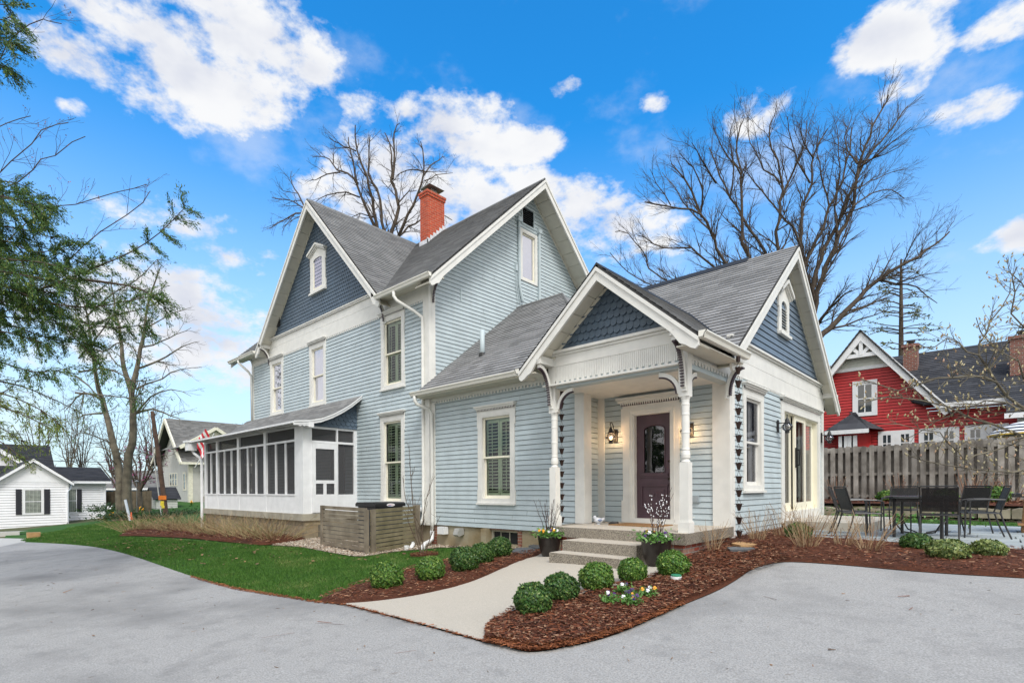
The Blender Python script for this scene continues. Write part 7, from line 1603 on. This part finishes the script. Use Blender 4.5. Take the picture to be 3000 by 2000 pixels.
limbs=[(c7([(1480,1800),(1330,1330),(1200,1080),(1150,850),(1110,630),(1060,400)]),.16),(c7([(1490,1800),(1380,1400),(1340,1100),(1270,850),(1160,550),(1140,260)]),.17),(c7([(1500,1800),(1480,1500),(1440,1250),(1400,1000),(1290,830),(1300,550),(1310,380)]),.15),
 (c7([(1560,1800),(1560,1480),(1630,1200),(1570,900),(1560,600),(1480,350)]),.19),(c7([(1570,880),(1580,600),(1590,350),(1650,240)]),.10),(c7([(1600,1800),(1640,1540),(1750,1300),(1900,950),(1920,700),(1890,450)]),.15),(c7([(1920,850),(2000,730),(2100,660),(2170,620)]),.07),(c7([(1940,900),(2080,830),(2260,810)]),.05),
 (c7([(1170,930),(1060,820),(930,770),(850,660),(740,610),(650,630)]),.09),(c7([(1500,1700),(900,1400),(560,1215),(440,1150),(330,1110),(180,1090)]),.10),(c7([(560,1205),(480,1050),(420,950),(405,790)]),.07),(c7([(800,1400),(540,1270),(400,1300),(250,1390),(150,1450)]),.08),
 (c7([(1190,1090),(1030,1040),(820,1070),(680,1150)]),.07),(c7([(1150,560),(1000,500),(900,440),(830,390)]),.06),(c7([(1960,800),(1800,780),(1650,820),(1500,1000)]),.06),(c7([(1640,1540),(1760,1430),(1900,1350),(2100,1300),(2250,1350)]),.09),(c7([(1350,1320),(1200,1290),(1060,1330)]),.06),(c7([(960,800),(820,830),(700,880),(640,890)]),.06),(c7([(1640,1150),(1760,1020),(1850,1010)]),.06),(c7([(1260,850),(1160,700),(1240,500)]),.05)]
sky_tree('bare_sycamore','leafless tree with knobbly branches rising behind the main roof and chimney',27,[(1135,1000),(1135,700)],limbs,cfgB,2,rt=.4,scale_r=.62)
# twin trunk tree on the left lawn
cfgC=[(1.9,1.5,.8,.02,.2),(3.4,.8,.7,.04,.15),(5.0,.4,.7,.02,.15)]
limbs=[([(352,1512),(352,1400),(335,1300),(318,1240),(300,1170),(275,1050),(262,960),(240,860)],.33),([(370,1512),(372,1400),(385,1300),(392,1200),(388,1150),(400,1080),(425,960),(435,880),(470,780)],.36),([(387,1150),(362,1080),(350,950),(335,880),(330,800)],.2),
 ([(394,1212),(450,1198),(500,1215),(540,1225)],.10),([(395,1215),(440,1160),(500,1140),(560,1160)],.08),([(300,1170),(250,1150),(210,1180),(190,1205)],.10),([(300,1210),(250,1215),(220,1230)],.08),([(402,1080),(460,1060),(540,1010),(585,1000)],.09),([(410,1020),(470,1000),(560,960)],.07),([(398,1140),(470,1110),(530,1080),(590,1075)],.07),([(262,960),(200,900),(150,870)],.07),([(352,960),(300,900),(290,820)],.06),([(425,960),(500,920),(560,900)],.06)]
t,ends=sky_tree('twin_trunk_tree','tall tree with two pale mossy trunks from one base on the left lawn',26,[(362,1528),(362,1500)],limbs,cfgC,3,bark='barkl',rt=.5,dvar=1.2,scale_r=.66)
W['needle']=leafmat('hemlock_needles',[(.02,.06,.018),(.05,.12,.028),(.10,.19,.04),(.03,.08,.022),(.20,.26,.05)],.6,.25)
W['redbud']=leafmat('red_buds',[(.22,.06,.03),(.38,.13,.06),(.16,.05,.03)],.7,.1)
W['yleaf']=leafmat('yellow_green_needles',[(.10,.17,.03),(.22,.28,.05),(.05,.11,.02),(.30,.30,.07)],.6,.3)
def sprays(name,pts,dirs,n,m,parent,seed,ln=.16,wd=.013,droop=.3):
    """needle shoots: long thin leaf quads around given points"""
    r=np.random.RandomState(seed); k=r.randint(0,len(pts),n); P=np.array(pts)[k]+np.array(dirs)[k]*r.uniform(-.09,.09,(n,1))+r.normal(0,.018+.12*ln,(n,3)); d=np.array(dirs)[k]+r.normal(0,.42,(n,3)); d[:,2]-=droop*r.rand(n); d/=np.linalg.norm(d,axis=1)[:,None]+1e-9
    s=np.cross(d,r.normal(size=(n,3))); s/=np.linalg.norm(s,axis=1)[:,None]+1e-9; l=ln*r.uniform(.4,1.2,n)[:,None]; w_=wd*r.uniform(.6,1.4,n)[:,None]
    V=np.stack([P,P+d*l*.5+s*w_,P+d*l,P+d*l*.5-s*w_],1).reshape(-1,3); o=npmesh(name,V,np.arange(4*n).reshape(n,4),m,parent); o['kind']='stuff'; return o
# foliage hanging on the upper limbs of the twin tree (evergreen shoots)
# foreground hemlock: trunk outside the frame at the left, boughs reaching in
t=thing('hemlock_tree','dark green hemlock whose drooping boughs reach in from the left edge','tree',atD(-420,1700,9.5))
rng=np.random.RandomState(8); tb=TB(); P=resample([atD(-420,1750,9.5),atD(-410,900,9.5),atD(-400,100,9.5),atD(-395,-500,9.5)],.5); tb.tube(P,np.linspace(.22,.07,len(P)),10); tb.build('trunk',W['bark'],t)
boughs=[([(-400,820),(-150,840),(60,860),(200,815),(300,775),(390,735),(470,680),(540,610)],9.0,1.0),([(-400,700),(-150,740),(20,760),(130,770),(240,800)],8.6,1.0),([(-400,900),(-150,930),(20,950),(140,990),(260,1010)],9.4,1.0),([(-400,780),(-100,800),(120,880),(260,900),(380,880),(470,860)],8.8,.9),
 ([(-400,980),(-150,1010),(0,1060),(110,1090),(190,1080)],9.0,.8),([(-400,620),(-150,680),(0,700),(110,740),(200,720)],9.3,1.0),([(-400,1090),(-150,1150),(0,1190),(80,1220),(140,1250)],8.4,.9),([(-400,1150),(-150,1200),(-20,1240),(60,1290)],8.8,1.0),([(-400,1120),(-150,1130),(0,1150),(120,1200),(170,1240)],8.9,1.0),([(-400,1180),(-180,1230),(-20,1280),(50,1330)],8.6,1.0),([(-400,500),(-150,560),(0,580),(110,600),(140,640)],9.1,.8),
 ([(-400,0),(-200,20),(-30,60),(30,50)],8.7,1.0),([(-400,60),(-200,90),(-20,110),(35,130)],8.7,1.0),([(-400,-40),(-200,-20),(-30,10),(40,15)],8.9,1.0),([(-400,150),(-200,160),(-40,180),(25,200)],9.0,.9),([(-400,660),(-100,700),(100,850),(200,930),(330,960),(430,950)],9.6,.8),([(-400,1050),(-100,1100),(60,1130),(180,1180),(240,1210)],9.8,.5),([(-400,900),(-80,880),(140,930),(230,1000),(300,1080)],9.2,.7),([(200,815),(330,830),(420,850),(480,900)],9.0,.6)]
for q in range(11):
    y0=530+q*44; ex=(240 if 640<y0<1000 else 150)*rng.uniform(.55,1.05); boughs.append(([(-400,y0-60),(-180,y0-20),(0,y0),(ex*.5,y0+15),(ex,y0+rng.uniform(20,70))],rng.uniform(8.3,10.2),1.0))
tb=TB(); pts=[]; dirs=[]; ptsy=[]; dirsy=[]
for bi,(L_,D_,dn) in enumerate(boughs):
    P=resample([atD(x,y,D_) for x,y in L_],.2); tb.tube(P,np.linspace(.030,.006,len(P)),5)
    n=len(P); st=0
    for i in range(3,n):
        p=P[i]
        for _ in range(4 if dn>.6 else 3):
            if rng.rand()>dn*1.0: continue
            d=P[i]-P[i-1]; d/=np.linalg.norm(d); side=rng.normal(size=3); side-=d*side.dot(d); side/=np.linalg.norm(side); nd=d*.7+side*.75; nd[2]-=.22; nd/=np.linalg.norm(nd)
            l=rng.uniform(.22,.50)*(1.1-.45*i/n); Q=[p]; dd=nd.copy()
            for s_ in range(4): dd[2]-=.10; dd/=np.linalg.norm(dd); Q.append(Q[-1]+dd*l/4)
            tb.tube(np.array(Q),np.linspace(.007,.002,5),3)
            for s_ in range(1,5):
                for e in range(2): (ptsy if (P[-1][2]<3.1) or rng.rand()<.22 else pts).append(Q[s_]); (dirsy if len(ptsy)>len(dirsy) else dirs).append(dd)
tb.build('boughs',W['barkd'],t)
sprays('needles',pts,dirs,120000,W['needle'],t,5,.062,.0066,.25); sprays('young_needles',ptsy,dirsy,17000,W['yleaf'],t,6,.07,.0068,.3)
TW[0]=.003
# slender tree with russet buds behind the hemlock
cfgD=[(2.0,1.1,.6,.08,.15),(3.2,.6,.6,.05,.15),(4,.3,.6,.02,.2)]
limbs=[([(-300,900),(-100,700),(0,560),(90,500),(160,450),(250,400)],.04),([(-300,700),(-100,400),(0,180),(60,110),(120,60),(180,70)],.035),([(-300,900),(0,720),(120,620),(220,600),(330,560),(430,540)],.035),([(-300,800),(-50,560),(40,470),(120,380),(200,360)],.035),([(-300,1000),(60,900),(200,760),(300,680),(420,590),(440,560)],.035),([(-300,500),(-60,400),(20,360),(90,340)],.03),([(-300,1300),(0,1150),(60,1120),(150,1080)],.03)]
t,ends=sky_tree('budding_maple','thin branched tree with russet buds crossing the left edge of the sky',13,[(-300,1650),(-300,900)],limbs,cfgD,4,rt=.15,dvar=.8,scale_r=.5)
e=np.array(ends); rng=np.random.RandomState(3); k=rng.rand(len(e))<.55; e=e[k]; sprays('buds',e,np.tile([0,0,.3],(len(e),1)),len(e)*3,W['redbud'],t,9,.045,.012,.1)
# foliage in the upper part of the twin tree: a second evergreen bough tree behind it
t=thing('far_evergreen','loose evergreen with hanging shoots behind the twin trunk tree','tree',atD(150,1520,22)); tb=TB(); rng=np.random.RandomState(12)
P=resample([atD(352,1500,28),atD(330,1300,27),atD(285,1120,25),atD(262,960,23),atD(250,900,22)],.6); tb.tube(P,np.linspace(.07,.03,len(P)),8); pts=[]; dirs=[]
for L_ in ([(230,1050),(290,980),(350,900),(420,860)],[(240,1000),(300,1030),(360,1000),(420,1050)],[(250,930),(330,860),(400,820),(460,760)],[(220,1100),(260,1130),(300,1180)],[(240,980),(320,930),(430,900),(480,870)],[(230,1090),(310,1080),(380,1110),(440,1150)],[(250,900),(280,860),(330,820)],[(220,1150),(330,1160),(420,1170)]):
    P=resample([atD(x,y,22) for x,y in L_],.25); tb.tube(P,np.linspace(.04,.012,len(P)),4)
    for i in range(2,len(P)):
        for _ in range(4):
            d=rng.normal(size=3)*.6; d[2]-=.35; d/=np.linalg.norm(d); l=rng.uniform(.3,.9); Q=[P[i]+d*l*f for f in (0,.5,1)]; tb.tube(np.array(Q),[.01,.007,.004],3); pts+=Q[1:]; dirs+=[d,d]
tb.build('trunk_and_boughs',W['barkl'],t); sprays('needles',pts,dirs,3600,W['needle'],t,15,.16,.015,.5)
TW[0]=.012
# background trees along the street
cfgE=[(1.3,2.4,.8,.05,.15),(1.8,1.3,.8,.03,.15),(2.4,.7,.8,.02,.15)]
def bg_tree(px,py,D_,top,label,seed,bark='bark',w_=60,name='background_tree',group=None,nl=6,cfg=None):
    rng=np.random.RandomState(seed); L_=[]
    for i in range(nl):
        a=(i/(nl-1)-.5)*2+rng.uniform(-.15,.15) if nl>1 else 0; L_.append(([(px,py-(py-top)*.25),(px+a*w_*.35,py-(py-top)*.5),(px+a*w_*.8,py-(py-top)*.78),(px+a*w_,top+abs(a)*(py-top)*.22+rng.uniform(-10,10))],.11))
    t,e=sky_tree(name,label,D_,[(px,py),(px,py-(py-top)*.3)],L_,cfg or cfgE,seed,bark=bark,rt=.16,dvar=1.5,scale_r=.6); 
    if group: t['group']=group
    return t,e
gB='bare trees beyond the street'
bg_tree(205,1480,60,1130,'slim bare tree left of the twin trunks beyond the street',21,'barkl',70,group=gB)
bg_tree(240,1470,62,1180,'second slim bare tree close left of the twin trunks',22,'bark',60,group=gB)
bg_tree(110,1420,55,1200,'bare tree above the white bungalow roof',23,'bark',90,group=gB)
bg_tree(440,1470,58,1130,'bare tree directly behind the utility pole',24,'bark',80,group=gB,nl=7)
bg_tree(330,1470,66,1190,'bare tree glimpsed between the twin trunks',25,'bark',70,group=gB)
bg_tree(715,1400,60,1235,'small bare treetop over the grey cottage ridge',26,'bark',20,group=gB,nl=4)
W['magenta']=leafmat('magenta_buds',[(.20,.03,.10),(.35,.08,.20),(.12,.03,.07)],.7,.1)
for i,(px,py,D_,tp,w_) in enumerate(((410,1490,34,1290,75),(350,1480,40,1330,60),(200,1450,58,1370,70))):
    t,e=bg_tree(px,py,D_,tp,['magenta budded redbud tree behind the utility pole','smaller redbud between the twin trunks and the shed','hazy reddish bushes over the bungalow roof'][i],40+i,'bark',w_,'redbud_tree','redbud trees along the street',7,[(2,1.2,.7,.05,.1),(3,.6,.7,.02,.1)]); e=np.array(e); sprays('buds',e,np.tile([0,0,.2],(len(e),1)),len(e)*4,W['magenta'],t,44+i,.12,.035,.1)
W['pine']=leafmat('dull_pine_needles',[(.05,.07,.03),(.12,.14,.05),(.20,.20,.08)],.7,.2)
# sparse pine behind the red house
t=thing('sparse_pine','thin sparse pine standing behind the red house roof','tree',atD(2640,1300,48)); tb=TB(); P=resample([atD(2641,1300,48),atD(2640,1000,48),atD(2640,760,48)],1); tb.tube(P,np.linspace(.33,.08,len(P)),8); tb.build('trunk',W['barkd'],t)
tb=TB(); rng=np.random.RandomState(31); pts=[]; dirs=[]
for i in range(46):
    y=790+rng.rand()*240; s=rng.choice([-1,1]); ln=rng.uniform(50,125)*(.45+.55*(y-760)/260); P=resample([atD(2640,y,48),atD(2640+s*ln*.5,y-rng.uniform(0,12),48+rng.uniform(-2,2)),atD(2640+s*ln,y+rng.uniform(-14,14),48+rng.uniform(-4,4))],.5); tb.tube(P,np.linspace(.05,.015,len(P)),4)
    for q in P[len(P)//3:]: pts.append(q); dirs.append((P[-1]-P[0])/np.linalg.norm(P[-1]-P[0]))
tb.build('branches',W['barkd'],t); sprays('needles',pts,dirs,1500,W['pine'],t,33,.34,.04,.1)
TW[0]=.0028
# magnolia at the right edge, in flower bud
W['bud']=leafmat('pale_magnolia_buds',[(.50,.44,.26),(.62,.55,.38),(.40,.34,.16),(.55,.36,.26)],.7,.3)
limbs=[([(3250,1420),(3120,1330),(3000,1285),(2900,1245),(2830,1215),(2700,1170),(2590,1165),(2520,1180)],.06),([(3250,1400),(3100,1240),(3000,1270-60),(2920,1120),(2870,1040),(2880,980),(2930,900),(2960,830)],.07),([(3250,1430),(3100,1385),(3000,1380),(2900,1378),(2760,1360),(2650,1330)],.045),([(3000,1285),(2900,1320),(2830,1345),(2780,1290),(2700,1250),(2560,1240)],.03),
 ([(2920,1120),(2830,1100),(2740,1110),(2640,1140),(2520,1110)],.035),([(2870,1040),(2800,1000),(2740,1010),(2660,1040)],.03),([(3250,1380),(3080,1100),(3000,960),(2960,860),(2980,780)],.05),([(2900,1080),(2950,1000),(3000,960)],.03),([(2985,1200),(2900,1170),(2820,1190),(2750,1240),(2640,1290)],.03),([(3200,1300),(3050,1150),(2980,1060),(2920,1020),(2860,930)],.04),([(2830,1215),(2790,1260),(2740,1330)],.02),([(3100,1120),(3030,900),(2990,830),(2940,790)],.035)]
t,ends=sky_tree('magnolia_tree','magnolia with pale furry buds leaning in from the right edge over the patio',10,[(3260,1640),(3250,1400)],limbs,[(6.5,.62,.7,.08,.1),(9,.26,.7,.05,.12)],6,bark='barkl',rt=.12,dvar=.9,scale_r=.5)
e=np.array(ends); rng=np.random.RandomState(3); sel=e[rng.rand(len(e))<.85]; b=M()
for p in sel:
    h=rng.uniform(.045,.075); d=np.array([rng.normal()*.5,rng.normal()*.5,1]); d/=np.linalg.norm(d); b.tube([p,p+d*h*.4,p+d*h],[.006,.016,.004],5,cap=False)
b.build('buds',W['bud'],t)['kind']='stuff'
# young multi-stem tree on the lawn in front of the downspouts
x,y=G(1243,1628); z=g1(x,y); rng=np.random.RandomState(17); t=thing('young_serviceberry','young bare multi-stem tree in a mulch ring on the lawn by the downspouts','young tree',(x,y,z)); tb=TB(); ends=[]; D_=.7348*y-.6783*x
for L_ in ([(1237,1628),(1222,1560),(1212,1500),(1205,1420),(1198,1300)],[(1240,1628),(1238,1540),(1245,1480),(1255,1440),(1270,1400)],[(1242,1628),(1230,1540),(1190,1470),(1182,1400)],[(1236,1626),(1218,1580),(1195,1520),(1200,1460)],[(1244,1628),(1262,1570),(1290,1510)]):
    P=resample([atD(a,c_,D_) for a,c_ in L_],.15); branchout(tb,P,.014,.004,rng,0,[(5,.45,.5,.15,.25),(6,.2,.5,.1,.3)],ends)
tb.build('branches',W['twig'],t)
q=[(x+.32*math.cos(k*PI/8)*(1+.1*math.sin(k*2.3)),y+.32*math.sin(k*PI/8)) for k in range(16)]; region('mulch_ring',q,.03,W['soil'],.1,mound=.03); chips('bark_chips',q,500,19,W['chip'],.05,.012,.07)
# trees across the drive, behind the camera: they show only as reflections in the glass
for i,(x,y,h,s) in enumerate(((6,-16,11,1),(-9,-20,12,2),(16,-8,10,3))):
    rng=np.random.RandomState(50+i); t=thing('driveway_tree',['bare tree across the driveway behind the camera to the right','bare tree across the driveway behind the camera to the left','bare tree far right behind the camera'][i],'tree',(x,y,-.5),0,'bare trees across the driveway, mirrored in the windows'); tb=TB(); ends=[]
    P=resample([(x,y,-.6),(x+.2,y,h*.25),(x,y+.2,h*.4)],.6); tb.tube(P,np.linspace(.3,.24,len(P)),8); tb.build('trunk',W['bark'],t); tb=TB()
    for q in range(9):
        a=q*2*PI/9; P=resample([(x,y,h*(.25+.02*q)),(x+math.cos(a)*h*.15,y+math.sin(a)*h*.15,h*.5),(x+math.cos(a)*h*.28,y+math.sin(a)*h*.28,h*.85)],.6); branchout(tb,P,.12,.02,rng,0,[(1.2,1.8,.6,.1,.2),(1.8,.9,.6,.05,.2)],ends)
    tb.build('crown',W['barkd'],t)

t=thing('driveway_evergreen','dark evergreen across the driveway, out of frame at the left, mirrored in the front door','tree',(-15,-9,-.5)); tb=TB(); tb.tube(np.array([(-15,-9,-.6),(-15,-9,4),(-15,-9,9.5)]),[.22,.15,.03],8); tb.build('trunk',W['bark'],t)
rng=np.random.RandomState(77); tb=TB(); pts=[]; dirs=[]
for i in range(90):
    z=1.5+7.5*rng.rand(); a=rng.uniform(0,2*PI); l=(9.8-z)*.42*rng.uniform(.6,1.1); P=resample([(-15,-9,z),(-15+math.cos(a)*l*.5,-9+math.sin(a)*l*.5,z+.05),(-15+math.cos(a)*l,-9+math.sin(a)*l,z-.25)],.3); tb.tube(P,np.linspace(.03,.008,len(P)),3)
    for q in P[1:]: pts.append(q); dirs.append((math.cos(a),math.sin(a),-.3))
tb.build('branches',W['barkd'],t); sprays('needles',pts,dirs,9000,W['needle'],t,78,.3,.035,.3)
